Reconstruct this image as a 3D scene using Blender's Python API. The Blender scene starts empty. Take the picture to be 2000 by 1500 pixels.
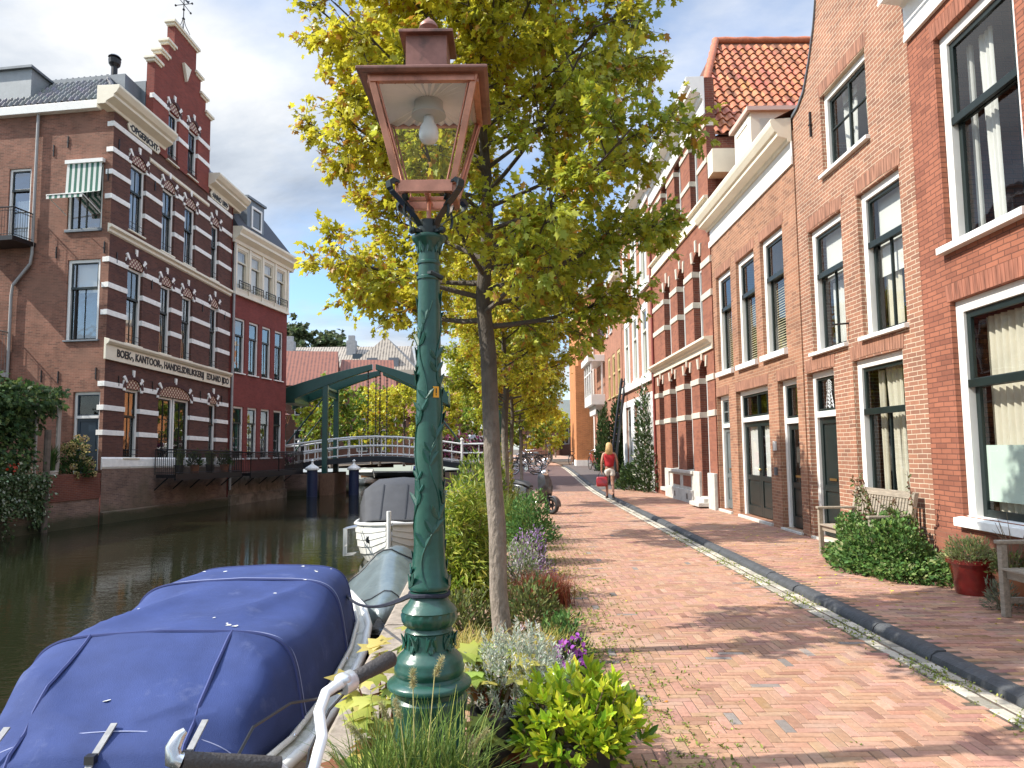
import bpy, math, random
import numpy as np
from mathutils import Vector, Matrix, Euler
R = math.radians
sc = bpy.context.scene
COL = sc.collection
# ---------------------------------------------------------------- camera
cam = bpy.data.cameras.new("camera"); cam.lens = 26.0; cam.sensor_width = 36.0; cam.clip_end = 3000; cam.clip_start = .05
co = bpy.data.objects.new("camera", cam); COL.objects.link(co); sc.camera = co
co.matrix_world = Matrix.Translation((0, 0, 1.6)) @ Matrix.Rotation(R(95.03), 4, 'X') @ Matrix.Rotation(R(-.63), 4, 'Z')
# ---------------------------------------------------------------- light
SUN_EL, SUN_AZ = R(43), R(263)          # azimuth clockwise from +Y
w = bpy.data.worlds.new("World"); sc.world = w; w.use_nodes = True
nt = w.node_tree; nt.nodes.clear()
def wn(t, **k):
    n = nt.nodes.new(t)
    for a, b in k.items(): setattr(n, a, b)
    return n
wo = wn('ShaderNodeOutputWorld'); bg = wn('ShaderNodeBackground'); bg.inputs['Strength'].default_value = .145
sky = wn('ShaderNodeTexSky', sky_type='NISHITA'); sky.sun_disc = False; sky.sun_elevation = SUN_EL; sky.sun_rotation = SUN_AZ
sky.air_density = 1.0; sky.dust_density = .6; sky.ozone_density = 2.0
tc = wn('ShaderNodeTexCoord'); sep = wn('ShaderNodeSeparateXYZ'); nt.links.new(tc.outputs['Generated'], sep.inputs[0])
zc = wn('ShaderNodeMath', operation='MAXIMUM'); zc.inputs[1].default_value = 0; nt.links.new(sep.outputs['Z'], zc.inputs[0])
zz = wn('ShaderNodeMath', operation='ADD'); zz.inputs[1].default_value = .16; nt.links.new(zc.outputs[0], zz.inputs[0])
dx = wn('ShaderNodeMath', operation='DIVIDE'); nt.links.new(sep.outputs['X'], dx.inputs[0]); nt.links.new(zz.outputs[0], dx.inputs[1])
dy = wn('ShaderNodeMath', operation='DIVIDE'); nt.links.new(sep.outputs['Y'], dy.inputs[0]); nt.links.new(zz.outputs[0], dy.inputs[1])
cb = wn('ShaderNodeCombineXYZ'); nt.links.new(dx.outputs[0], cb.inputs[0]); nt.links.new(dy.outputs[0], cb.inputs[1]); cb.inputs[2].default_value = 3.37
def noise(scale, detail, rough, dist=0):
    n = wn('ShaderNodeTexNoise'); n.inputs['Scale'].default_value = scale; n.inputs['Detail'].default_value = detail
    n.inputs['Roughness'].default_value = rough; n.inputs['Distortion'].default_value = dist; nt.links.new(cb.outputs[0], n.inputs['Vector']); return n
def ramp(src, stops):
    r = wn('ShaderNodeValToRGB'); nt.links.new(src, r.inputs[0])
    els = r.color_ramp.elements
    while len(els) < len(stops): els.new(.5)
    for e, (p, c) in zip(els, stops):
        e.position = p; e.color = (c, c, c, 1) if not isinstance(c, tuple) else (*c, 1)
    return r
cover = ramp(noise(.62, 9, .55, .25).outputs['Fac'], [(.40, 0.), (.49, .6), (.60, 1.)])
dens = ramp(noise(1.15, 8, .58, .3).outputs['Fac'], [(.36, (1.75, 2.0, 2.4)), (.48, (2.7, 2.95, 3.3)), (.62, (4.2, 4.25, 4.3))])
mx = wn('ShaderNodeMix', data_type='RGBA'); nt.links.new(cover.outputs[0], mx.inputs['Factor'])
boost = wn('ShaderNodeMix', data_type='RGBA', blend_type='MULTIPLY'); boost.inputs['Factor'].default_value = 1
nt.links.new(sky.outputs[0], boost.inputs['A']); boost.inputs['B'].default_value = (.85, .96, 1.05, 1)
nt.links.new(boost.outputs['Result'], mx.inputs['A']); nt.links.new(dens.outputs[0], mx.inputs['B'])
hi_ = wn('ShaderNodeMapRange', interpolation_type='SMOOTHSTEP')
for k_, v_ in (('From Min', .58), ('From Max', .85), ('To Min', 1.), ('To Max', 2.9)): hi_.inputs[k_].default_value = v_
nt.links.new(sep.outputs['Z'], hi_.inputs['Value'])      # added fill light: whole sky brightened overhead, above the camera's view
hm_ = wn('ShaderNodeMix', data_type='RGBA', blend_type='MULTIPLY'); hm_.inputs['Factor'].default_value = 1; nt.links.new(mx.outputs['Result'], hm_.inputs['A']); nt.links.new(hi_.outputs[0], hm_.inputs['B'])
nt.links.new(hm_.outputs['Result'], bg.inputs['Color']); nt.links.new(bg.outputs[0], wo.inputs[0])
sd = Vector((-math.sin(SUN_AZ) * math.cos(SUN_EL), -math.cos(SUN_AZ) * math.cos(SUN_EL), -math.sin(SUN_EL)))
sl = bpy.data.lights.new("sun", 'SUN'); sl.energy = 4.1; sl.angle = R(.53); sl.color = (1, .95, .86)
so = bpy.data.objects.new("sun", sl); COL.objects.link(so); so.location = (-30, 0, 40); so.rotation_euler = sd.to_track_quat('-Z', 'Y').to_euler()
sc.view_settings.view_transform = 'Standard'; sc.view_settings.look = 'None'; sc.view_settings.gamma = 1.0; sc.view_settings.exposure = .84
sc.cycles.max_bounces = 7; sc.cycles.diffuse_bounces = 3; sc.cycles.glossy_bounces = 3; sc.cycles.transparent_max_bounces = 12
sc.cycles.caustics_reflective = False; sc.cycles.caustics_refractive = False; sc.cycles.sample_clamp_indirect = 6
rng = np.random.default_rng(7); random.seed(7)
# ---------------------------------------------------------------- object helpers
def tag(o, label=None, cat=None, group=None, kind=None):
    if label: o['label'] = label
    if cat: o['category'] = cat
    if group: o['group'] = group
    if kind: o['kind'] = kind
    return o
def empty(name, loc=(0, 0, 0), rz=0, label=None, cat=None, group=None):
    o = bpy.data.objects.new(name, None); COL.objects.link(o); o.location = loc; o.rotation_euler = (0, 0, rz); o.empty_display_size = .2
    return tag(o, label, cat, group)
KIDS = {}
def link(name, me, mats, parent=None, smooth=None):
    for m in (mats if isinstance(mats, (list, tuple)) else [mats]): me.materials.append(m)
    o = bpy.data.objects.new(name, me); COL.objects.link(o)
    if parent is not None: o.parent = parent; KIDS.setdefault(parent, []).append(o)
    if smooth:
        me.shade_smooth()
        if smooth < 180: me.set_sharp_from_angle(angle=R(smooth))
    return o
def dup(root, loc, rz, label, scale=None):
    r = root.copy(); COL.objects.link(r); r.location = loc; r.rotation_euler = (0, 0, rz); r['label'] = label
    if scale: r.scale = scale
    for ch in KIDS.get(root, []):
        c = ch.copy(); COL.objects.link(c); c.parent = r; KIDS.setdefault(r, []).append(c)
        for g in KIDS.get(ch, []):
            d = g.copy(); COL.objects.link(d); d.parent = c
    return r
class MB:
    def __init__(s, xf=None): s.v = []; s.f = []; s.m = []; s.xf = xf
    def add(s, vs, fs, m=0):
        b = len(s.v); s.v += [tuple(p) for p in vs]; s.f += [tuple(b + i for i in q) for q in fs]; s.m += [m] * len(fs); return s
    def box(s, x0, x1, y0, y1, z0, z1, m=0):
        if x1 < x0: x0, x1 = x1, x0
        if y1 < y0: y0, y1 = y1, y0
        if z1 < z0: z0, z1 = z1, z0
        return s.add([(x0, y0, z0), (x1, y0, z0), (x1, y1, z0), (x0, y1, z0), (x0, y0, z1), (x1, y0, z1), (x1, y1, z1), (x0, y1, z1)],
                     [(0, 3, 2, 1), (4, 5, 6, 7), (0, 1, 5, 4), (1, 2, 6, 5), (2, 3, 7, 6), (3, 0, 4, 7)], m)
    def quad(s, a, b, c, d, m=0): return s.add([a, b, c, d], [(0, 1, 2, 3)], m)
    def prism(s, poly, y0, y1, m=0):      # polygon in (x,z) extruded along y
        n = len(poly); vs = [(x, y0, z) for x, z in poly] + [(x, y1, z) for x, z in poly]
        return s.add(vs, [tuple(range(n)), tuple(range(2 * n - 1, n - 1, -1))] + [(i, n + i, n + (i + 1) % n, (i + 1) % n) for i in range(n)], m)
    def profx(s, poly, x0, x1, m=0):      # polygon in (y,z) extruded along x
        n = len(poly); vs = [(x0, y, z) for y, z in poly] + [(x1, y, z) for y, z in poly]
        return s.add(vs, [tuple(range(n)), tuple(range(2 * n - 1, n - 1, -1))] + [(i, n + i, n + (i + 1) % n, (i + 1) % n) for i in range(n)], m)
    def tube(s, pts, rad, n=8, m=0, caps=True):
        pts = [Vector(p) for p in pts]
        if not isinstance(rad, (list, tuple)): rad = [rad] * len(pts)
        b = len(s.v); up = None
        for i, p in enumerate(pts):
            t = (pts[min(i + 1, len(pts) - 1)] - pts[max(i - 1, 0)]).normalized()
            if up is None: up = Vector((0, 0, 1)) if abs(t.z) < .9 else Vector((1, 0, 0))
            u = (up - t * up.dot(t)).normalized(); v = t.cross(u); up = u
            for k in range(n):
                a = 2 * math.pi * k / n; s.v.append(tuple(p + (u * math.cos(a) + v * math.sin(a)) * rad[i]))
        for i in range(len(pts) - 1):
            for k in range(n):
                s.f.append((b + i * n + k, b + i * n + (k + 1) % n, b + (i + 1) * n + (k + 1) % n, b + (i + 1) * n + k)); s.m.append(m)
        if caps:
            s.f.append(tuple(b + k for k in range(n))[::-1]); s.m.append(m)
            e = b + (len(pts) - 1) * n; s.f.append(tuple(e + k for k in range(n))); s.m.append(m)
        return s
    def lathe(s, prof, c=(0, 0, 0), n=20, m=0, caps=True, fn=None):
        b = len(s.v)
        for r, z in prof:
            for k in range(n):
                a = 2 * math.pi * k / n; q = fn(a, z) if fn else 1
                s.v.append((c[0] + r * q * math.cos(a), c[1] + r * q * math.sin(a), c[2] + z))
        for i in range(len(prof) - 1):
            for k in range(n):
                s.f.append((b + i * n + k, b + i * n + (k + 1) % n, b + (i + 1) * n + (k + 1) % n, b + (i + 1) * n + k)); s.m.append(m)
        if caps:
            s.f.append(tuple(b + k for k in range(n))[::-1]); s.m.append(m)
            e = b + (len(prof) - 1) * n; s.f.append(tuple(e + k for k in range(n))); s.m.append(m)
        return s
    def loft(s, rings, m=0, closed=True, caps=True):
        b = len(s.v); n = len(rings[0])
        for r in rings: s.v += [tuple(p) for p in r]
        for i in range(len(rings) - 1):
            for k in range(n if closed else n - 1):
                s.f.append((b + i * n + k, b + i * n + (k + 1) % n, b + (i + 1) * n + (k + 1) % n, b + (i + 1) * n + k)); s.m.append(m)
        if caps:
            s.f.append(tuple(b + k for k in range(n))[::-1]); s.m.append(m)
            e = b + (len(rings) - 1) * n; s.f.append(tuple(e + k for k in range(n))); s.m.append(m)
        return s
    def ball(s, c, r, m=0, nu=10, nv=7, sq=(1, 1, 1)):
        pr = [(max(1e-4, math.sin(math.pi * i / nv)) * r, -math.cos(math.pi * i / nv) * r) for i in range(nv + 1)]
        b = len(s.v); s.lathe(pr, (0, 0, 0), nu, m)
        for i in range(b, len(s.v)):
            x, y, z = s.v[i]; s.v[i] = (c[0] + x * sq[0], c[1] + y * sq[1], c[2] + z * sq[2])
        return s
    def build(s, name, mats, parent=None, smooth=None, bevel=0, solid=0):
        vs = s.v if s.xf is None else [tuple(s.xf @ Vector(p)) for p in s.v]
        me = bpy.data.meshes.new(name); me.from_pydata(vs, [], s.f)
        if any(s.m): me.polygons.foreach_set('material_index', s.m)
        o = link(name, me, mats, parent, smooth)
        if solid: md = o.modifiers.new('thick', 'SOLIDIFY'); md.thickness = solid
        if bevel: md = o.modifiers.new('bevel', 'BEVEL'); md.width = bevel; md.segments = 2; md.limit_method = 'ANGLE'
        return o
def npmesh(name, V, nper, faces, mats, parent=None, col=None, smooth=False):
    """N copies of a template: V (N,k,3); faces: list of index lists into one template; col (N,3) or (N,k,3)"""
    N, k = V.shape[:2]; me = bpy.data.meshes.new(name)
    me.vertices.add(N * k); me.vertices.foreach_set('co', V.reshape(-1).astype(np.float32))
    fl = np.concatenate([np.array(f) for f in faces]); sz = np.array([len(f) for f in faces])
    L = (fl[None, :] + (np.arange(N) * k)[:, None]).reshape(-1)
    me.loops.add(len(L)); me.loops.foreach_set('vertex_index', L.astype(np.int32))
    st = np.concatenate([[0], np.cumsum(sz)[:-1]]); S = (st[None, :] + (np.arange(N) * sz.sum())[:, None]).reshape(-1)
    me.polygons.add(len(S)); me.polygons.foreach_set('loop_start', S.astype(np.int32))
    if col is not None:
        c = np.ones((N, k, 4), np.float32); c[..., :3] = col if col.ndim == 3 else col[:, None, :]
        at = me.color_attributes.new('Col', 'FLOAT_COLOR', 'POINT'); at.data.foreach_set('color', c.reshape(-1))
    me.update(calc_edges=True); me.validate()
    if not smooth: me.shade_flat()
    return link(name, me, mats, parent, 180 if smooth else None)
# ---------------------------------------------------------------- materials
MATS = {}
def mat(name, base=(.5, .5, .5), rough=.6, metal=0., var=0., vscale=4., bump=0., bscale=30., spec=.5, attr=False, trans=0., coat=0., alpha=None, dirt=None, vdetail=5, stretch=None):
    if name in MATS: return MATS[name]
    m = bpy.data.materials.new(name); m.use_nodes = True; t = m.node_tree; t.nodes.clear(); ln = t.links.new
    out = t.nodes.new('ShaderNodeOutputMaterial'); p = t.nodes.new('ShaderNodeBsdfPrincipled')
    p.inputs['Roughness'].default_value = rough; p.inputs['Metallic'].default_value = metal; p.inputs['Specular IOR Level'].default_value = spec
    p.inputs['Base Color'].default_value = (*base, 1)
    if coat: p.inputs['Coat Weight'].default_value = coat; p.inputs['Coat Roughness'].default_value = .1
    src = None
    if attr:
        a = t.nodes.new('ShaderNodeAttribute'); a.attribute_name = 'Col'; src = a.outputs['Color']
    tcn = t.nodes.new('ShaderNodeTexCoord'); vec = tcn.outputs['Object']
    if stretch:
        mp = t.nodes.new('ShaderNodeMapping'); mp.inputs['Scale'].default_value = stretch; ln(vec, mp.inputs['Vector']); vec = mp.outputs[0]
    if var:
        n = t.nodes.new('ShaderNodeTexNoise'); n.inputs['Scale'].default_value = vscale; n.inputs['Detail'].default_value = vdetail; n.inputs['Roughness'].default_value = .65; ln(vec, n.inputs['Vector'])
        r = t.nodes.new('ShaderNodeMapRange'); r.inputs['From Min'].default_value = .3; r.inputs['From Max'].default_value = .7
        r.inputs['To Min'].default_value = 1 - var; r.inputs['To Max'].default_value = 1 + var; ln(n.outputs['Fac'], r.inputs['Value'])
        x = t.nodes.new('ShaderNodeMix'); x.data_type = 'RGBA'; x.blend_type = 'MULTIPLY'; x.inputs['Factor'].default_value = 1
        if src: ln(src, x.inputs['A'])
        else: x.inputs['A'].default_value = (*base, 1)
        ln(r.outputs[0], x.inputs['B']); src = x.outputs['Result']
    if dirt:
        n = t.nodes.new('ShaderNodeTexNoise'); n.inputs['Scale'].default_value = dirt[1]; n.inputs['Detail'].default_value = 8; n.inputs['Roughness'].default_value = .7; ln(vec, n.inputs['Vector'])
        r = t.nodes.new('ShaderNodeMapRange'); r.inputs['From Min'].default_value = dirt[2]; r.inputs['From Max'].default_value = dirt[2] + .12; r.inputs['To Max'].default_value = dirt[3] if len(dirt) > 3 else .7; ln(n.outputs['Fac'], r.inputs['Value'])
        x = t.nodes.new('ShaderNodeMix'); x.data_type = 'RGBA'; ln(r.outputs[0], x.inputs['Factor'])
        if src: ln(src, x.inputs['A'])
        else: x.inputs['A'].default_value = (*base, 1)
        x.inputs['B'].default_value = (*dirt[0], 1); src = x.outputs['Result']
    if src: ln(src, p.inputs['Base Color'])
    if bump:
        n = t.nodes.new('ShaderNodeTexNoise'); n.inputs['Scale'].default_value = bscale; n.inputs['Detail'].default_value = 4; ln(vec, n.inputs['Vector'])
        b = t.nodes.new('ShaderNodeBump'); b.inputs['Strength'].default_value = bump; b.inputs['Distance'].default_value = .02; ln(n.outputs['Fac'], b.inputs['Height']); ln(b.outputs[0], p.inputs['Normal'])
    sh = p.outputs[0]
    if trans:
        tr = t.nodes.new('ShaderNodeBsdfTranslucent'); mxs = t.nodes.new('ShaderNodeMixShader'); mxs.inputs[0].default_value = trans
        if src: ln(src, tr.inputs['Color'])
        else: tr.inputs['Color'].default_value = (*base, 1)
        ln(sh, mxs.inputs[1]); ln(tr.outputs[0], mxs.inputs[2]); sh = mxs.outputs[0]
    ln(sh, out.inputs['Surface']); MATS[name] = m; return m
def brick_mat(name, c1, c2, mortar, dark=(.05, .03, .025), darkf=.25, bw=.215, rh=.0605, ms=.0045, bump=.5, stain=.25, patch=None, wet=None):
    m = bpy.data.materials.new(name); m.use_nodes = True; t = m.node_tree; t.nodes.clear(); ln = t.links.new
    def nd(ty, **k):
        n = t.nodes.new(ty)
        for a, b in k.items(): setattr(n, a, b)
        return n
    out = nd('ShaderNodeOutputMaterial'); p = nd('ShaderNodeBsdfPrincipled'); p.inputs['Roughness'].default_value = .85; p.inputs['Specular IOR Level'].default_value = .25
    tcn = nd('ShaderNodeTexCoord'); sp = nd('ShaderNodeSeparateXYZ'); ln(tcn.outputs['Object'], sp.inputs[0])
    ad = nd('ShaderNodeMath', operation='ADD'); ln(sp.outputs[0], ad.inputs[0]); ln(sp.outputs[1], ad.inputs[1])
    wob = nd('ShaderNodeTexNoise'); wob.inputs['Scale'].default_value = .8; wob.inputs['Detail'].default_value = 2; ln(tcn.outputs['Object'], wob.inputs['Vector'])
    wm = nd('ShaderNodeMath', operation='MULTIPLY_ADD'); wm.inputs[1].default_value = .05; ln(wob.outputs['Fac'], wm.inputs[0]); ln(sp.outputs[2], wm.inputs[2])
    cbn = nd('ShaderNodeCombineXYZ'); ln(ad.outputs[0], cbn.inputs[0]); ln(wm.outputs[0], cbn.inputs[1])
    bk = nd('ShaderNodeTexBrick'); ln(cbn.outputs[0], bk.inputs['Vector'])
    bk.inputs['Color1'].default_value = (*c1, 1); bk.inputs['Color2'].default_value = (*c2, 1); bk.inputs['Mortar'].default_value = (*mortar, 1)
    bk.inputs['Scale'].default_value = 1; bk.inputs['Brick Width'].default_value = bw; bk.inputs['Row Height'].default_value = rh; bk.inputs['Mortar Size'].default_value = ms; bk.inputs['Mortar Smooth'].default_value = .15; bk.inputs['Bias'].default_value = -.1
    bk2 = nd('ShaderNodeTexBrick'); ln(cbn.outputs[0], bk2.inputs['Vector']); bk2.inputs['Color1'].default_value = (0, 0, 0, 1); bk2.inputs['Color2'].default_value = (1, 1, 1, 1); bk2.inputs['Mortar'].default_value = (0, 0, 0, 1)
    for k, v in (('Scale', 1), ('Brick Width', bw), ('Row Height', rh), ('Mortar Size', ms), ('Bias', -.35)): bk2.inputs[k].default_value = v
    pw = nd('ShaderNodeMath', operation='POWER'); pw.inputs[1].default_value = 2.5; ln(bk2.outputs['Color'], pw.inputs[0])
    pf = nd('ShaderNodeMath', operation='MULTIPLY'); pf.inputs[1].default_value = darkf; ln(pw.outputs[0], pf.inputs[0])
    x1 = nd('ShaderNodeMix', data_type='RGBA'); ln(pf.outputs[0], x1.inputs['Factor']); ln(bk.outputs['Color'], x1.inputs['A']); x1.inputs['B'].default_value = (*dark, 1)
    n1 = nd('ShaderNodeTexNoise'); n1.inputs['Scale'].default_value = 1.1; n1.inputs['Detail'].default_value = 8; n1.inputs['Roughness'].default_value = .68; ln(tcn.outputs['Object'], n1.inputs['Vector'])
    mr = nd('ShaderNodeMapRange'); mr.inputs['From Min'].default_value = .3; mr.inputs['From Max'].default_value = .7; mr.inputs['To Min'].default_value = 1 - stain; mr.inputs['To Max'].default_value = 1 + stain; ln(n1.outputs['Fac'], mr.inputs['Value'])
    x2 = nd('ShaderNodeMix', data_type='RGBA', blend_type='MULTIPLY'); x2.inputs['Factor'].default_value = 1; ln(x1.outputs['Result'], x2.inputs['A']); ln(mr.outputs[0], x2.inputs['B'])
    res = x2.outputs['Result']
    if patch:
        n2 = nd('ShaderNodeTexNoise'); n2.inputs['Scale'].default_value = .45; n2.inputs['Detail'].default_value = 6; n2.inputs['Distortion'].default_value = .5; ln(tcn.outputs['Object'], n2.inputs['Vector'])
        r2 = nd('ShaderNodeMapRange'); r2.inputs['From Min'].default_value = .5; r2.inputs['From Max'].default_value = .6; r2.inputs['To Max'].default_value = .55; ln(n2.outputs['Fac'], r2.inputs['Value'])
        x3 = nd('ShaderNodeMix', data_type='RGBA'); ln(r2.outputs[0], x3.inputs['Factor']); ln(res, x3.inputs['A']); x3.inputs['B'].default_value = (*patch, 1); res = x3.outputs['Result']
    if wet is not None:      # algae and damp just above the water line
        wz = nd('ShaderNodeMath', operation='MULTIPLY_ADD'); wz.inputs[1].default_value = -.7; ln(n1.outputs['Fac'], wz.inputs[0]); ln(sp.outputs[2], wz.inputs[2])
        r4 = nd('ShaderNodeMapRange'); r4.inputs['From Min'].default_value = wet - .35; r4.inputs['From Max'].default_value = wet - .6; r4.inputs['To Max'].default_value = .85; ln(wz.outputs[0], r4.inputs['Value'])
        x4 = nd('ShaderNodeMix', data_type='RGBA'); ln(r4.outputs[0], x4.inputs['Factor']); ln(res, x4.inputs['A']); x4.inputs['B'].default_value = (.035, .04, .018, 1); res = x4.outputs['Result']
    ln(res, p.inputs['Base Color'])
    n3 = nd('ShaderNodeTexNoise'); n3.inputs['Scale'].default_value = 45; ln(tcn.outputs['Object'], n3.inputs['Vector'])
    h = nd('ShaderNodeMath', operation='MULTIPLY_ADD'); ln(n3.outputs['Fac'], h.inputs[0]); h.inputs[1].default_value = .35; inv = nd('ShaderNodeMath', operation='SUBTRACT'); inv.inputs[0].default_value = 1; ln(bk.outputs['Fac'], inv.inputs[1]); ln(inv.outputs[0], h.inputs[2])
    b = nd('ShaderNodeBump'); b.inputs['Strength'].default_value = bump; b.inputs['Distance'].default_value = .012; ln(h.outputs[0], b.inputs['Height']); ln(b.outputs[0], p.inputs['Normal'])
    ln(p.outputs[0], out.inputs['Surface']); MATS[name] = m; return m
def glass_mat(name, tint=(1, 1, 1), ior=.05, wave=.0):
    m = bpy.data.materials.new(name); m.use_nodes = True; t = m.node_tree; t.nodes.clear(); ln = t.links.new
    out = t.nodes.new('ShaderNodeOutputMaterial'); g = t.nodes.new('ShaderNodeBsdfGlossy'); g.inputs['Roughness'].default_value = .015
    tr = t.nodes.new('ShaderNodeBsdfTransparent'); tr.inputs['Color'].default_value = (*tint, 1); lw = t.nodes.new('ShaderNodeLayerWeight'); lw.inputs['Blend'].default_value = .5; pw_ = t.nodes.new('ShaderNodeMath'); pw_.operation = 'POWER'; pw_.inputs[1].default_value = 4.2; ln(lw.outputs['Facing'], pw_.inputs[0]); fr = t.nodes.new('ShaderNodeMath'); fr.operation = 'MULTIPLY_ADD'; fr.inputs[1].default_value = .95 - ior; fr.inputs[2].default_value = ior; ln(pw_.outputs[0], fr.inputs[0])
    mxs = t.nodes.new('ShaderNodeMixShader'); ln(fr.outputs[0], mxs.inputs[0]); ln(tr.outputs[0], mxs.inputs[1]); ln(g.outputs[0], mxs.inputs[2])
    if wave:
        tcn = t.nodes.new('ShaderNodeTexCoord'); n = t.nodes.new('ShaderNodeTexNoise'); n.inputs['Scale'].default_value = 2.2; ln(tcn.outputs['Object'], n.inputs['Vector'])
        b = t.nodes.new('ShaderNodeBump'); b.inputs['Strength'].default_value = wave; b.inputs['Distance'].default_value = .05; ln(n.outputs['Fac'], b.inputs['Height']); ln(b.outputs[0], g.inputs['Normal'])
    ln(mxs.outputs[0], out.inputs['Surface']); MATS[name] = m; return m
BR1 = brick_mat('brick_red_rough', (.33, .125, .075), (.25, .095, .06), (.15, .065, .045), dark=(.15, .05, .035), darkf=.75, ms=.006, bump=1.0, stain=.22)  # dark mortar: shadow lines between the courses put into its colour
BR2 = brick_mat('brick_pale_pointing', (.335, .16, .10), (.25, .125, .085), (.56, .45, .33), dark=(.15, .075, .05), darkf=.8, ms=.0055, bump=.7, stain=.22)
BR3 = brick_mat('brick_orange_brown', (.355, .175, .105), (.26, .132, .085), (.44, .31, .21), dark=(.11, .05, .035), darkf=.95, ms=.005, bump=.6, stain=.22)
BR4 = brick_mat('brick_red_brown', (.29, .115, .07), (.23, .09, .06), (.24, .13, .09), ms=.003, dark=(.12, .04, .03), darkf=.6, stain=.22)
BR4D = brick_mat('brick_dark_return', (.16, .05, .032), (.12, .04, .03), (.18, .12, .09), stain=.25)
BR5 = brick_mat('brick_faded_red', (.40, .18, .115), (.33, .15, .10), (.40, .22, .15), ms=.008, stain=.18)
BR7 = brick_mat('brick_orange', (.56, .22, .08), (.48, .18, .07), (.5, .28, .15), ms=.008, stain=.22)
BRL = brick_mat('brick_aubergine', (.125, .055, .042), (.085, .042, .036), (.13, .08, .065), dark=(.03, .018, .02), darkf=.5, bump=.3, stain=.2)
BRLE = brick_mat('brick_old_brown', (.26, .115, .078), (.18, .085, .06), (.30, .20, .145), dark=(.055, .032, .03), darkf=.8, stain=.35, patch=(.25, .135, .095))
BRL2 = brick_mat('brick_deep_red', (.235, .055, .045), (.19, .045, .04), (.19, .075, .065), ms=.006, dark=(.1, .03, .03), darkf=.4, stain=.15)
BRG = brick_mat('brick_gable_red', (.25, .06, .045), (.2, .05, .04), (.2, .09, .07), ms=.006, darkf=.4, stain=.15)
BRQ = brick_mat('brick_quay', (.20, .125, .095), (.14, .09, .075), (.27, .21, .17), dark=(.06, .045, .04), darkf=.7, stain=.4, patch=(.10, .085, .055), wet=-.45)
BRF = brick_mat('brick_far_brown', (.22, .11, .08), (.18, .09, .065), (.25, .16, .12), stain=.25)
WHITE = mat('paint_white', (.78, .77, .73), .38, var=.05, vscale=3, dirt=((.45, .42, .36), 2.5, .66, .5))
CREAM = mat('paint_cream', (.78, .71, .56), .45, var=.06, vscale=2, dirt=((.5, .44, .33), 3, .64, .5))
STONE4 = mat('stone_dull', (.56, .51, .43), .8, var=.12, vscale=5, dirt=((.33, .29, .24), 3, .58, .6), bump=.15)
STONE = mat('stone_white', (.86, .84, .79), .75, var=.1, vscale=5, dirt=((.36, .33, .28), 3, .6, .6), bump=.15)
PLINTH = mat('stone_plinth', (.52, .50, .45), .8, var=.15, vscale=6, dirt=((.28, .25, .2), 2.5, .58, .6), bump=.2)
GREEN = mat('paint_dark_green', (.010, .018, .017), .38, var=.2, vscale=8, coat=.12, spec=.35)
GREY_P = mat('paint_grey_white', (.55, .56, .55), .45, var=.08)
BLACK = mat('iron_black', (.012, .012, .014), .4, var=.2, vscale=20)
GLASS = glass_mat('window_glass', (.95, .97, .96), .07, .03)
GLASSL = glass_mat('window_glass_sky', (.9, .93, .93), .28, .06)
ROOM = mat('room_dark', (.06, .055, .05), .9, var=.4, vscale=1.2)
CURT = mat('curtain_cream', (.80, .74, .60), .9, var=.1, vscale=3, trans=.3)
CURTW = mat('curtain_white', (.85, .84, .80), .9, var=.06, trans=.3)
BLIND = mat('blind_white', (.8, .8, .76), .7, trans=.25)
FROST = mat('frosted_film', (.55, .66, .58), .35, var=.03, vscale=8)
LEAD = mat('zinc_grey', (.16, .18, .20), .45, metal=.3, var=.15, vscale=3)
PIPE = mat('pipe_grey', (.34, .33, .32), .5, var=.1)
LEAF = mat('leaf', attr=True, rough=.42, trans=.44, spec=.4)
LEAFD = mat('leaf_matte', attr=True, rough=.6, trans=.25, spec=.25)
WOOD = mat('weathered_teak', (.30, .25, .19), .8, var=.3, vscale=5, stretch=(1, 8, 8), bump=.25, bscale=25)
def bark_mat():
    m = mat('bark', (.25, .205, .165), .9, var=.45, vscale=18, bump=1.0, bscale=38, stretch=(1, 1, .45), dirt=((.09, .075, .055), 9, .53, .75)); t = m.node_tree; ln = t.links.new
    p = next(n for n in t.nodes if n.type == 'BSDF_PRINCIPLED'); src = p.inputs['Base Color'].links[0].from_socket; tcn = t.nodes.new('ShaderNodeTexCoord'); sp = t.nodes.new('ShaderNodeSeparateXYZ'); ln(tcn.outputs['Object'], sp.inputs[0])
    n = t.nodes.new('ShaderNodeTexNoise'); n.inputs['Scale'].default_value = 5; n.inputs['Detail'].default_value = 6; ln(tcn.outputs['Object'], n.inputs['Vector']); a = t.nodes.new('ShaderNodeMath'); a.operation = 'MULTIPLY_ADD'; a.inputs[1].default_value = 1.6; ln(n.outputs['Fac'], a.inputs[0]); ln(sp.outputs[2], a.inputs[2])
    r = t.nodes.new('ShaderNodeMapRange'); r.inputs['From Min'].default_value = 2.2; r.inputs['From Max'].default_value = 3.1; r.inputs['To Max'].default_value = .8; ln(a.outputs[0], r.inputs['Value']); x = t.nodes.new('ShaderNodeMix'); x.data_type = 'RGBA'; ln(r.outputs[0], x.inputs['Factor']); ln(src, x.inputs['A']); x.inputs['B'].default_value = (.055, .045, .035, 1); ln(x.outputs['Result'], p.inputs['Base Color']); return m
BARK = bark_mat()
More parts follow.
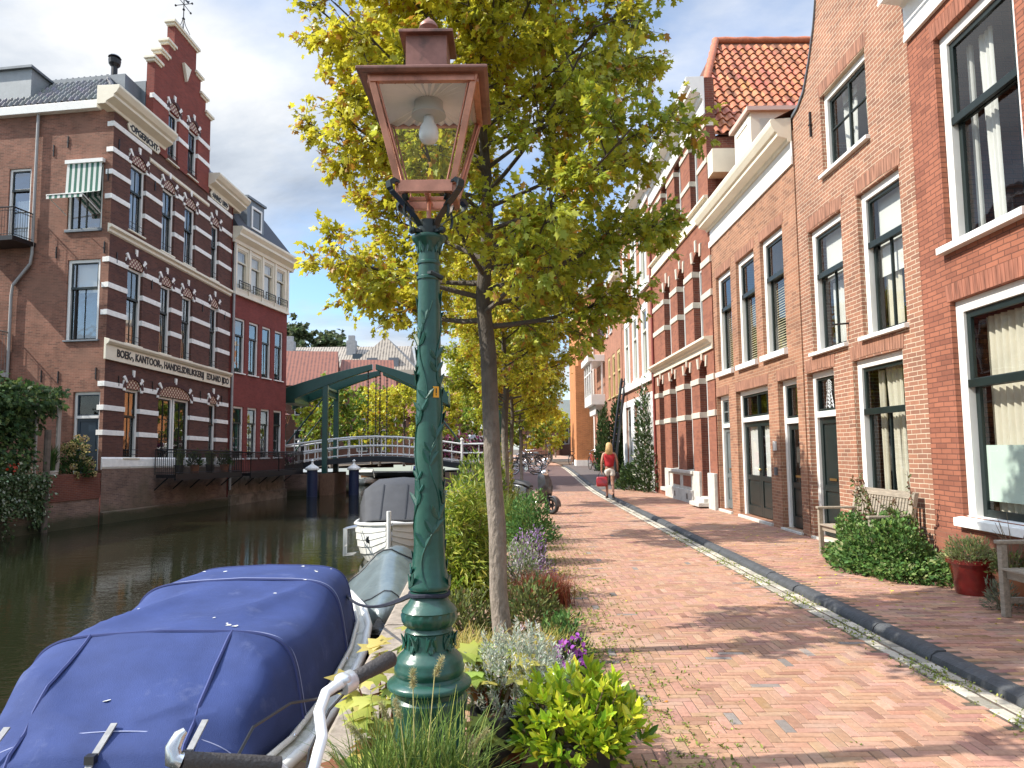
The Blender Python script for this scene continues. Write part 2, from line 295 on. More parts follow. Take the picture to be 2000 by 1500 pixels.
# ---------------------------------------------------------------- setting
def smooth01(t): t = np.clip(t, 0, 1); return t * t * (3 - 2 * t)
def zr(y): return .5 * smooth01((np.asarray(y, float) - 25) / 20)
def qe(y): return -1.0 - .049 * (y - 3.8)
WZ = -.95
GY = [-30, -5, 2, 10, 20, 25, 27, 29, 31, 33, 35, 37, 39, 41, 43, 45, 48, 60, 75]
def strip(name, xs0, xs1, dz, m, ys=GY, parent=None):
    b = MB()
    for a, c in zip(ys[:-1], ys[1:]):
        b.quad((xs0(a), a, float(zr(a)) + dz), (xs1(a), a, float(zr(a)) + dz), (xs1(c), c, float(zr(c)) + dz), (xs0(c), c, float(zr(c)) + dz))
    return b.build(name, m, parent)
SOIL = mat('sand_joint', (.12, .09, .066), .95, var=.4, vscale=12, dirt=((.07, .085, .03), 4, .52, .6))
g = MB()
for a, c in zip(GY[:-1], GY[1:]):
    za, zb = float(zr(a)) - .0045, float(zr(c)) - .0045
    g.quad((qe(a) + .3, a, za), (60, a, za), (60, c, zb), (qe(c) + .3, c, zb))
g.quad((-500, 75, .48), (500, 75, .48), (500, 1500, .48), (-500, 1500, .48))
g.quad((60, -30, -.012), (500, -30, -.012), (500, 75, .48), (60, 75, .48))
g.quad((-500, 55, .47), (-13, 55, .47), (-9, 75, .47), (-500, 75, .47))
tag(g.build('ground', SOIL), kind='structure')
wm_ = bpy.data.materials.new('canal_water'); wm_.use_nodes = True; t = wm_.node_tree; p = t.nodes['Principled BSDF']
p.inputs['Base Color'].default_value = (.014, .015, .007, 1); p.inputs['Roughness'].default_value = .03; p.inputs['IOR'].default_value = 1.33; p.inputs['Specular IOR Level'].default_value = .5
tcn = t.nodes.new('ShaderNodeTexCoord'); mp = t.nodes.new('ShaderNodeMapping'); mp.inputs['Scale'].default_value = (.75, 1.5, 1); t.links.new(tcn.outputs['Object'], mp.inputs[0])
n1 = t.nodes.new('ShaderNodeTexNoise'); n1.inputs['Scale'].default_value = 2.6; n1.inputs['Detail'].default_value = 4; n1.inputs['Roughness'].default_value = .6; t.links.new(mp.outputs[0], n1.inputs['Vector'])
n2 = t.nodes.new('ShaderNodeTexNoise'); n2.inputs['Scale'].default_value = .10; n2.inputs['Detail'].default_value = 2; t.links.new(tcn.outputs['Object'], n2.inputs['Vector'])
r2 = t.nodes.new('ShaderNodeMapRange'); r2.inputs['From Min'].default_value = .45; r2.inputs['From Max'].default_value = .62; r2.inputs['To Min'].default_value = .07; r2.inputs['To Max'].default_value = .40; t.links.new(n2.outputs['Fac'], r2.inputs[0])
bp = t.nodes.new('ShaderNodeBump'); bp.inputs['Distance'].default_value = .06; t.links.new(r2.outputs[0], bp.inputs['Strength']); t.links.new(n1.outputs['Fac'], bp.inputs['Height']); t.links.new(bp.outputs[0], p.inputs['Normal'])
b = MB(); b.quad((-60, -30, WZ), (1, -30, WZ), (1, 80, WZ), (-60, 80, WZ)); tag(b.build('canal_water', wm_), kind='structure')
# --- laid bricks as real geometry
def bricks(name, cx, cy, along_x, L, W, colf, z0=0., gap=.0042, ch=.003, seed=1, jit=.0008):
    r = np.random.default_rng(seed); N = len(cx); hl = np.where(along_x, L, W) / 2 - gap / 2; hw = np.where(along_x, W, L) / 2 - gap / 2
    sx = np.array([-1, 1, 1, -1]); sy = np.array([-1, -1, 1, 1]); V = np.zeros((N, 8, 3)); dz = r.normal(0, jit, N)
    tx = r.normal(0, .007, N); ty = r.normal(0, .007, N)
    for k in range(4):
        V[:, k, 0] = cx + sx[k] * (hl - ch); V[:, k, 1] = cy + sy[k] * (hw - ch); V[:, k, 2] = zr(V[:, k, 1]) + z0 + dz + tx * sx[k] * hl + ty * sy[k] * hw
        V[:, k + 4, 0] = cx + sx[k] * hl; V[:, k + 4, 1] = cy + sy[k] * hw; V[:, k + 4, 2] = zr(V[:, k + 4, 1]) + z0 - .0055
    F = [[0, 1, 2, 3]] + [[k, k + 4, (k + 1) % 4 + 4, (k + 1) % 4][::-1] for k in range(4)]
    return npmesh(name, V, 8, F, PAVE, None, colf(cx, cy, r))
PAVE = mat('clay_paver', attr=True, rough=.85, var=.16, vscale=25, bump=.25, bscale=60, spec=.25, dirt=((.40, .31, .24), .9, .52, .4))
def herring(x0f, x1f, y0, y1, W=.066, n=3):
    xs, ys, al = [], [], []
    X0, X1 = -3.5, 3.1; NX = int((X1 - X0) / W) + 2; NY = int((y1 - y0) / W) + 2
    for r_ in range(NY):
        for m_ in range(-NY // (2 * n) - 2, NX // (2 * n) + 3):
            c = r_ + 2 * n * m_
            if -n <= c <= NX: xs.append(X0 + (c + n / 2) * W); ys.append(y0 + (r_ + .5) * W); al.append(True)
    for c in range(NX):
        for m_ in range(-NX // (2 * n) - 2, NY // (2 * n) + 3):
            r_ = c - 2 * n + 1 + 2 * n * m_
            if -n <= r_ <= NY: xs.append(X0 + (c + .5) * W); ys.append(y0 + (r_ + n / 2) * W); al.append(False)
    xs, ys, al = np.array(xs), np.array(ys), np.array(al)
    k = (xs > x0f(ys)) & (xs < x1f(ys) - .02); return xs[k], ys[k], al[k]
def roadcol(cx, cy, r):
    N = len(cx); c = np.array([.385, .218, .148])[None] * r.normal(1, .085, (N, 1)) + r.normal(0, .008, (N, 3))
    q = r.random(N); c[q < .018] = np.array([.22, .19, .17]) * r.normal(1, .1, (int((q < .018).sum()), 1)); c[(q > .018) & (q < .08)] *= np.array([.8, .76, .76])
    c[(q > .9)] *= np.array([1.04, 1.1, 1.12]); e = np.clip((1.25 - cx) / .9, 0, 1)[:, None] * r.uniform(.1, .6, (N, 1)); c = c * (1 - e * .5) + np.array([.22, .2, .11]) * e * .5
    return np.clip(c, .02, .9)
hx, hy, ha = herring(lambda y: np.full_like(y, qe(y) + .32), lambda y: np.full_like(y, 2.86), 1.2, 27.5)
tag(bricks('road', hx, hy, ha, .198, .066, roadcol, 0, seed=3), kind='structure')
def rowbond(x0, x1, y0, y1, L, W, alongx=True):
    if alongx:
        j, i = np.meshgrid(np.arange(int((y1 - y0) / W)), np.arange(int((x1 - x0) / L) + 2), indexing='ij'); xs = x0 + (i + .5 - .5 * (j % 2)) * L; ys = y0 + (j + .5) * W
    else:
        i, j = np.meshgrid(np.arange(int((x1 - x0) / W)), np.arange(int((y1 - y0) / L) + 2), indexing='ij'); xs = x0 + (i + .5) * W; ys = y0 + (j + .5 - .5 * (i % 2)) * L
    k = (xs > x0) & (xs < x1); return xs[k].ravel(), ys[k].ravel()
def walkcol(cx, cy, r):
    N = len(cx); c = np.array([.385, .216, .147])[None] * r.normal(1, .085, (N, 1)) + r.normal(0, .012, (N, 3)); q = r.random(N); c[q < .12] *= np.array([.7, .68, .7]); c[q > .93] *= 1.25
    return np.clip(c, .02, .9)
sx_, sy_ = rowbond(3.22, 5.12, 1.2, 27.5, .2, .066)
tag(bricks('pavement', sx_, sy_, np.ones(len(sx_), bool), .2, .066, walkcol, .06, seed=5), kind='structure')
tag(strip('pavement_bed', lambda y: 3.2, lambda y: 5.6, .0555, SOIL), kind='structure')
gx, gy = rowbond(2.85, 3.086, 1.2, 44, .215, .1175, False)
tag(bricks('gutter', gx, gy, np.zeros(len(gx), bool), .215, .098, lambda cx, cy, r: np.clip(np.array([.44, .405, .33])[None] * r.normal(1, .16, (len(cx), 1)), .05, .9), .002, gap=.010, ch=.006, seed=8, jit=.002), kind='structure')
KERB = mat('kerb_bluestone', (.060, .063, .066), .75, var=.3, vscale=9, bump=.35, bscale=40, dirt=((.085, .08, .07), 3, .62, .5))
b = MB(); y = 1.2
while y < 46:
    l = random.uniform(.8, 1.15); o_ = random.uniform(-.008, .008); h = random.uniform(-.006, .006)
    za, zb = float(zr(y)), float(zr(y + l)); x0, x1 = 3.085 + o_, 3.21 + o_
    prof = [(x0, -.1), (x0, .01), (x0 + .012, .04), (x0 + .04, .060 + h), (x0 + .06, .067 + h), (x1, .068 + h), (x1, -.1)]
    b.loft([[(px, y + .006, pz + za) for px, pz in prof], [(px, y + l - .006, pz + zb) for px, pz in prof]]); y += l
tag(b.build('kerb', KERB, None, 30), kind='structure')
ASPH = mat('asphalt_purple', (.125, .078, .068), .9, var=.12, vscale=6, bump=.2, bscale=90, dirt=((.16, .11, .1), .7, .55, .5))
ASPG = mat('asphalt_grey', (.12, .10, .092), .9, var=.15, vscale=5, bump=.2, bscale=90)
Y2 = [27.5, 29, 31, 33, 35, 37, 39, 41, 43, 45, 48]
tag(strip('road_ramp', lambda y: qe(y) + .3, lambda y: 2.86, .004, ASPH, Y2), kind='structure')
tag(strip('pavement_ramp', lambda y: 3.25, lambda y: 6.5, .06, ASPG, Y2), kind='structure')
tag(strip('far_street', lambda y: qe(48), lambda y: 7.5, .006, mat('far_pavers', (.40, .24, .16), .9, var=.2, vscale=3), [48, 60, 75, 140]), kind='structure')
# quay wall on this side of the water
qw = empty('quay_wall', (0, 0, 0), 0, 'low brick quay wall with worn stone coping along the near bank behind the moored boats', 'quay wall')
b = MB(); c = MB(); YS = [-30, -5, 0, 4, 8, 12, 18, 25, 30, 35, 40, 45, 48, 60, 78]
for a, d in zip(YS[:-1], YS[1:]):
    za, zb = float(zr(a)), float(zr(d))
    b.quad((qe(d), d, zb - .1), (qe(a), a, za - .1), (qe(a), a, -1.6), (qe(d), d, -1.6))
y = -6.
while y < 50:
    l = random.uniform(.9, 1.3); za = float(zr(y)) + random.uniform(-.01, .006)
    c.loft([[(qe(yy) - .04, yy, za - .12), (qe(yy) - .04, yy, za), (qe(yy) - .015, yy, za + .018), (qe(yy) + .33, yy, za + .018), (qe(yy) + .33, yy, za - .12)] for yy in (y + .005, y + l - .005)]); y += l
b.build('brick_face', BRQ, qw); c.build('coping', mat('coping_stone', (.30, .25, .20), .85, var=.35, vscale=7, bump=.4, bscale=30, dirt=((.15, .14, .07), 3, .55, .6)), qw)
# ---------------------------------------------------------------- building helpers (house frame: x along facade, y out to the street, z up)
def wall(root, x0, x1, z0, z1, holes, m, mdepth=None, depth=.22, xf=None, name='wall', y=0., top=None, mret=None):
    """front wall with real openings; a hole is (x0,x1,z0,z1[,arch rise]); top: f(x)->z for shaped gables"""
    b = MB(xf); xs = sorted({x0, x1, *[h[0] for h in holes], *[h[1] for h in holes]}); zs = sorted({z0, z1, *[h[2] for h in holes], *[h[3] for h in holes]})
    if top: xs = sorted(set(xs) | set(np.linspace(x0, x1, 25).round(3)))
    for i in range(len(xs) - 1):
        for j in range(len(zs) - 1):
            cx, cz = (xs[i] + xs[i + 1]) / 2, (zs[j] + zs[j + 1]) / 2
            if any(h[0] < cx < h[1] and h[2] < cz < h[3] for h in holes): continue
            b.quad((xs[i + 1], y, zs[j]), (xs[i], y, zs[j]), (xs[i], y, zs[j + 1]), (xs[i + 1], y, zs[j + 1]))
    if top:
        for i in range(len(xs) - 1):
            ta, tb = top(xs[i]), top(xs[i + 1])
            b.quad((xs[i + 1], y, z1), (xs[i], y, z1), (xs[i], y, ta), (xs[i + 1], y, tb))
            b.quad((xs[i + 1], y, tb), (xs[i], y, ta), (xs[i], y - .3, ta), (xs[i + 1], y - .3, tb))
            b.quad((xs[i], y - .3, z1), (xs[i + 1], y - .3, z1), (xs[i + 1], y - .3, tb), (xs[i], y - .3, ta))
    mm = 1 if mret else 0
    for h in holes:
        a, c, e, f = h[:4]; ar = h[4] if len(h) > 4 else 0; yb = y - depth; zt = f - ar
        b.quad((a, y, e), (a, yb, e), (a, yb, zt), (a, y, zt), mm); b.quad((c, yb, e), (c, y, e), (c, y, zt), (c, yb, zt), mm)
        b.quad((a, yb, e), (a, y, e), (c, y, e), (c, yb, e), mm)
        if ar:
            n = 12; pts = []
            for k in range(n + 1):
                t_ = math.pi * k / n; pts.append(((a + c) / 2 - (c - a) / 2 * math.cos(t_), zt + ar * math.sin(t_)))
            for k in range(n):
                (p0, q0), (p1, q1) = pts[k], pts[k + 1]
                b.quad((p1, y, q1), (p0, y, q0), (p0, y, f), (p1, y, f)); b.quad((p0, y, q0), (p1, y, q1), (p1, yb, q1), (p0, yb, q0), mm)
        else: b.quad((a, y, f), (a, yb, f), (c, yb, f), (c, y, f), mm)
    return b.build(name, [m] + ([mret] if mret else []), root)
def body(root, x0, x1, z0, z1, m, d=7., floors=(), inner=1.3, sides=(1, 1)):
    b = MB(); b.quad((x0, -.001, z0), (x0, -d, z0), (x0, -d, z1), (x0, -.001, z1)); b.quad((x1, -d, z0), (x1, -.001, z0), (x1, -.001, z1), (x1, -d, z1)); b.quad((x0, -d, z0), (x1, -d, z0), (x1, -d, z1), (x0, -d, z1))
    b.build('side_wall', m, root)
    r = MB(); e = .02; r.quad((x0 + e, -inner, z0), (x1 - e, -inner, z0), (x1 - e, -inner, z1 - .05), (x0 + e, -inner, z1 - .05))
    for f in [z0 + .05, *floors, z1 - .05]: r.quad((x0 + e, -.24, f), (x1 - e, -.24, f), (x1 - e, -inner, f), (x0 + e, -inner, f))
    r.build('interior', ROOM, root)
def curtain(b, x0, x1, z0, z1, y, waves=7, amp=.035, pinch=0., m=0, lean=0.):
    n = waves * 6; top = []; bot = []
    for k in range(n + 1):
        t_ = k / n; yy = y + amp * math.sin(t_ * waves * 2 * math.pi) * (.7 + .3 * math.sin(t_ * 9))
        top.append((x0 + (x1 - x0) * t_, yy, z1)); bot.append((x0 + lean + (x1 - x0) * (.5 + (t_ - .5) * (1 - pinch)), yy * 1.02, z0))
    b.loft([top, bot], m, closed=False, caps=False)
def window(root, x0, x1, z0, z1, fw=.115, rec=.07, rail=None, mull_lo=0, mull_hi=0, hbar=(), frame=WHITE, sash=GREEN, curt=(), sill=True, sillm=None, glass=GLASS, xf=None, label=None, sw=.055, arch=0., sillh=.075, sillo=.07, rail_light=False):
    f = MB(xf); y0, y1 = -rec - .09, -rec
    f.box(x0, x0 + fw, y0, y1, z0, z1); f.box(x1 - fw, x1, y0, y1, z0, z1); f.box(x0 + fw, x1 - fw, y0, y1, z1 - fw, z1)
    if sill:
        q = MB(xf); q.profx([(-rec - .1, z0 - sillh), (sillo, z0 - sillh), (sillo, z0 - .02), (-rec + .002, z0 + .004), (-rec - .1, z0 + .004)], x0 - .045, x1 + .045)
    else: f.box(x0 + fw, x1 - fw, y0, y1, z0, z0 + fw)
    wo_ = f.build('window', frame, root, bevel=.006)
    if label: wo_['label'] = label
    if sill: q.build('sill', sillm or frame, wo_, bevel=.005)
    a, c, e, g_ = x0 + fw, x1 - fw, z0 + (0 if sill else fw), z1 - fw
    s_ = MB(xf); ys0, ys1 = -rec - .085, -rec - .045
    def ring(a, c, e, g_, yo, wd=sw):
        s_.box(a, a + wd, ys0 + yo, ys1 + yo, e, g_); s_.box(c - wd, c, ys0 + yo, ys1 + yo, e, g_); s_.box(a + wd, c - wd, ys0 + yo, ys1 + yo, e, e + wd * 1.15); s_.box(a + wd, c - wd, ys0 + yo, ys1 + yo, g_ - wd, g_)
    if rail:
        ring(a, c, e, rail + .03, -.035); ring(a, c, rail - .03, g_, .012)
        s_.box(a - .004, c + .004, ys1 + .008, ys1 + .04, rail - .045, rail + .045)
        for k in range(mull_lo): x = a + (c - a) * (k + 1) / (mull_lo + 1); s_.box(x - .017, x + .017, ys0 - .034, ys1 - .036, e + .02, rail)
        for k in range(mull_hi): x = a + (c - a) * (k + 1) / (mull_hi + 1); s_.box(x - .017, x + .017, ys0 + .014, ys1 + .010, rail, g_ - .02)
    else:
        ring(a, c, e, g_, 0)
        for k in range(mull_lo): x = a + (c - a) * (k + 1) / (mull_lo + 1); s_.box(x - .025, x + .025, ys0 + .002, ys1 + .004, e + .02, g_ - .02)
    for zb in hbar: s_.box(a + .02, c - .02, ys0 + .004, ys1 - .003, zb - .014, zb + .014)
    s_.build('sash', sash, wo_, bevel=.004)
    p_ = MB(xf)
    if rail: p_.quad((c - .01, -rec - .1, e + .01), (a + .01, -rec - .1, e + .01), (a + .01, -rec - .1, rail), (c - .01, -rec - .1, rail)); p_.quad((c - .01, -rec - .055, rail), (a + .01, -rec - .055, rail), (a + .01, -rec - .055, g_ - .01), (c - .01, -rec - .055, g_ - .01))
    else: p_.quad((c - .01, -rec - .067, e + .01), (a + .01, -rec - .067, e + .01), (a + .01, -rec - .067, g_ - .01), (c - .01, -rec - .067, g_ - .01))
    p_.build('pane', glass, wo_)
    for kind, u0, u1, v0, v1, *o in curt:
        k = MB(xf); m_ = {'c': CURT, 'w': CURTW, 'b': BLIND, 'f': FROST, 'v': VEN}[kind]
        X0, X1, Z0, Z1 = a + (c - a) * u0, a + (c - a) * u1, e + (g_ - e) * v0, e + (g_ - e) * v1
        if kind in 'cw': curtain(k, X0, X1, Z0, Z1, -rec - .24, waves=max(3, int((X1 - X0) / .11)), pinch=o[0] if o else 0, lean=o[1] if len(o) > 1 else 0)
        elif kind == 'v':
            z = Z0
            while z < Z1: k.quad((X0, -rec - .155, z), (X1, -rec - .155, z), (X1, -rec - .185, z + .026), (X0, -rec - .185, z + .026)); z += .05
        else: yy = -rec - (.115 if kind == 'f' else .17); k.box(X0, X1, yy - .006, yy, Z0, Z1)
        k.build({'c': 'curtain', 'w': 'curtain', 'b': 'roller_blind', 'f': 'privacy_film', 'v': 'slatted_blind'}[kind], m_, wo_, smooth=60 if kind in 'cw' else None)
    return wo_
VEN = mat('slat_cream', (.62, .55, .36), .55)
def door(root, x0, x1, z0, z1, trans, fw=.1, rec=.10, leafm=GREEN, kind='panel', frame=WHITE, step=True, xf=None, ornate=False, tglass=GLASS, label=None):
    f = MB(xf); y0, y1 = -rec - .1, -rec
    f.box(x0, x0 + fw, y0, y1, z0, z1); f.box(x1 - fw, x1, y0, y1, z0, z1); f.box(x0 + fw, x1 - fw, y0, y1, z1 - fw, z1); f.box(x0 + fw, x1 - fw, y0, y1 + .012, trans - .05, trans + .05)
    d = f.build('door', frame, root, bevel=.006)
    if label: d['label'] = label
    a, c = x0 + fw, x1 - fw; tz0, tz1 = trans + .05, z1 - fw
    s_ = MB(xf); s_.box(a, a + .045, y0 + .01, y1 - .03, tz0, tz1); s_.box(c - .045, c, y0 + .01, y1 - .03, tz0, tz1); s_.box(a, c, y0 + .012, y1 - .032, tz0, tz0 + .045); s_.box(a, c, y0 + .012, y1 - .032, tz1 - .045, tz1)
    if kind == 'double': s_.box((a + c) / 2 - .6, (a + c) / 2 - .565, y0 + .014, y1 - .034, tz0, tz1) if c - a > 1.3 else None; s_.box((a + c) / 2 - .02, (a + c) / 2 + .02, y0 + .014, y1 - .034, tz0, tz1)
    if kind == 'bars':
        s_.box((a + c) / 2 - .02, (a + c) / 2 + .02, y0 + .014, y1 - .034, tz0, tz1); s_.box(a, c, y0 + .014, y1 - .036, (tz0 + tz1) / 2 - .02, (tz0 + tz1) / 2 + .02)
    s_.build('transom_frame', leafm, d, bevel=.004)
    p_ = MB(xf); p_.quad((c, -rec - .07, tz0), (a, -rec - .07, tz0), (a, -rec - .07, tz1), (c, -rec - .07, tz1)); p_.build('transom_pane', tglass, d)
    if ornate:
        o = MB(xf); xm = (a + c) / 2
        for k in range(5):
            for sg in (-1, 1): o.tube([(xm + sg * (.02 + .05 * q) * (1 - .12 * k), -rec - .045, tz0 + .05 + .06 * k + .05 * math.sin(q * 1.3)) for q in range(4)], .007, 5)
        o.tube([(xm, -rec - .045, tz0), (xm, -rec - .045, tz1)], .008, 5)
        for k in range(4):
            for sg in (-1, 1): o.tube([(xm + sg * .035 * q, -rec - .045, tz1 - .08 - .04 * k + .03 * math.cos(q)) for q in range(4)], .006, 5)
        o.build('transom_grille', mat('grille_silver', (.6, .62, .62), .4), d, smooth=60)
    l = MB(xf); lz1 = trans - .05; yb, yf = y0 + .015, y1 - .045
    def leaf(a, c, glazed):
        st = .1; zs = [z0 + .02, z0 + .22, z0 + .22 + (lz1 - z0) * .27, z0 + .22 + (lz1 - z0) * .27 + .1, lz1 - .11, lz1 - .004]
        l.box(a, a + st, yb, yf, zs[0], zs[5]); l.box(c - st, c, yb, yf, zs[0], zs[5])
        for z_0, z_1 in ((zs[0], zs[1]), (zs[2], zs[3]), (zs[4], zs[5])): l.box(a + st, c - st, yb, yf - .001, z_0, z_1)
        l.box(a + st, c - st, yb + .005, yf - .022, zs[1], zs[2]); l.box(a + st + .04, c - st - .04, yb, yf - .012, zs[1] + .04, zs[2] - .04)
        if glazed: pn.quad((c - st, yf - .03, zs[3]), (a + st, yf - .03, zs[3]), (a + st, yf - .03, zs[4]), (c - st, yf - .03, zs[4]))
        else: l.box(a + st, c - st, yb + .005, yf - .022, zs[3], zs[4]); l.box(a + st + .04, c - st - .04, yb, yf - .012, zs[3] + .04, zs[4] - .04)
        return zs
    pn = MB(xf)
    if kind == 'double':
        xm = (a + c) / 2; zs = leaf(a + .004, xm - .003, True); leaf(xm + .003, c - .004, True)
    else: zs = leaf(a + .004, c - .004, kind == 'glazed')
    lf = l.build('door_leaf', leafm, d, bevel=.004)
    if pn.v:
        pn.build('door_pane', GLASS, d)
        k = MB(xf)
        if kind == 'double':
            for q0, q1 in ((a + .13, (a + c) / 2 - .12), ((a + c) / 2 + .12, c - .13)): curtain(k, q0, q1, zs[3], zs[4], yf - .08, 3, .012)
            k.build('door_curtain', CURTW, d, smooth=60)
    h = MB(xf); hx_ = (a + .06) if kind != 'double' else (a + c) / 2 - .05; h.ball((hx_, yf + .035, z0 + 1.0), .03, 0, 8, 6); h.tube([(hx_, yf, z0 + 1.0), (hx_, yf + .03, z0 + 1.0)], .012, 6)
    if kind != 'double': h.box((a + c) / 2 - .13, (a + c) / 2 + .13, yf, yf + .008, z0 + .93, z0 + .97)
    h.build('handle', mat('brass', (.75, .55, .22), .3, metal=1.), d, smooth=60)
    if step: s2 = MB(xf); s2.box(x0 - .02, x1 + .02, -.3, .05, z0 - .12, z0 - .004); s2.build('threshold', PLINTH, d, bevel=.008)
    return d
def cornice(root, prof, x0, x1, m, name='cornice', xf=None, label=None, bevel=.004):
    b = MB(xf); b.profx(prof, x0, x1); o = b.build(name, m, root, bevel=bevel)
    if label: o['label'] = label
    return o
TILE_O = mat('pantile_orange', attr=True, rough=.6, var=.25, vscale=7, spec=.35)
def pantiles(name, root, O, U, W, width, length, m=TILE_O, tw=.21, ex=.27, base=(.41, .145, .066), keep=None, seed=2, per=8, amp=.038, lift=.03):
    """tiled slope: O lower corner, U unit along eaves, W unit up the slope"""
    r = np.random.default_rng(seed); O, U, W = Vector(O), Vector(U).normalized(), Vector(W).normalized(); Nn = U.cross(W)
    V = []; C = []; nx = int(width / tw); ny = int(length / ex)
    for j in range(ny):
        for i in range(nx):
            if keep and not keep((i + .5) * tw, (j + .5) * ex): continue
            c = np.array(base) * r.normal(1, .13) * np.array([1, r.normal(1, .1), r.normal(1, .1)]); q = r.random()
            if q < .08: c *= .6
            t_ = []
            for e in range(2):
                for k in range(per + 1):
                    u = k / per; h = amp * math.sin(u * 2 * math.pi) + lift * (1 - e) * 1. + (.004 if e == 0 else -.004)
                    t_.append(O + U * ((i + u * 1.02) * tw) + W * ((j + (0 if e == 0 else 1.1)) * ex) + Nn * h)
            for k in range(per + 1):   # butt edge of the tile
                u = k / per; t_.append(O + U * ((i + u * 1.02) * tw) + W * (j * ex) + Nn * (amp * math.sin(u * 2 * math.pi) + lift - .022))
            V.append([tuple(p) for p in t_]); C.append(np.clip(c, .01, .9))
    n1 = per + 1; F = [[k, k + 1, n1 + k + 1, n1 + k] for k in range(per)] + [[2 * n1 + k, 2 * n1 + k + 1, k + 1, k] for k in range(per)]
    o = npmesh(name, np.array(V), 3 * n1, F, m, root, np.array(C)); o.data.shade_smooth(); o.data.set_sharp_from_angle(angle=R(50)); return o
def soldier(root, x0, x1, z, h=.2, m=None, name='lintel', xf=None, rise=0.):
    """brick flat arch over an opening, a few mm proud of the wall"""
    b = MB(xf); n = max(3, int((x1 - x0) / .066)); wdt = (x1 - x0) / n; sk = .25
    for k in range(n):
        t0, t1 = (k / n - .5) * 2, ((k + 1) / n - .5) * 2; a, c = x0 + k * wdt + .003, x0 + (k + 1) * wdt - .003; up0, up1 = t0 * sk * h * .6, t1 * sk * h * .6
        z0a = z + rise * (1 - t0 * t0)
        b.add([(a, -.05, z0a), (c, -.05, z0a), (c + up1, -.05, z0a + h), (a + up0, -.05, z0a + h), (a, .006, z0a), (c, .006, z0a), (c + up1, .006, z0a + h), (a + up0, .006, z0a + h)], [(4, 7, 6, 5), (0, 1, 5, 4), (1, 2, 6, 5), (2, 3, 7, 6), (3, 0, 4, 7)])
    return b.build(name, m, root)
SOLD = mat('brick_soldier', (.30, .145, .092), .85, var=.5, vscale=14, vdetail=2, stretch=(1, .2, .12))
SOLD1 = mat('brick_soldier_red', (.28, .108, .066), .85, var=.45, vscale=14, vdetail=2, stretch=(1, .2, .12))
def anchor(root, x, z, h=.5, xf=None):
    b = MB(xf); b.box(x - .018, x + .018, .004, .035, z - h / 2, z + h / 2); b.tube([(x - .05, .03, z), (x + .05, .03, z)], .014, 6); b.build('wall_anchor', BLACK, root)
def house(a, deg, label, name='house'):
    return empty(name, (a[0], a[1], 0), R(90 - deg), label, 'house')
# ================================================================ house 1 (nearest on the right)
h1 = house((5.05, 8.95), 2, 'deep red brick house with huge white framed windows, nearest of the row')
X0, X1 = -6.0, 0.02
bigw = (-3.25, -.58, .80, 3.22); upw = (-2.02, -.58, 3.88, 6.36)
hol = [bigw, upw, (-5.4, -3.9, .1, 3.2), (-4.2, -2.75, 3.88, 6.36)]
wall(h1, X0, X1, -.2, 7.1, hol, BR1); body(h1, X0, X1, -.2, 7.6, BR1, 8, (3.55,))
window(h1, *bigw, fw=.14, rec=.06, rail=2.27, curt=[('c', .03, .99, 0., .97), ('f', .0, 1., .08, .345)], sash=GREEN, sillm=STONE, sillo=.09, sillh=.11, sw=.075, label='big ground floor window with cream curtains and frosted film')
window(h1, *upw, fw=.13, rec=.07, rail=5.3, curt=[('w', .60, .82, 0., .98, .2, -.05), ('w', .93, .99, 0, .98)], sw=.07, sillh=.1, sillo=.1, label='tall upper sash window with white curtain')
window(h1, -4.2, -2.75, 3.88, 6.36, fw=.13, rec=.07, rail=5.3, sw=.07, sillh=.1, sillo=.1)
door(h1, -5.4, -3.9, .1, 3.2, 2.3)
soldier(h1, -3.3, -.53, 3.225, .2, SOLD1); soldier(h1, -2.07, -.53, 6.365, .2, SOLD1)
cornice(h1, [(0.004, 6.66), (.05, 6.66), (.05, 6.76), (.035, 6.78), (.035, 7.12), (.08, 7.16), (.34, 7.2), (.34, 7.3), (.40, 7.34), (.46, 7.46), (.46, 7.52), (-.3, 7.56), (0.004, 7.2)], X0, .0, WHITE, label='white wooden cornice with deep overhang')
cornice(h1, [(.352, 7.14), (.36, 7.17), (.352, 7.19)], X0, -.01, WHITE, 'cornice_bead')
b = MB(); b.quad((X0, .45, 7.53), (X1, .45, 7.53), (X1, -4, 11), (X0, -4, 11)); b.quad((X0, -8, 7.5), (X1, -8, 7.5), (X1, -4, 11), (X0, -4, 11)); b.add([(X1, .0, 7.53), (X1, -8, 7.5), (X1, -4, 11)], [(0, 1, 2)]); b.build('roof', mat('roof_dark', (.07, .05, .045), .7, var=.2), h1)
b = MB(); b.profx([(.0, -.1), (.02, -.1), (.02, .62), (0, .62)], X0, X1 - .0); b.build('plinth', BR4, h1)
# ================================================================ house 2 (bell gable)
h2 = house((5.05, 8.95), 0, 'tall narrow brick house with bell gable and pale pointing')
X0, X1 = 0.02, 3.76
hol = [(1.10, 2.62, 5.95, 7.23), (2.09, 3.34, 3.16, 5.2), (.38, 1.56, 3.16, 5.22), (2.60, 3.66, .1, 2.83), (.54, 1.95, .55, 2.84)]
def bell(x):
    q = abs(x - 1.9) / 1.86
    pts = [(0, 11.2), (.22, 11.1), (.30, 10.4), (.34, 9.0), (.42, 8.5), (.56, 8.0), (.70, 7.62), (.85, 7.46), (1.01, 7.40)]
    for (a, za), (c, zc_) in zip(pts[:-1], pts[1:]):
        if q <= c: return za + (zc_ - za) * (q - a) / (c - a)
    return 7.40
wall(h2, X0, X1, -.2, 7.38, hol, BR2, top=bell); body(h2, X0, X1, -.2, 7.0, BR2, 9, (3.05, 5.6))
b = MB()
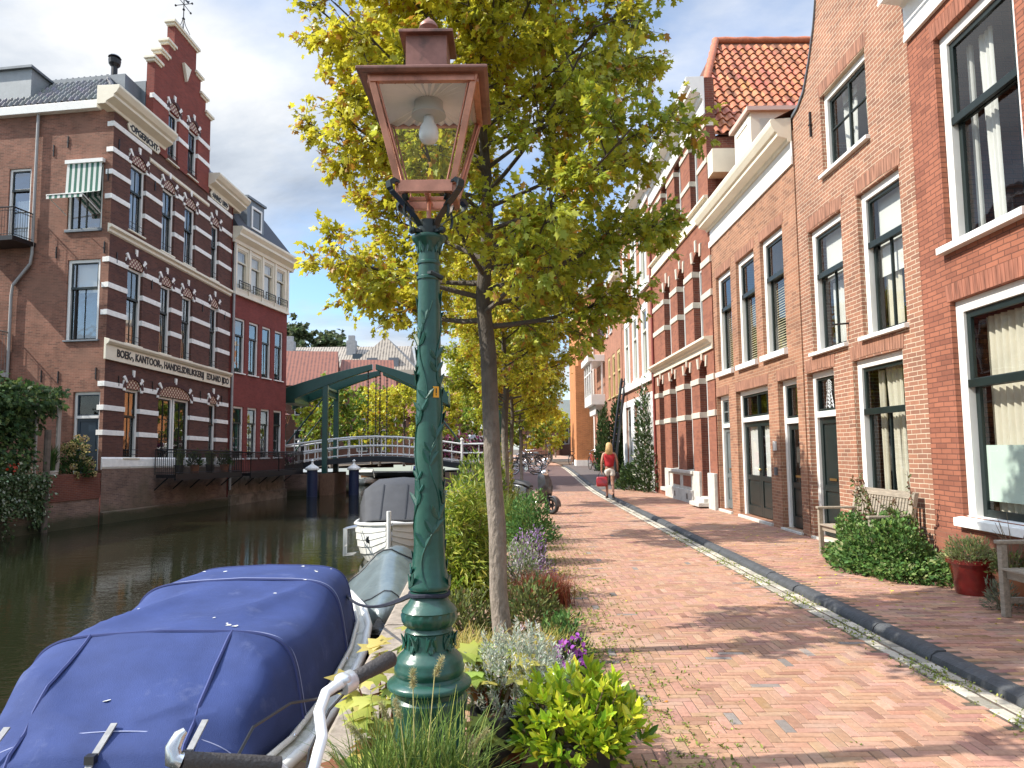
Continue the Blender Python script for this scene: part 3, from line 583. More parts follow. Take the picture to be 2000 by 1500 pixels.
for i in range(60):
    xa, xb = X0 + (X1 - X0) * i / 60, X0 + (X1 - X0) * (i + 1) / 60; za, zb = bell(xa), bell(xb)
    b.add([(xa, .03, za + .004), (xb, .03, zb + .004), (xb, -.33, zb + .004), (xa, -.33, za + .004), (xa, .03, za + .06), (xb, .03, zb + .06), (xb, -.33, zb + .06), (xa, -.33, za + .06)], [(0, 1, 5, 4), (3, 2, 1, 0), (4, 5, 6, 7), (2, 3, 7, 6)])
b.build('gable_coping', LEAD, h2)
window(h2, *hol[0], mull_lo=1, hbar=(6.62,), fw=.1, curt=[('c', .02, .42, 0, 1, .15), ('w', .60, .98, 0, 1, .3)], label='small attic window with cream curtains')
window(h2, *hol[1], rail=4.40, mull_lo=1, curt=[('b', 0.02, .98, .60, 1), ('w', .05, .95, 0, .58)], hbar=(), label='upper sash window with white blind and net curtain')
window(h2, *hol[2], rail=4.44, mull_lo=1, curt=[('b', .02, .98, .42, 1), ('c', .02, .45, 0, .6, .3), ('c', .55, 1., 0, .6)], label='upper sash window with half lowered blind and cream curtain')
window(h2, *hol[4], rail=2.08, fw=.12, mull_lo=1, curt=[('c', .42, .80, 0, 1, .35, -.1), ('c', .84, .97, 0, .98, .3)], label='ground floor window with parted curtains behind the bench')
door(h2, *hol[3], 2.12, kind='panel', ornate=True, label='dark green front door with ornate transom grille')
for k in hol: soldier(h2, k[0] - .04, k[1] + .04, k[3] + .004, .2, SOLD, rise=.03)
for x, z in ((.75, 8.3), (2.98, 6.95)): anchor(h2, x, z, .42)
b = MB(); b.tube([(2.0, 0, 3.42), (2.0, .26, 3.40)], .014, 6); b.build('flag_bracket', BLACK, h2)
b = MB(); b.quad((X0, -.3, 7.3), (1.9, -.3, 10.6), (1.9, -9, 10.6), (X0, -9, 7.3)); b.quad((1.9, -.3, 10.6), (X1 + .1, -.3, 7.2), (X1 + .1, -9, 7.2), (1.9, -9, 10.6)); b.build('roof', mat('roof_red', (.25, .09, .05), .7, var=.3, vscale=8), h2)
b = MB(); b.box(3.3, 3.8, -1.6, -1.0, 7.0, 9.6); b.build('chimney', BR4D, h2)
b = MB(); b.box(2.9, 3.0, -.62, -.55, 7.0, 10.4); b.build('vent_post', WHITE, h2)
b = MB()
for k in range(2): b.ball((.78 + .16 * k, -.16, .68), .07, 0, 10, 7)
for k in range(2): b.lathe([(.05, 0), (.065, .1), (.06, .1)], (.78 + .16 * k, -.16, .56), 10)
b.build('window_cactus', mat('cactus', (.45, .42, .12), .7, bump=.5, bscale=60), h2, 60)
# ================================================================ house 3 (three bays, cream cornice)
h3 = house((5.03, 13.5), 0, 'low orange brown brick house with three upper windows and cream cornice')
X0, X1 = -.78, 4.72
hol = [(-.10, 1.14, 3.40, 5.7), (1.53, 2.76, 3.40, 5.7), (3.18, 4.36, 3.40, 5.72), (-.48, .46, .1, 2.82), (1.0, 3.08, .12, 2.82), (3.64, 4.64, .12, 2.82)]
wall(h3, X0, X1, -.2, 6.62, hol, BR3); body(h3, X0, X1, -.2, 7.2, BR3, 7, (3.1,))
for i, k in enumerate(hol[:3]):
    window(h3, *k, rail=4.88, sash=GREEN, curt=[('v', .02, .98, 0, .62)], label=('nearest', 'middle', 'farthest')[i] + ' upper window with slatted blind', fw=.12, sillh=.13, sillo=.08)
    soldier(h3, k[0] - .04, k[1] + .04, k[3] + .004, .2, SOLD)
door(h3, *hol[3], 2.06, kind='glazed', label='narrow dark green glazed door nearest the bell gable house')
door(h3, *hol[4], 2.18, kind='double', label='wide double door with net curtains under a big transom')
door(h3, *hol[5], 2.1, kind='bars', leafm=mat('paint_slate', (.12, .14, .14), .4, var=.15), label='grey green plain door with barred transom')
for k in hol[3:]: soldier(h3, k[0] - .03, k[1] + .03, k[3] + .004, .2, SOLD)
cornice(h3, [(.004, 6.58), (.04, 6.58), (.04, 6.72), (.025, 6.75), (.025, 7.0), (.004, 7.0)], X0, X1 + .06, WHITE, 'frieze')
cornice(h3, [(.004, 7.003), (.07, 7.003), (.09, 7.06), (.26, 7.10), (.26, 7.17), (.30, 7.19), (.36, 7.30), (.38, 7.38), (.36, 7.42), (.0, 7.44)], X0 + .02, X1 + .1, CREAM, label='deep cream moulded cornice with gutter')
b = MB(); b.box(.62, .74, .01, .04, 1.52, 1.7); b.build('house_number_plate', WHITE, h3); b = MB(); b.box(.63, .7, .01, .05, 1.05, 1.2); b.build('doorbell_panel', LEAD, h3)
roof3 = mat('pantile_base', (.16, .06, .03), .8)
b = MB(); b.quad((X0, .3, 7.42), (X1, .3, 7.42), (X1, -3.2, 9.2), (X0, -3.2, 9.2)); b.quad((X0, -6.8, 7.2), (X1, -6.8, 7.2), (X1, -3.2, 9.2), (X0, -3.2, 9.2)); b.build('roof', roof3, h3)
dm = MB(); dm.box(2.55, 3.75, -2.2, -.40, 7.4, 9.1); dm.build('dormer', CREAM, h3); d_ = h3
b = MB(); b.box(2.45, 3.85, -2.3, -.30, 9.103, 9.2); b.build('dormer_roof', mat('dormer_pink', (.62, .45, .38), .6), h3)
window(h3, 2.62, 3.68, 7.75, 9.03, xf=Matrix.Translation((0, -.31, 0)), sill=False, label='white dormer window on the roof')
b = MB(); b.quad((2.546, -1.5, 8.2), (2.546, -.6, 8.2), (2.546, -.6, 8.95), (2.546, -1.5, 8.95)); b.build('dormer_pane', GLASS, h3)
b = MB(); b.box(4.2, 4.66, -1.2, .02, 8.35, 8.95); b.build('dormer_box', CREAM, h3)
# ================================================================ house 4 (banded brick, round arches)
h4 = house((5.0, 18.3), -.5, 'tall banded red brick house with round arched windows and stone plinth')
X0, X1 = -.12, 7.25
AX = [(.78, 1.62), (2.48, 3.40), (4.2, 5.15)]; GX = [(.55, 1.30), (2.15, 2.95), (3.95, 4.80), (5.75, 6.5)]; UX = [(.75, 1.65), (2.6, 3.5), (4.45, 5.35)]
hol = []
for a, c in UX: hol += [(a, c, 4.36, 6.80, .42), (a + .05, c - .05, 7.95, 10.0)]
UF = [(6.2, 6.95)]
for a, c in GX: hol.append((a, c, .95 if 2 < a < 5 else .3, 3.85, .36))
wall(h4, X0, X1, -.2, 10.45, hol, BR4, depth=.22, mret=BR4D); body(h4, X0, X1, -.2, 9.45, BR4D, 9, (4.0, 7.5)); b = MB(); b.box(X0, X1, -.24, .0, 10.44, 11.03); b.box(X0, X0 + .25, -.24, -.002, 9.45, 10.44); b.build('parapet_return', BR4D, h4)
GL4 = mat('sash_grey', (.22, .22, .21), .45)
for i, (a, c) in enumerate(UX):
    window(h4, a + .02, c - .02, 4.38, 6.38, rec=.18, rail=5.75, frame=GREY_P, sash=GL4, curt=[('w', .03, .97, 0, .6)], fw=.06, sill=True, sillm=STONE4, sillo=.02)
    b = MB(); n = 10; cx = (a + c) / 2; b.add([(cx, -.2, 6.38)] + [(cx - (c - a) / 2 * math.cos(math.pi * k / n), -.2, 6.38 + .42 * math.sin(math.pi * k / n)) for k in range(n + 1)], [(0, k + 2, k + 1) for k in range(n)]); b.build('arch_panel', BR4, h4)
    window(h4, a + .07, c - .07, 7.97, 9.97, rec=.15, rail=9.2, frame=GREY_P, sash=GL4, fw=.06, sillm=STONE4, sillo=.02)
for i, (a, c) in enumerate(GX):
    if 2 < a < 5: window(h4, a + .02, c - .02, .97, 3.5, rec=.18, rail=2.75, frame=GREY_P, sash=GL4, curt=[('w', .03, .97, 0, .5)], fw=.06, sillm=STONE4, sillo=.03)
    else: door(h4, a + .02, c - .02, .32, 3.5, 2.6, leafm=mat('paint_maroon', (.10, .015, .015), .35, coat=.3) if i == 0 else GREEN, fw=.06, rec=.18, frame=GREY_P, label='maroon front door' if i == 0 else None)
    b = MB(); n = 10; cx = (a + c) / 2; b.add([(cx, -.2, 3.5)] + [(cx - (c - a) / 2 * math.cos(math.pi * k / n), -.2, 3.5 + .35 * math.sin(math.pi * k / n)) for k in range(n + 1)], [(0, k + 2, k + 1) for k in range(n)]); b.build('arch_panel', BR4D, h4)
def bands(root, spans, zs, h, m, xf=None, out=.03, wrap=.2, name='stone_band'):
    for z in zs:
        for a, c in spans:
            if c - a > .02: b = MB(xf); b.box(a - .004, c + .004, -wrap, out, z, z + h); b.build(name, m, root, bevel=.006)
def gaps(x0, x1, ops):
    r_ = []; p = x0
    for a, c in sorted(ops): r_.append((p, a)); p = c
    return r_ + [(p, x1)]
bands(h4, gaps(X0, X1, GX), (2.37, 3.27), .15, STONE4); bands(h4, gaps(X0, X1, UX), (5.38, 6.23), .16, STONE4)
bands(h4, gaps(X0, X1, [(a + .05, c - .05) for a, c in UX]), (8.78, 9.75), .14, STONE4)
def keystone(root, cx, z, hw0, hw1, h, tl, m=STONE4, xf=None, y0=-.05, y1=.04):
    b = MB(xf); b.prism([(cx - hw0, z), (cx + hw0, z), (cx + hw1 - tl * .12, z + h), (cx - hw1 - tl * .12, z + h)], y0, y1); b.build('keystone', m, root, bevel=.006)
for ops, z, dxx, dzz, h_ in ((GX, 3.86, .38, -.2, .28), (UX, 6.81, .42, -.21, .32)):
    for a, c in ops:
        for dx_, dz_, tl in ((0, 0, 0), (-dxx, dzz, .5), (dxx, dzz, -.5)): keystone(h4, (a + c) / 2 + dx_, z + dz_, .055, .075, h_, tl)

cornice(h4, [(.004, 4.03), (.05, 4.03), (.05, 4.17), (.10, 4.19), (.13, 4.25), (.24, 4.28), (.24, 4.34), (.004, 4.355)], X0 - .0, X1, CREAM, 'string_course')
cornice(h4, [(.004, 7.5), (.06, 7.5), (.06, 7.56), (.03, 7.58), (.03, 7.86), (.12, 7.88), (.12, 7.94), (.004, 7.945)], X0, X1, CREAM, 'string_course')
cornice(h4, [(.004, 10.05), (.05, 10.05), (.05, 10.45), (.09, 10.48), (.12, 10.62), (.36, 10.68), (.36, 10.78), (.44, 10.84), (.48, 11.0), (.46, 11.05), (.0045, 11.06), (.0045, 10.06)], X0, X1, WHITE, label='heavy white cornice')
b = MB(); b.box(2.0, 5.0, .004, .10, -.1, .42); b.box(2.0, 5.0, .004, .06, .42, .86); b.box(1.95, 5.05, .0045, .12, .863, .95); b.box(1.35, 1.98, .004, .08, -.1, .95); b.box(5.06, 5.6, .004, .08, -.1, .95); b.box(X0 + .02, .5, .004, .09, -.1, .95)
b.build('stone_plinth', PLINTH, h4, bevel=.01)
b = MB(); b.box(2.3, 3.2, .0605, .066, .5, .8); b.box(3.6, 4.5, .0605, .066, .5, .8); b.build('plinth_brick_panel', BR4, h4); b = MB(); b.box(2.6, 2.72, .1005, .106, .15, .3); b.box(4.1, 4.22, .1005, .106, .15, .3); b.build('air_vent', BLACK, h4)
b = MB(); b.box(.45, 1.4, 0.004, .35, .1, .2); b.box(.5, 1.35, 0.003, .2, .2, .3); b.build('doorstep', PLINTH, h4, bevel=.01)
b = MB(); b.tube([(7.15, .05, .1), (7.15, .05, 10.0)], .045, 8); b.build('drainpipe', mat('pipe_red', (.22, .05, .04), .5), h4, 60)
# hipped orange roof whose side slope rises over the low house
zE = 9.5
pantiles('pantile_slope', h4, (X0 - .12, -.2, zE), (0, -1, 0), (.62, 0, .785), 8.0, 5.6, keep=lambda u, v: u > (v - 1.7) * .30, tw=.25, ex=.33, seed=4, amp=.045, lift=.04)
b = MB(); wv = Vector((.62, 0, .785)); p0 = Vector((X0 - .12, -.2, zE)); q = [p0 + wv * v_ + Vector((0, -(v_ - 1.7) * .30 + .02, .03)) for v_ in np.linspace(1.8, 5.6, 18)]
rad = [.12 if i % 2 else .10 for i in range(18)]; b.tube(q, rad, 10); e0 = q[-1]; b.tube([e0 + Vector((0, -k * .3, 0)) for k in range(22)], [.12 if k % 2 else .1 for k in range(22)], 10); b.build('ridge_tile', mat('ridge_orange', (.46, .14, .06), .6, var=.25, vscale=9), h4, 40)
b = MB(); e1 = p0 + wv * 5.6; dn = Vector((0, 0, -.04)); ha = p0 + wv * 1.75 + dn; hb_ = e1 + Vector((0, -1.17, 0)) + dn
b.add([tuple(p0 + dn), tuple(p0 + Vector((0, -8.3, 0)) + dn), tuple(e1 + Vector((0, -8.3, 0)) + dn), tuple(hb_), tuple(ha)], [(0, 1, 2, 3, 4)])
b.quad((X1, -.25, 11.0), tuple(ha), tuple(hb_), (X1, -1.4, 13.85)); b.quad((X1, -8.5, 11), (X1, -1.4, 13.85), tuple(hb_), tuple(e1 + Vector((0, -8.3, 0)) + dn)); b.build('roof', roof3, h4)
# ================================================================ house 5 (white frames)
h5 = house((4.94, 25.5), 0, 'faded red brick house with tall white framed windows above white ground floor')
X0, X1 = 0.1, 7.3
WX = [(.85, 2.2), (3.0, 4.3), (5.1, 6.4)]; hol = [(a, c, 4.3, 6.95) for a, c in WX] + [(a, c, 7.75, 10.2) for a, c in WX] + [(1.0, 2.4, .9, 3.3), (3.2, 4.3, .1, 3.3), (5.0, 6.4, .9, 3.3)]
wall(h5, X0, X1, -.2, 10.6, hol, BR5); body(h5, X0, X1, -.2, 11.2, BR5, 8, (3.8, 7.3))
for k in hol[:6]: window(h5, *k, fw=.26, rec=-.035, rail=k[2] + 1.6, sash=mat('sash_pale', (.5, .5, .42), .5), glass=GLASS, curt=[('w', 0, 1, 0, 1)])
b = MB(); b.box(X0, X1, .003, .10, 7.40, 7.66); b.box(X0, X1, .003, .10, 3.95, 4.21); b.build('sill_band', WHITE, h5)
b = MB()
for a, c in gaps(X0, X1, [(1.0, 2.4), (3.2, 4.3), (5.0, 6.4)]): b.box(a, c, .004, .05, -.1, 3.55)
b.box(X0, X1, .004, .052, 3.3, 3.56); b.build('plaster_front', mat('plaster_white', (.74, .73, .70), .8, var=.08), h5)
window(h5, 1.0, 2.4, .9, 3.3, rec=.05, rail=2.6); window(h5, 5.0, 6.4, .9, 3.3, rec=.05, rail=2.6); door(h5, 3.2, 4.3, .1, 3.3, 2.4)
cornice(h5, [(.004, 10.5), (.06, 10.5), (.06, 10.85), (.36, 10.95), (.42, 11.2), (-.3, 11.25)], X0, X1, WHITE)
b = MB(); b.quad((X0, .4, 11.2), (X1, .4, 11.2), (X1, -4, 13.5), (X0, -4, 13.5)); b.quad((X0, -8, 11.2), (X1, -8, 11.2), (X1, -4, 13.5), (X0, -4, 13.5)); b.build('roof', roof3, h5)
# ================================================================ house 6 (bay window)
h6 = house((4.94, 32.9), 0, 'red brick house with white bay window and three yellow shuttered windows')
X0, X1 = 0.05, 11.0
YW = mat('paint_ochre', (.55, .43, .2), .5); WX = [(.6, 1.6), (2.3, 3.3), (4.0, 4.9)]
hol = [(a, c, 4.1, 6.15) for a, c in WX] + [(2.95, 3.7, 7.3, 8.4), (4.45, 5.1, 7.3, 8.5), (6.2, 9.8, 7.4, 8.9), (1.2, 2.2, .1, 3.0), (4.6, 6.0, 1, 3.0)]
wall(h6, X0, X1, -.2, 9.3, hol, BR5); body(h6, X0, X1, -.2, 9.6, BR5, 8, (3.6, 6.9))
for k in hol[:3]: window(h6, *k, frame=YW, sash=YW, rail=5.2, rec=.02, fw=.16)
for k in hol[3:5]: window(h6, *k, rec=-.03, fw=.12)
window(h6, *hol[5], frame=mat('paint_brown', (.12, .05, .03), .5), sash=mat('paint_brown', (0, 0, 0)), mull_lo=4); door(h6, *hol[6], 2.3); window(h6, *hol[7], rail=2.4)
by = MB(); by.box(6.2, 9.8, .004, .75, 3.9, 4.45); by.box(6.1, 9.9, .004, .9, 6.2, 6.55); by.prism([(6.2, 3.9), (9.8, 3.9), (9.4, 3.4), (6.6, 3.4)], .004, .5)
for x in (6.2, 7.35, 8.55, 9.7): by.box(x, x + .1, .65, .75, 4.45, 6.2)
by.box(6.2, 6.28, .1, .2, 4.45, 6.2); by.box(6.2, 9.8, .66, .74, 5.6, 5.68); byo = by.build('bay_window', WHITE, h6, bevel=.01)
b = MB(); b.quad((6.22, .7, 4.45), (9.78, .7, 4.45), (9.78, .7, 6.2), (6.22, .7, 6.2)); b.quad((6.24, .0, 4.45), (6.24, .7, 4.45), (6.24, .7, 6.2), (6.24, 0, 6.2)); b.build('bay_pane', GLASS, byo)
cornice(h6, [(.004, 9.1), (.05, 9.1), (.05, 9.3), (.3, 9.4), (.34, 9.6), (-.3, 9.62)], X0, X1, CREAM)
b = MB(); b.quad((X0, .3, 9.6), (X1, .3, 9.6), (X1, -4, 12.2), (X0, -4, 12.2)); b.quad((X0, -8, 9.6), (X1, -8, 9.6), (X1, -4, 12.2), (X0, -4, 12.2)); b.build('roof', roof3, h6)
b = MB(); b.tube([(10.9, .08, .1), (10.9, .08, 9.2)], .06, 8); b.build('drainpipe', WHITE, h6)
# ================================================================ house 7 (orange brick tower front)
h7 = house((4.75, 44.6), 0, 'tall orange brick corner building with projecting pier beyond the bay window house', 'building')
h7['category'] = 'building'
X0, X1 = 0.05, 16.0
hol = [(2.2, 3.6, 1.6, 3.6), (2.2, 3.6, 5.2, 7.4), (5.5, 7, 1.6, 3.6), (5.5, 7, 5.2, 7.4), (9, 10.5, 5.2, 7.4), (9, 10.5, 1.6, 3.6)]
wall(h7, X0, X1, 0, 11.0, hol, BR7); body(h7, X0, X1, 0, 11, BR7, 10, (4.5, 8))
for k in hol: window(h7, *k, rail=(k[2] + k[3]) / 2 + .4)
b = MB(); b.box(.05, 1.4, .003, .9, .9, 6.6); b.box(.25, 1.2, .003, .7, 6.6, 8.0); b.build('brick_pier', BR7, h7)
b = MB(); b.box(.0, 1.45, .004, .95, .2, .9); b.build('pier_base', STONE, h7)
b = MB(); b.box(.0, 16.0, -.3, .25, 11.0, 11.4); b.build('parapet', mat('paint_pale_stone', (.6, .5, .38), .7), h7)
b = MB(); b.box(X0, X1, -9, -.3, 11.0, 11.2); b.build('roof', LEAD, h7)
# ================================================================ left bank: the printing house
LA = (-14.963, 27.475); LRZ = R(90 - 188.46)
hl = empty('printing_house', (*LA, 0), LRZ, 'dark brick corner building with white bands, stepped gable and painted name band across the canal', 'building')
EXF = Matrix.Translation((.36, 0, 0)) @ Matrix(((0, 1, 0, 0), (-1, 0, 0, 0), (0, 0, 1, 0), (0, 0, 0, 1)))
SX = lambda a, c: (-c, -a)
GW = [(.80, 1.68, 1.46, 4.12), (2.88, 5.13, 1.20, 4.06), (6.65, 7.27, 1.55, 4.12)]
FW = [(.71, 1.63, 5.90, 8.9), (2.80, 3.54, 5.90, 8.82), (4.34, 5.11, 5.90, 8.78), (6.55, 7.22, 5.90, 8.9)]
SW = [(.69, 1.62, 10.38, 13.08), (2.74, 3.6, 10.28, 13.04), (4.33, 5.17, 10.28, 12.98), (6.5, 7.15, 10.28, 13.0)]
AW = [(2.91, 3.64, 14.36, 16.58), (4.37, 5.11, 14.42, 16.62)]
hol = [(*SX(a, c), e, f) for a, c, e, f in GW + FW + SW]
wall(hl, -8.3, .36, .95, 14.6, hol, BRL, depth=.2)
b = MB()
gp = [(1.87, 14.6), (1.87, 18.0), (2.3, 18.0), (2.3, 18.65), (2.75, 18.65), (2.75, 19.4), (3.15, 19.4), (3.15, 20.55), (4.81, 20.55), (4.81, 19.4), (5.21, 19.4), (5.21, 18.65), (5.66, 18.65), (5.66, 18.0), (6.1, 18.0), (6.1, 14.6)]
cols = [(1.87, 18.0), (2.3, 18.65), (2.75, 19.4), (3.15, 20.55), (4.81, 19.4), (5.21, 18.65), (5.66, 18.0)]
zs = sorted({14.3, 14.6, *[q for h in AW for q in h[2:]], 18.0, 18.65, 19.4, 20.55}); xs = sorted({1.87, 2.3, 2.75, 3.15, 4.81, 5.21, 5.66, 6.1, *[q for h in AW for q in h[:2]]})
def gtop(x): return 18.0 if (x < 2.3 or x > 5.66) else 18.65 if (x < 2.75 or x > 5.21) else 19.4 if (x < 3.15 or x > 4.81) else 20.55
for i in range(len(xs) - 1):
    for j in range(len(zs) - 1):
        cx, cz = (xs[i] + xs[i + 1]) / 2, (zs[j] + zs[j + 1]) / 2
        if cz > gtop(cx) or any(h[0] < cx < h[1] and h[2] < cz < h[3] for h in AW): continue
        for y_ in (.05, -.3): b.quad((-xs[i], y_, zs[j]), (-xs[i + 1], y_, zs[j]), (-xs[i + 1], y_, zs[j + 1]), (-xs[i], y_, zs[j + 1]))
for (a, c), (d, e) in zip(gp[:-1], gp[1:]): b.quad((-a, .05, c), (-d, .05, e), (-d, -.3, e), (-a, -.3, c))
for a, c, e, f in AW:
    for (p, q), (r_, s_) in zip([(a, e), (a, f), (c, f), (c, e)], [(a, f), (c, f), (c, e), (a, e)]): b.quad((-p, .05, q), (-r_, .05, s_), (-r_, -.3, s_), (-p, -.3, q))
b.build('stepped_gable', BRG, hl)
for s0, s1, z in ((1.7, 2.36, 18.0), (2.14, 2.82, 18.65), (2.6, 3.24, 19.4), (2.98, 4.98, 20.55), (4.72, 5.36, 19.4), (5.14, 5.82, 18.65), (5.6, 6.26, 18.0)):
    b = MB(); b.box(-s1, -s0, -.36, .16, z + .1, z + .22); b.box(-s1 + .07, -s0 - .07, -.3, .1, z, z + .1); b.build('gable_coping', CREAM, hl, bevel=.015)
b = MB(); b.add([(-3.0, -.36, 20.77), (-4.96, -.36, 20.77), (-4.96, .16, 20.77), (-3.0, .16, 20.77), (-3.6, -.1, 21.1), (-4.36, -.1, 21.1)], [(0, 1, 5, 4), (2, 3, 4, 5), (1, 2, 5), (3, 0, 4)])
b.build('gable_cap', CREAM, hl); b = MB(); b.prism([(-3.72, 19.25), (-4.24, 19.25), (-4.12, 18.9), (-3.98, 18.5), (-3.84, 18.9)], .052, .2)
b.build('gable_bracket', CREAM, hl, bevel=.015)
b = MB(); mz = 20.95
b.tube([(-3.98, -.1, mz), (-3.98, -.1, mz + 1.95)], .022, 6)
for k in range(4): a = R(45 + 90 * k); b.tube([(-3.98 + .35 * math.cos(a), -.1 + .25 * math.sin(a), mz), (-3.98 + .1 * math.cos(a), -.1 + .1 * math.sin(a), mz + .3), (-3.98, -.1, mz + .65)], .016, 5)
b.tube([(-3.45, -.1, mz + 1.3), (-4.51, -.1, mz + 1.3)], .016, 5); b.tube([(-3.98, -.5, mz + 1.3), (-3.98, .3, mz + 1.3)], .016, 5)
for p in ((-3.45, -.1), (-4.51, -.1), (-3.98, -.5), (-3.98, .3)): b.ball((p[0], p[1], mz + 1.3), .05, 0, 6, 5)
b.ball((-3.98, -.1, mz + 1.05), .06, 0, 6, 5); b.ball((-3.98, -.1, mz + .6), .07, 0, 6, 5); b.ball((-3.98, -.1, mz + 1.95), .05, 0, 6, 5)
b.add([(-3.7, -.1, mz + 1.62), (-4.2, -.1, mz + 1.66), (-4.4, -.1, mz + 1.8), (-4.3, -.1, mz + 1.58), (-3.98, -.1, mz + 1.55), (-3.7, -.085, mz + 1.62), (-4.2, -.085, mz + 1.66), (-4.4, -.085, mz + 1.8), (-4.3, -.085, mz + 1.58), (-3.98, -.085, mz + 1.55)], [(0, 1, 2, 3, 4), (9, 8, 7, 6, 5)])
b.build('weather_vane', BLACK, hl)
TYM = bpy.data.materials.new('tile_checker'); TYM.use_nodes = True; t = TYM.node_tree; p = t.nodes['Principled BSDF']; p.inputs['Roughness'].default_value = .5
tcn = t.nodes.new('ShaderNodeTexCoord'); mp = t.nodes.new('ShaderNodeMapping'); mp.inputs['Rotation'].default_value = (0, R(45), 0); ck = t.nodes.new('ShaderNodeTexVoronoi'); ck.inputs['Scale'].default_value = 7.5; ck.inputs['Randomness'].default_value = 0; t.links.new(tcn.outputs['Object'], mp.inputs[0])
sp = t.nodes.new('ShaderNodeSeparateXYZ'); cbn = t.nodes.new('ShaderNodeCombineXYZ'); t.links.new(mp.outputs[0], sp.inputs[0]); t.links.new(sp.outputs[0], cbn.inputs[0]); t.links.new(sp.outputs[2], cbn.inputs[1]); t.links.new(cbn.outputs[0], ck.inputs['Vector'])
rr = t.nodes.new('ShaderNodeValToRGB'); rr.color_ramp.elements[0].position = .30; rr.color_ramp.elements[0].color = (.6, .5, .36, 1); rr.color_ramp.elements[1].position = .36; rr.color_ramp.elements[1].color = (.17, .04, .028, 1); t.links.new(ck.outputs['Distance'], rr.inputs[0]); t.links.new(rr.outputs[0], p.inputs['Base Color'])
ARCHB = mat('brick_arch_dark', (.07, .025, .022), .8, var=.3, vscale=12)
def lwin(k, rise=.42, french=False, y=0., rail=.6, rails=True, curt=()):
    a, c, e, f = k; xf = Matrix.Translation((0, y, 0)) if y else None
    if french:
        m_ = (a + c) / 2
        for q0, q1 in ((a, m_ - .04), (m_ + .04, c)): window(hl, -q1 + .0, -q0, e, f, fw=.1, rec=.10, sash=GREEN, glass=GLASSL, mull_lo=1, hbar=(e + 1.0, e + 1.9), xf=xf, sill=False, sw=.06)
    else: window(hl, -c, -a, e, f, fw=.1, rec=.10, rail=e + (f - e) * rail, sash=GREEN, mull_lo=1, mull_hi=1, glass=GLASSL, xf=xf, curt=curt, sill=True, sillm=CREAM, sw=.05)
    b = MB(xf); n = 10; cx = -(a + c) / 2; hw = (c - a) / 2 + .02
    b.prism([(cx + hw * math.cos(math.pi * i / n), f + .005 + rise * math.sin(math.pi * i / n)) for i in range(n + 1)], -.05, .008); b.build('tile_tympanum', TYM, hl)
    b = MB(xf); n = 14; rg = []
    for i in range(n + 1):
        t_ = math.pi * i / n; ca, sa = math.cos(t_), math.sin(t_); rg.append([(cx + (hw) * ca, q, f + .01 + rise * sa) for q in (.004, .05)] + [(cx + (hw + .15) * ca, q, f + .01 + (rise + .17) * sa) for q in (.05, .004)])
    b.loft(rg); b.build('arch_ring', ARCHB, hl)
    for q, dz, ang in ((0, rise + .10, 0), (-.75, rise * .62, .7), (.75, rise * .62, -.7)):
        px, pz = cx + hw * q * 1.12, f + dz; ca, sa = math.cos(ang), math.sin(ang); P = lambda u, v: (px + u * ca + v * -sa * 1.0, pz + u * sa + v * ca)
        b = MB(xf); b.prism([P(-.05, 0), P(.05, 0), P(.07, .27), P(-.07, .27)], .0, .06); b.build('keystone', STONE, hl, bevel=.008)
    for sg in (-1, 1): b = MB(xf); b.box(cx + sg * (hw - .01), cx + sg * (hw + .13), -.04, .045, f - .1, f + .3); b.build('impost_stone', STONE, hl, bevel=.008)
    if rails and not french:
        b = MB(xf); 
        for zz_ in (.12, .3): b.tube([(-c, .03, e + zz_), (-a, .03, e + zz_)], .012, 5)
        b.build('window_rail', BLACK, hl)
for k in GW: lwin(k, rise=.5 if k[1] - k[0] > 1.5 else .38, french=k[1] - k[0] > 1.5)
for k in FW + SW: lwin(k, curt=[('w', .02, .98, .0, .45)] if k[2] < 7 else [('w', .02, .4, 0, 1), ('w', .6, .98, 0, 1)])
for k in AW: lwin(k, y=.05)
def lb(spans, zs, h, out=.03, m=STONE, name='stone_band', y=0.): bands(hl, [(-c, -a) for a, c in spans], zs, h, m, out=out + y, wrap=.12, name=name)
S0, S1 = -.36, 8.3
lb(gaps(S0 - .03, S1, [k[:2] for k in GW]), (2.28, 3.20, 4.08), .19)
lb(gaps(S0 - .03, S1, [k[:2] for k in FW]), (6.75, 7.78, 8.75), .2); lb(gaps(S0 - .03, S1, [k[:2] for k in SW]), (11.18, 12.13, 13.0), .19)
lb([(S0 - .03, 1.9), (6.1, S1)], (14.0,), .2); lb(gaps(1.85, 6.12, [k[:2] for k in AW]), (15.55, 16.45), .2, y=.05)
xf_end = EXF
bands(hl, [(-.02, .25)], (2.281, 3.201, 4.081, 6.751, 7.781, 8.751, 11.181, 12.131, 13.001, 14.001), .188, STONE, xf=EXF)
b = MB(); b.profx([(.0, 1.0), (.05, 1.12), (.05, 1.42), (.0, 1.48)], -8.3, .39); b.build('base_course', STONE, hl, bevel=.01)
b = MB(); b.profx([(.0, 9.85), (.06, 9.9), (.06, 10.0), (.16, 10.06), (.16, 10.16), (.0, 10.2)], -8.3, .5); b.profx([(.0, 13.66), (.05, 13.7), (.05, 13.82), (0, 13.86)], -6.2, -1.8); b.build('string_course', CREAM, hl, bevel=.008)
b = MB(); b.profx([(.0, 5.08), (.09, 5.08), (.09, 5.62), (.16, 5.66), (.22, 5.74), (.22, 5.82), (.0, 5.88)], -8.3, .46); b.build('name_band', CREAM, hl, bevel=.008)
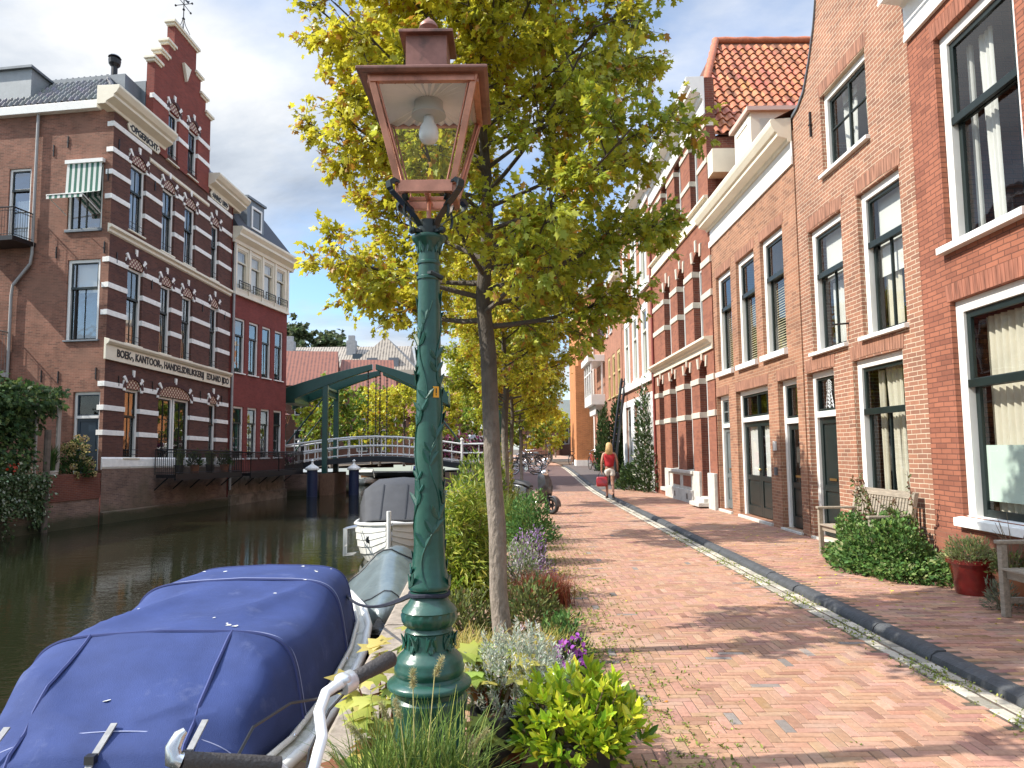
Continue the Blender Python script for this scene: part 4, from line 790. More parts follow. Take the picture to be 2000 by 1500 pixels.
for x0, x1, nm in ((-2.75, .95, 0), (-9.0, -6.05, 1)):
    b = MB(); b.profx([(-.3, 14.62), (.06, 14.62), (.10, 14.72), (.40, 14.86), (.40, 14.96), (.5, 15.02), (.62, 15.2), (.62, 15.3), (-.3, 15.34)], x0, x1); b.build('cornice', CREAM, hl, bevel=.01)
b = MB(EXF); b.profx([(-.2, 14.66), (.25, 14.66), (.25, 14.98), (-.2, 14.99)], .55, 7.0); b.build('gutter', WHITE, hl, bevel=.01)
# --- lettering
INK = mat('lettering_black', (.015, .015, .018), .5)
def text(root, body_, x0, x1, z, size, y, name='lettering', m=INK, flip=True, extr=.008, xf=None, fatten=.0):
    cu = bpy.data.curves.new('t', 'FONT'); cu.body = body_; cu.size = size; cu.extrude = extr; cu.align_x = 'LEFT'; cu.offset = fatten; cu.resolution_u = 3
    ob = bpy.data.objects.new('t', cu); COL.objects.link(ob); dg = bpy.context.evaluated_depsgraph_get(); me = bpy.data.meshes.new_from_object(ob.evaluated_get(dg)); bpy.data.objects.remove(ob)
    n = len(me.vertices); v = np.zeros(n * 3); me.vertices.foreach_get('co', v); v = v.reshape(-1, 3); w_ = v[:, 0].max() - v[:, 0].min(); v[:, 0] = (v[:, 0] - v[:, 0].min()) * abs(x1 - x0) / w_
    o = np.stack([x1 - v[:, 0] if flip else x0 + v[:, 0], y + v[:, 2] * 1.0, z + v[:, 1]], 1)
    if xf is not None: o = np.array([tuple(xf @ Vector(p)) for p in o])
    me.vertices.foreach_set('co', o.reshape(-1)); me.materials.clear(); me.update()
    return link(name, me, m, root)
text(hl, 'BOEK-, KANTOOR-, HANDELSDRUKKERIJ', -6.0, -.15, 5.24, .40, .1, fatten=.012); text(hl, 'EDUARD IJDO', -8.15, -6.25, 5.24, .40, .1, fatten=.012)
for x0, x1, tx in ((-2.42, -.35, '\u00b7OPGERICHT\u00b7'), (-7.9, -6.25, '\u00b7ANNO 1899\u00b7')):
    b = MB(); b.prism([(x0, 14.42), (x0 + .12, 14.22), (x1 - .12, 14.22), (x1, 14.42), (x1 - .12, 14.62), (x0 + .12, 14.62)], .0, .06); b.build('name_plaque', CREAM, hl, bevel=.01)
    text(hl, tx, x0 + .12, x1 - .12, 14.29, .36, .07, fatten=.012)
# --- end wall (faces the camera side)
EH = [(.36, 1.82, 10.06, 12.55), (.34, 1.70, 5.84, 8.88), (3.42, 4.38, 9.66, 12.6), (.15, 1.25, .72, 3.88)]
wall(hl, 0, 7.0, .3, 14.7, EH, BRLE, xf=EXF, name='end_wall')
b = MB(); b.quad((-8.3, .05, -.5), (-8.3, -7, -.5), (-8.3, -7, 15), (-8.3, .05, 15)); b.quad((.36, -7, 0), (-8.3, -7, 0), (-8.3, -7, 15), (.36, -7, 15)); b.build('side_wall', BRL2, hl)
r_ = MB(); r_.quad((.3, -1.4, .5), (-8.2, -1.4, .5), (-8.2, -1.4, 14.5), (.3, -1.4, 14.5)); r_.quad((-1.2, -1.4, .5), (-1.2, -6.9, .5), (-1.2, -6.9, 14.5), (-1.2, -1.4, 14.5))
for f in (.6, 4.9, 9.5, 14.4): r_.quad((.3, -.22, f), (-8.2, -.22, f), (-8.2, -7, f), (.3, -7, f))
r_.build('interior', ROOM, hl)
window(hl, *EH[0], rec=.06, fw=.1, mull_lo=1, xf=EXF, glass=GLASSL, sillm=LEAD, sillh=.12, label='window under the striped awning'); window(hl, *EH[1], rec=.06, fw=.12, rail=7.8, mull_lo=1, xf=EXF, glass=GLASSL, curt=[('b', .02, .98, .62, 1)], sillm=LEAD)
window(hl, *EH[2], rec=.06, fw=.09, rail=11.75, xf=EXF, glass=GLASSL, sill=False, label='balcony door with transom', curt=[('w', 0.05, .95, 0, .6)], hbar=(10.9,)); door(hl, *EH[3], 2.95, xf=EXF, leafm=mat('paint_navy', (.012, .03, .05), .4))
ST_G, ST_W = mat('awning_green', (.05, .17, .12), .8, trans=.2), mat('awning_white', (.75, .76, .72), .8, trans=.2)
b = MB(EXF); n = 13
for k in range(n):
    a, c = .36 + 1.46 * k / n, .36 + 1.46 * (k + 1) / n
    b.quad((c, .10, 12.58), (a, .10, 12.58), (a, .14, 11.45), (c, .14, 11.45), k % 2); b.quad((c, .14, 11.45), (a, .14, 11.45), (a, 1.05, 11.05), (c, 1.05, 11.05), k % 2); b.quad((c, 1.05, 11.05), (a, 1.05, 11.05), (a, 1.06, 10.9), (c, 1.06, 10.9), k % 2)
aw = b.build('awning', [ST_W, ST_G], hl)
b = MB(EXF); b.box(.3, 1.88, .003, .16, 12.58, 12.72)
b.build('awning_cassette', WHITE, aw)
for x in (.37, 1.81): b = MB(EXF); b.tube([(x, .05, 10.6), (x, 1.05, 11.03)], .02, 6); b.build('awning_arm', WHITE, aw)
b = MB(EXF); b.tube([(.36, 1.05, 11.05), (1.82, 1.05, 11.05)], .025, 6); b.build('awning_bar', WHITE, aw)
b = MB(EXF); b.tube([(3.15, .1, 14.7), (3.15, .1, 9.2), (3.2, .1, 8.8), (3.9, .1, 8.0), (3.95, .1, 7.6), (3.95, .1, 4.4)], .055, 8); b.build('drainpipe', PIPE, hl, 60)
for x, z in ((.15, 12.1), (1.9, 13.5), (2.5, 13.2), (2.6, 4.5), (.35, 4.55), (.2, 9.3), (2.2, 9.2), (1.9, 4.45)): anchor(hl, x, z, .45, xf=EXF)
for x, z in ((.05, 13.4), (-2.2, 12.8), (-.05, 9.0), (-2.2, 8.6), (-5.9, 8.6), (-.4, 4.35), (-2.45, 4.4), (-5.9, 4.4), (-7.7, 4.4), (-7.8, 8.7)): anchor(hl, x, z, .4)
def railing(root, pts, z0, z1, name='railing', xf=None, step=.11, m=BLACK, bw=.009):
    b = MB(xf)
    for (x0, y0), (x1, y1) in zip(pts[:-1], pts[1:]):
        L_ = math.hypot(x1 - x0, y1 - y0); n = max(1, int(L_ / step))
        for zz_ in (z0 + .08, z1 - .12): b.tube([(x0, y0, zz_), (x1, y1, zz_)], .014, 4)
        b.tube([(x0, y0, z1), (x1, y1, z1)], .028, 6)
        for k in range(n + 1): q = k / n; p = (x0 + (x1 - x0) * q, y0 + (y1 - y0) * q); b.tube([(*p, z0), (*p, z1)], .026 if k in (0, n) else bw, 4)
    return b.build(name, m, root)
b = MB(EXF); b.box(3.1, 5.4, .003, 1.1, 9.45, 9.62); bal = b.build('balcony', BLACK, hl); railing(bal, [(3.15, .05), (3.15, 1.05), (5.35, 1.05), (5.35, .05)], 9.62, 10.7, xf=EXF, name='balcony_railing')
b = MB(EXF); b.box(3.98, 6.0, .003, 1.0, 4.5, 4.66); ba2 = b.build('balcony', GREY_P, hl); railing(ba2, [(4.0, .05), (4.0, .95), (5.9, .95)], 4.66, 6.2, xf=EXF, name='balcony_railing', step=.14, m=mat('paint_grey_brown', (.2, .18, .16), .6))
# roofs
i_ = 1.5; P = [(.55, -.32, 15.0), (-8.3, -.32, 15.0), (-8.3, -7.2, 15.0), (.55, -7.2, 15.0), (.36 - i_, -i_, 16.95), (-8.3 + i_, -i_, 16.95), (-8.3 + i_, -7 + i_, 16.95), (.36 - i_, -7 + i_, 16.95)]
ROOFD = mat('roof_slate_dark', (.035, .035, .04), .6, var=.3, vscale=5)
b = MB(); b.add(P, [(0, 1, 5, 4), (1, 2, 6, 5), (2, 3, 7, 6), (3, 0, 4, 7), (4, 5, 6, 7)]); b.build('roof', ROOFD, hl)
TILE_G = mat('pantile_grey', attr=True, rough=.38, var=.3, vscale=6)
wv = Vector((-(i_ + .19), 0, 1.95)); pantiles('pantile_slope', hl, (.58, .2, 15.04), (0, -1, 0), wv, 7.4, wv.length + .12, TILE_G, .26, .27, (.085, .085, .09), keep=lambda u, v: u > v * .66 and u < 7.4 - v * .66, seed=9, amp=.05, lift=.04)
wv2 = Vector((0, -(i_ + .2), 1.95)); pantiles('pantile_slope', hl, (-8.3, .23, 15.04), (1, 0, 0), wv2, 8.85, wv2.length + .1, TILE_G, .26, .27, (.07, .07, .075), keep=lambda u, v: u < 8.85 - v * .66 and not 2.0 < u < 7.45, seed=10, amp=.05, lift=.04)
b = MB(); b.tube([Vector((.56, .2, 15.08)) + (Vector((.36 - i_, -i_, 17.0)) - Vector((.56, .2, 15.08))) * (k / 9) for k in range(10)], [.1 if k % 2 else .085 for k in range(10)], 8); b.build('hip_ridge', TILE_G if 0 else ROOFD, hl)
b = MB(); b.box(-1.86, -.9, -5, -.55, 15.0, 16.9); b.box(-6.2, -1.86, -5, -.32, 15.0, 17.2); b.build('zinc_dormer', LEAD, hl)
b = MB(EXF); b.box(3.85, 7, -2.6, -.25, 15.0, 16.75); zd = b.build('zinc_dormer', mat('zinc_light', (.30, .32, .33), .5, metal=.2, var=.1), hl); b = MB(EXF); b.box(3.75, 7, -2.7, -.12, 16.753, 16.85); b.build('dormer_roof', LEAD, hl)
window(hl, 4.1, 5.6, 15.2, 16.4, xf=EXF @ Matrix.Translation((0, -.2, 0)), mull_lo=1, sash=WHITE, sill=False, glass=GLASSL)
b = MB(EXF); b.tube([(1.3, -1.6, 16.9), (1.3, -1.6, 17.5)], .12, 10); b.lathe([(.12, 0), (.22, .12), (.24, .3), (.16, .34), (.16, .38), (.25, .4), (.2, .46), (.05, .5)], (1.3, -1.6, 17.45), 12); b.build('vent_cowl', BLACK, hl)
# quay base and iron balcony
b = MB(); b.quad((.36, .02, -1.5), (-8.3, .02, -1.5), (-8.3, .02, 1.05), (.36, .02, 1.05)); b.profx([(0, -1.5), (.14, -1.5), (.14, -.55), (0, -.5)], -8.3, .36); b.box(-8.3, .36, -.2, .019, .9, 1.0); b.build('quay_base', BRQ, hl)
def iron_balcony(root, x0, x1, z0, z1, dep):
    b = MB(); b.box(x0, x1, .15, dep, z0, z0 + .14); b.box(x0, x1, dep - .04, dep + .02, z0 - .1, z0 + .16)
    for k in range(5): x = x0 + .1 + (x1 - x0 - .2) * k / 4; b.tube([(x, .03, z0 - .5), (x, dep * .6, z0)], .03, 5)
    o = b.build('canal_balcony', BLACK, root); railing(o, [(x0, .1), (x0, dep), ((x0 + x1) / 2, dep), (x1, dep), (x1, .1)], z0 + .14, z1, 'balcony_railing', step=.085, bw=.014); return o
iron_balcony(hl, -7.9, -2.65, .62, 1.78, 1.0)
for o in KIDS[hl]:      # the old building sinks a little towards its far end
    for q in [o] + KIDS.get(o, []):
        me = q.data; v = np.zeros(len(me.vertices) * 3); me.vertices.foreach_get('co', v); v = v.reshape(-1, 3); v[:, 2] = (v[:, 2] + .95) * (1 + .0075 * np.minimum(v[:, 0], 0)) - .95; me.vertices.foreach_set('co', v.reshape(-1)); me.update()
# ================================================================ red building beside it
def lpt(s, y=0.): c, d = math.cos(R(8.46)), math.sin(R(8.46)); return (LA[0] + d * s + c * y, LA[1] + c * s - d * y)
h9 = empty('canal_house', (*lpt(8.45), 0), LRZ, 'deep red brick canal house with cream upper storey beside the banded building', 'house')
WS = [(.35, 1.35), (1.75, 2.75), (3.15, 4.15), (4.6, 5.6)]
hol = [(-c, -a, z0, z1) for a, c in WS for z0, z1 in ((1.3, 3.86), (5.55, 8.28))]
wall(h9, -6.05, 0, -1.5, 9.5, hol, BRL2); body(h9, -6.05, 0, -1.5, 12.6, BRL2, 8, (4.6, 9.3))
for k in hol: window(h9, *k, fw=.1, rec=.06, rail=k[2] + (k[3] - k[2]) * .68, mull_lo=1, glass=GLASSL, sash=GREEN, sillm=STONE)
hc = [(-c, -a, 9.75, 11.75) for a, c in WS]; wall(h9, -6.05, 0, 9.5, 12.0, hc, CREAM, y=.06, name='upper_wall')
for k in hc: window(h9, *k, fw=.07, rec=-.02, rail=11.1, frame=CREAM, sash=mat('sash_cream', (.6, .55, .42), .5), glass=GLASSL, curt=[('w', 0, 1, 0, 1)]); railing(h9, [(k[0] - .04, .2), (k[1] + .04, .2)], 9.72, 10.1, 'window_rail', step=.2)
b = MB()
for x in (-6.05, -4.5, -3.05, -1.65, -.2): b.box(x, x + .2, .063, .11, 9.5, 12.0)
b.box(-6.1, .02, .0, .13, 9.38, 9.52); b.build('pilaster', CREAM, h9, bevel=.01)
cornice(h9, [(-.2, 11.95), (.14, 11.95), (.18, 12.1), (.42, 12.3), (.42, 12.42), (.55, 12.6), (.55, 12.72), (-.3, 12.76)], -6.5, .12, CREAM)
b = MB(); b.add([(0, .3, 12.7), (-6.3, .3, 12.7), (-6.3, -8, 12.7), (0, -8, 12.7), (-.3, -1.2, 14.9), (-5.2, -1.2, 14.9), (-5.2, -7, 14.9), (-.3, -7, 14.9)], [(0, 1, 5, 4), (1, 2, 6, 5), (2, 3, 7, 6), (3, 0, 4, 7), (4, 5, 6, 7)]); b.build('roof', ROOFD, h9)
b = MB(); b.box(-3.2, -1.4, -2.5, -.05, 12.7, 14.7); b.box(-3.3, -1.3, -2.6, .05, 14.7, 14.82); b.build('dormer', LEAD, h9); window(h9, -2.9, -1.8, 13.2, 14.4, xf=Matrix.Translation((0, .08, 0)), sill=False, glass=GLASSL)
b = MB(); b.tube([(-.06, .08, -.2), (-.06, .08, 12.2)], .06, 8); b.build('drainpipe', PIPE, h9, 60)
b = MB(); b.quad((0, .02, -1.5), (-6.05, .02, -1.5), (-6.05, .02, .6), (0, .02, .6)); b.profx([(0, -1.5), (.16, -1.5), (.16, -.5), (0, -.45)], -6.05, -.01); b.build('quay_base', mat('render_stained', (.24, .19, .15), .9, var=.4, vscale=1.5, bump=.3, dirt=((.09, .075, .05), 1.2, .5, .8)), h9)
iron_balcony(h9, -6.0, -.1, .45, 1.58, 1.1)
# neighbour of the end wall, out of the frame: its roof edge throws the slanting shade on the wall
hn = empty('neighbour_house', (-20.45, 28.0, 0), R(171.5), 'plain brick neighbour house left of the garden', 'house')
b = MB(); b.box(0, 7, -.8, 3.0, -.1, 6.9); b.build('wall', BRLE, hn); b = MB(); b.prism([(-.1, 6.9), (7.2, 6.9), (5, 8.6)], -.9, 3.1); b.build('roof', ROOFD, hn)
# garden in front of the end wall
gdn = MB(); p0, p1 = lpt(-.36, -.1), lpt(-14, -.1); gdn.add([(*p0, .6), (*p1, .6), (p1[0] - 30, p1[1], .6), (p0[0] - 30, p0[1] + 4, .6)], [(0, 1, 2, 3)]); tag(gdn.build('garden_soil', SOIL), kind='structure')
gw = empty('garden_wall', (*LA, 0), LRZ, 'mossy brick garden wall rising from the canal under hanging ivy', 'wall')
b = MB(); b.box(.4, 14, -.35, 0, -1.5, .62); b.build('brick_face', BRQ, gw); b = MB(); b.box(.4, 3.0, -.3, .03, .0, .9); b.build('red_parapet', BR4D, gw); b = MB(); b.tube([(3.1, .12, -1.5), (3.1, .12, 2.4)], .1, 8); b.build('mooring_pole', mat('pole_wood', (.12, .09, .07), .9, var=.4), gw)
# ================================================================ drawbridge
BG = mat('bridge_green', (.008, .06, .045), .35, var=.1, coat=.2)
br = empty('drawbridge', (-8.3, 45.6, 0), R(3), 'white railed double drawbridge with dark green balance beams over the canal', 'bridge')
def arcz(x): return .78 + .5 * math.cos(min(1, abs(x) / 5.2) * math.pi / 2) ** 1.0
xs = [-5.2, -4, -2.8, -1.4, -.05, .05, 1.4, 2.8, 4, 5.2]
dk = MB(); dk.loft([[(x, -1.9, arcz(x) - .32), (x, -1.9, arcz(x)), (x, 1.9, arcz(x)), (x, 1.9, arcz(x) - .32)] for x in xs]); dk.box(-8, -5.2, -1.9, 1.9, .3, .72); dk.box(5.2, 9, -1.9, 1.9, .3, .75); dk.build('deck', mat('deck_blue_black', (.012, .015, .02), .5), br)
def rail_side(y):
    b = MB(); X = [-7.8, -5.2, -4, -2.8, -1.4, 0, 1.4, 2.8, 4, 5.2, 7.2]
    for h in (1.15, .62): b.tube([(x, y, arcz(x) + h) for x in X], .055, 6)
    b.tube([(x, y, arcz(x) + .12) for x in X], .03, 5)
    for i in range(len(X) - 1):
        for q in (0, .5): x = X[i] + (X[i + 1] - X[i]) * q; b.tube([(x, y, arcz(x)), (x, y, arcz(x) + 1.15)], .035, 6)
    for x in (-7.8, -5.2, 5.2, 7.2): b.tube([(x, y, arcz(x) - .1), (x, y, arcz(x) + 1.35)], .08, 8); b.ball((x, y, arcz(x) + 1.42), .1, 0, 8, 6)
    b.build('railing', WHITE, br, 60)
rail_side(-1.85); rail_side(1.85)
for sg in (-1, 1):
    for y in (-1.75, 1.75):
        b = MB(); b.box(sg * 2.85 - .16, sg * 2.85 + .16, y - .16, y + .16, .2, 5.75); b.tube([(sg * 2.85, y, 4.9), (sg * 2.85 + sg * 2.9, y, 1.2)], .05, 5); b.build('portal_post', BG, br, bevel=.02)
        b = MB(); rg = []
        for q in (0, .25, .5, .75, 1.0): ln2 = 5.5 if sg < 0 else 4.3; x = sg * (ln2 + .1 - ln2 * q); z = 5.25 + 1.55 * q - .12 * (q * 2 - 1) ** 2 + .05; hh = .95 - .62 * q; rg.append([(x, y - .17, z - hh), (x, y - .17, z), (x, y + .17, z), (x, y + .17, z - hh)])
        b.loft(rg); b.build('balance_beam', BG, br, bevel=.02)
        b = MB(); b.tube([(sg * .35, y, 6.4), (sg * .35, y, arcz(.3) + .1)], .03, 5)
        for k in range(26): b.ball((sg * .35, y, arcz(.3) + .2 + k * .2), .055, 0, 6, 4)
        b.build('chain', BLACK, br)
    b = MB(); xc = sg * (5.0 if sg < 0 else 4.0); b.box(xc - .4, xc + .4, -1.9, 1.9, 4.45, 5.2); b.build('counterweight', BG, br, bevel=.02)
    b = MB(); b.box(sg * 2.85 - .08, sg * 2.85 + .08, -1.6, 1.6, 5.3, 5.42); b.box(sg * 2.85 - .06, sg * 2.85 + .06, -1.6, 1.6, 4.85, 4.93)
    for k in range(9): y = -1.5 + k * .375; b.box(sg * 2.85 - .03, sg * 2.85 + .03, y - .03, y + .03, 4.9, 5.32)
    b.build('portal_lattice', BG, br)
    b = MB(); b.box(sg * 5.1 - 2.1, sg * 5.1 + 2.0, -2.2, 2.2, -1.6, .28) if sg < 0 else b.box(4.2, 9, -2.2, 2.2, -1.6, .28); b.build('abutment', BRQ, br)
    b = MB(); b.box(sg * 2.7 - .12, sg * 2.7 + .12, -1.2, 1.8, -1.6, .35) if sg > 0 else b.box(-3.05, -2.2, -2.25, 1.8, -1.6, .3); b.build('fender_wall', mat('fender_wood', (.16, .085, .05), .85, var=.4, stretch=(8, 8, 1)), br)
NAVY = mat('paint_navy_pole', (.012, .02, .06), .5, var=.15)
pm = empty('mooring_post', (-11.3, 41.9, 0), 0, 'navy mooring post with white cap before the brick bridge pier', 'post')
b = MB(); b.tube([(0, 0, -1.6), (0, 0, .55)], .3, 14); b.build('post_body', NAVY, pm, 60); b = MB(); b.lathe([(.38, .55), (.40, .62), (.36, .7), (.16, .82), (.07, .9), (.06, 1.02), (.1, 1.08), (.02, 1.16)], (0, 0, 0), 14); b.build('cap', WHITE, pm, 60)
dup(pm, (-9.25, 43.3, -.05), 0, 'white capped mooring post beside the small white cabin boat')
# ================================================================ far bank houses
def far_house(name, label, cx, cy, rz, w, d, h, wallm, roofm, rh=2.5, wins=(), wm=WHITE, cat='house', hip=0., ridge_x=True, rtile=None):
    r = empty(name, (cx, cy, .4), rz, label, cat)
    b = MB(); b.box(-w / 2, w / 2, -d, 0, -.5, h); b.build('wall', wallm, r)
    b = MB(); o = .3
    if ridge_x: b.add([(-w / 2 - o, o, h), (w / 2 + o, o, h), (w / 2 + o, -d - o, h), (-w / 2 - o, -d - o, h), (-w / 2 + hip, -d / 2, h + rh), (w / 2 - hip, -d / 2, h + rh)], [(0, 4, 5, 1), (2, 5, 4, 3), (1, 5, 2), (3, 4, 0)])
    else: b.add([(-w / 2 - o, o, h), (w / 2 + o, o, h), (w / 2 + o, -d - o, h), (-w / 2 - o, -d - o, h), (0, o - hip, h + rh), (0, -d - o + hip, h + rh)], [(0, 1, 4), (1, 2, 5, 4), (2, 3, 5), (3, 0, 4, 5)])
    b.build('roof', roofm, r)
    for x, z, ww, hh in wins:
        b = MB(); b.box(x - ww / 2 - .1, x + ww / 2 + .1, .003, .06, z - .1, z + hh + .1); f = b.build('window', wm, r)
        b = MB(); b.box(x - ww / 2, x + ww / 2, .061, .065, z, z + hh); b.build('pane', FGL, f); b = MB(); b.box(x - ww / 2, x + ww / 2, .066, .08, z + hh * .55, z + hh * .62); b.box(x - .04, x + .04, .066, .079, z, z + hh * .55); b.build('sash', wm, f)
    return r
FGL = mat('far_glass', (.03, .035, .04), .12, spec=.6)
def tile_stripe(name, c1, c2, sc_=3.2):
    m = bpy.data.materials.new(name); m.use_nodes = True; t = m.node_tree; p = t.nodes['Principled BSDF']; p.inputs['Roughness'].default_value = .65
    tcn = t.nodes.new('ShaderNodeTexCoord'); wv = t.nodes.new('ShaderNodeTexWave'); wv.inputs['Scale'].default_value = sc_ * .28; wv.inputs['Distortion'].default_value = .4; wv.bands_direction = 'X'; t.links.new(tcn.outputs['Object'], wv.inputs['Vector'])
    n = t.nodes.new('ShaderNodeTexNoise'); n.inputs['Scale'].default_value = 2.5; n.inputs['Detail'].default_value = 5; t.links.new(tcn.outputs['Object'], n.inputs['Vector']); ad = t.nodes.new('ShaderNodeMath'); ad.operation = 'MULTIPLY_ADD'; ad.inputs[1].default_value = 1.7; t.links.new(n.outputs['Fac'], ad.inputs[0]); t.links.new(wv.outputs['Fac'], ad.inputs[2]); hf = t.nodes.new('ShaderNodeMath'); hf.operation = 'MULTIPLY'; hf.inputs[1].default_value = .5; t.links.new(ad.outputs[0], hf.inputs[0])
    r = t.nodes.new('ShaderNodeValToRGB'); r.color_ramp.elements[0].position = .38; r.color_ramp.elements[0].color = (*c1, 1); r.color_ramp.elements[1].position = .8; r.color_ramp.elements[1].color = (*c2, 1); t.links.new(hf.outputs[0], r.inputs[0]); t.links.new(r.outputs[0], p.inputs['Base Color']); return m
RG = tile_stripe('far_tiles_grey', (.10, .085, .07), (.36, .31, .25)); RR = tile_stripe('far_tiles_red', (.12, .045, .03), (.25, .09, .052)); RK = mat('far_roof_black', (.03, .03, .035), .7, var=.2)
hb = far_house('hall_building', 'long building with big grey tiled roof and chimneys seen beyond the bridge', -24.5, 93, R(180), 22, 12, 10.4, BRF, RG, 4.8, cat='building')
b = MB()
for x in (-3.2, 5.0): b.box(x - .6, x + .6, -5.2, -4.2, 12.5, 15.8); b.box(x - .4, x + .4, -5.0, -4.4, 15.8, 16.5)
b.build('chimney', mat('chimney_grey', (.3, .31, .32), .7, var=.2), hb); b = MB(); b.box(.6, 2.2, -3.7, -3.1, 13.0, 14.0); b.box(-4.9, -3.6, -4.0, -3.4, 12.9, 13.9); b.build('roof_light', FGL, hb)
hb2 = far_house('gabled_wing', 'grey tiled wing with steep pointed roof and white windows beyond the bridge', -15.6, 88, R(180), 8.2, 14, 10.6, BRF, RG, 4.7, [(x, z, .9, 2.0) for x in (-3, -1.2, .6, 2.4) for z in (7.0, 3.6)], cat='building', ridge_x=False, hip=3.2)
b = MB(); b.box(-3.9, 3.9, .003, .5, 10.2, 10.75); b.build('cornice', mat('far_stone', (.5, .45, .36), .7), hb2); b = MB(); b.box(-.15, .15, -3.1, -2.8, 15.1, 15.95); b.build('finial', LEAD, hb2)
for x in (-1.4, 1.2): b = MB(); b.box(x - .6, x + .6, -.75, -.1, 11.2, 12.3); b.build('dormer', LEAD, hb2)
b = MB(); b.box(-5.6, -3.9, -2.2, -.6, 10.4, 12.6); b.build('dormer', WHITE, hb2); b = MB(); b.box(-3.9, -8.2, -16, -4, -.5, 10.4); b.build('side_wing', BRF, hb2)
b = MB(); 
for k in range(6): b.box(-4.6 - k * .62, -4.25 - k * .62, -3.995, -3.9, 7.3, 9.6)
b.build('window', WHITE, hb2)
far_house('row_house', 'brown brick canal house with red tiled roof in front of the long grey roof', -20.6, 72, R(190), 6.4, 9, 7.6, BRF, RR, 4.0, [(x, z, 1.0, 2.0) for x in (-2.2, 0, 2.2) for z in (1.2, 4.8)])
far_house('row_house', 'second red roofed brown house, nearest the pointed grey roof', -14.6, 74, R(190), 5.4, 8, 7.2, BRF, RR, 3.6, [(x, z, .9, 2.0) for x in (-1.6, .4) for z in (1.2, 4.4)])
far_house('row_house', 'grey brown house with white windows and low eaves at the left end behind the bridge', -24.0, 62, R(200), 8, 8, 7.4, mat('far_brick_grey', (.17, .13, .11), .9, var=.2, vscale=3), RR, 3, [(x, z, 1.1, 2.1) for x in (-3, -1, 1, 3) for z in (1.0, 4.4)])
far_house('row_house', 'small red roofed house behind the dark trees at the right bridge end', -8.6, 84, R(180), 7, 9, 5.0, BRF, RR, 3.2, [(x, 1.5, 1, 1.8) for x in (-2, 0, 2)])
hc_ = far_house('church', 'distant grey roofed church gable closing the street', 8.6, 122, R(180), 7.0, 12, 6.0, BRF, mat('slate_green', (.15, .16, .14), .7, var=.2), 3.6, [(0, 2, 1.2, 2.4)], cat='church')
far_house('end_house', 'low dark roofed house far down the street beside the church', 4.4, 118, R(180), 6, 8, 4.4, BRF, RK, 2.8, [(x, 1.6, 1, 1.6) for x in (-1.5, 1.5)])
far_house('end_house', 'far right hand house at the end of the street past the orange brick tower', 14, 110, R(180), 9, 8, 5.4, BRF, RK, 2.4)
# ================================================================ vegetation helpers
def tmpl_maple():
    h = [(.10, .36), (.30, .20), (.60, .44), (.62, .17)]
    P = [(0, 0)] + h + [(1, 0)] + [(u, -v) for u, v in h]; V = np.array([(u, v, -.22 * abs(v) - .12 * u * u) for u, v in P]); return V, [[0, 1, 2, 3, 4, 5], [5, 9, 8, 7, 6, 0]]
def tmpl_ell(w=.2, droop=.15, fold=.25):
    P = [(0, 0), (.3, w), (.7, w * .85), (1, 0), (.3, -w), (.7, -w * .85)]; return np.array([(u, v, fold * abs(v) - droop * u * u) for u, v in P]), [[0, 1, 2, 3], [3, 5, 4, 0]]
def tmpl_diamond(w=.45): return np.array([(0, 0, 0), (.5, w, .05), (1, 0, -.1), (.5, -w, .05)]), [[0, 1, 2, 3]]
def tmpl_round():
    n = 8; P = [(.5 - .5 * math.cos(2 * math.pi * k / n), .45 * math.sin(2 * math.pi * k / n)) for k in range(n)]; return np.array([(u, v, .15 * abs(v) - .1 * u) for u, v in P]), [list(range(n))[::-1]]
MAPLE, ELL, DIA, RND = tmpl_maple(), tmpl_ell(), tmpl_diamond(), tmpl_round()
def unit(a): return a / (np.linalg.norm(a, axis=-1, keepdims=True) + 1e-9)
def leaf_mesh(name, P, D, Nv, S, tmpl, m, parent=None, col=None):
    T, F = tmpl; U = unit(D); Vv = unit(np.cross(Nv, U)); W = np.cross(U, Vv); S = np.broadcast_to(np.asarray(S, float), (len(P),))
    A = P[:, None, :] + S[:, None, None] * (T[None, :, 0, None] * U[:, None] + T[None, :, 1, None] * Vv[:, None] + T[None, :, 2, None] * W[:, None])
    return npmesh(name, A, len(T), F, m, parent, col)
def pick(r, n, cols, wts, jit=.15):
    i = r.choice(len(cols), n, p=np.array(wts) / sum(wts)); return np.clip(np.array(cols)[i] * r.normal(1, jit, (n, 1)) * r.normal(1, .06, (n, 3)), .004, .95)
def rdir(r, n): return unit(r.normal(size=(n, 3)))
Y1, Y2c, G1, G2, O1 = (.64, .58, .05), (.48, .50, .05), (.30, .38, .045), (.13, .215, .032), (.46, .24, .04)
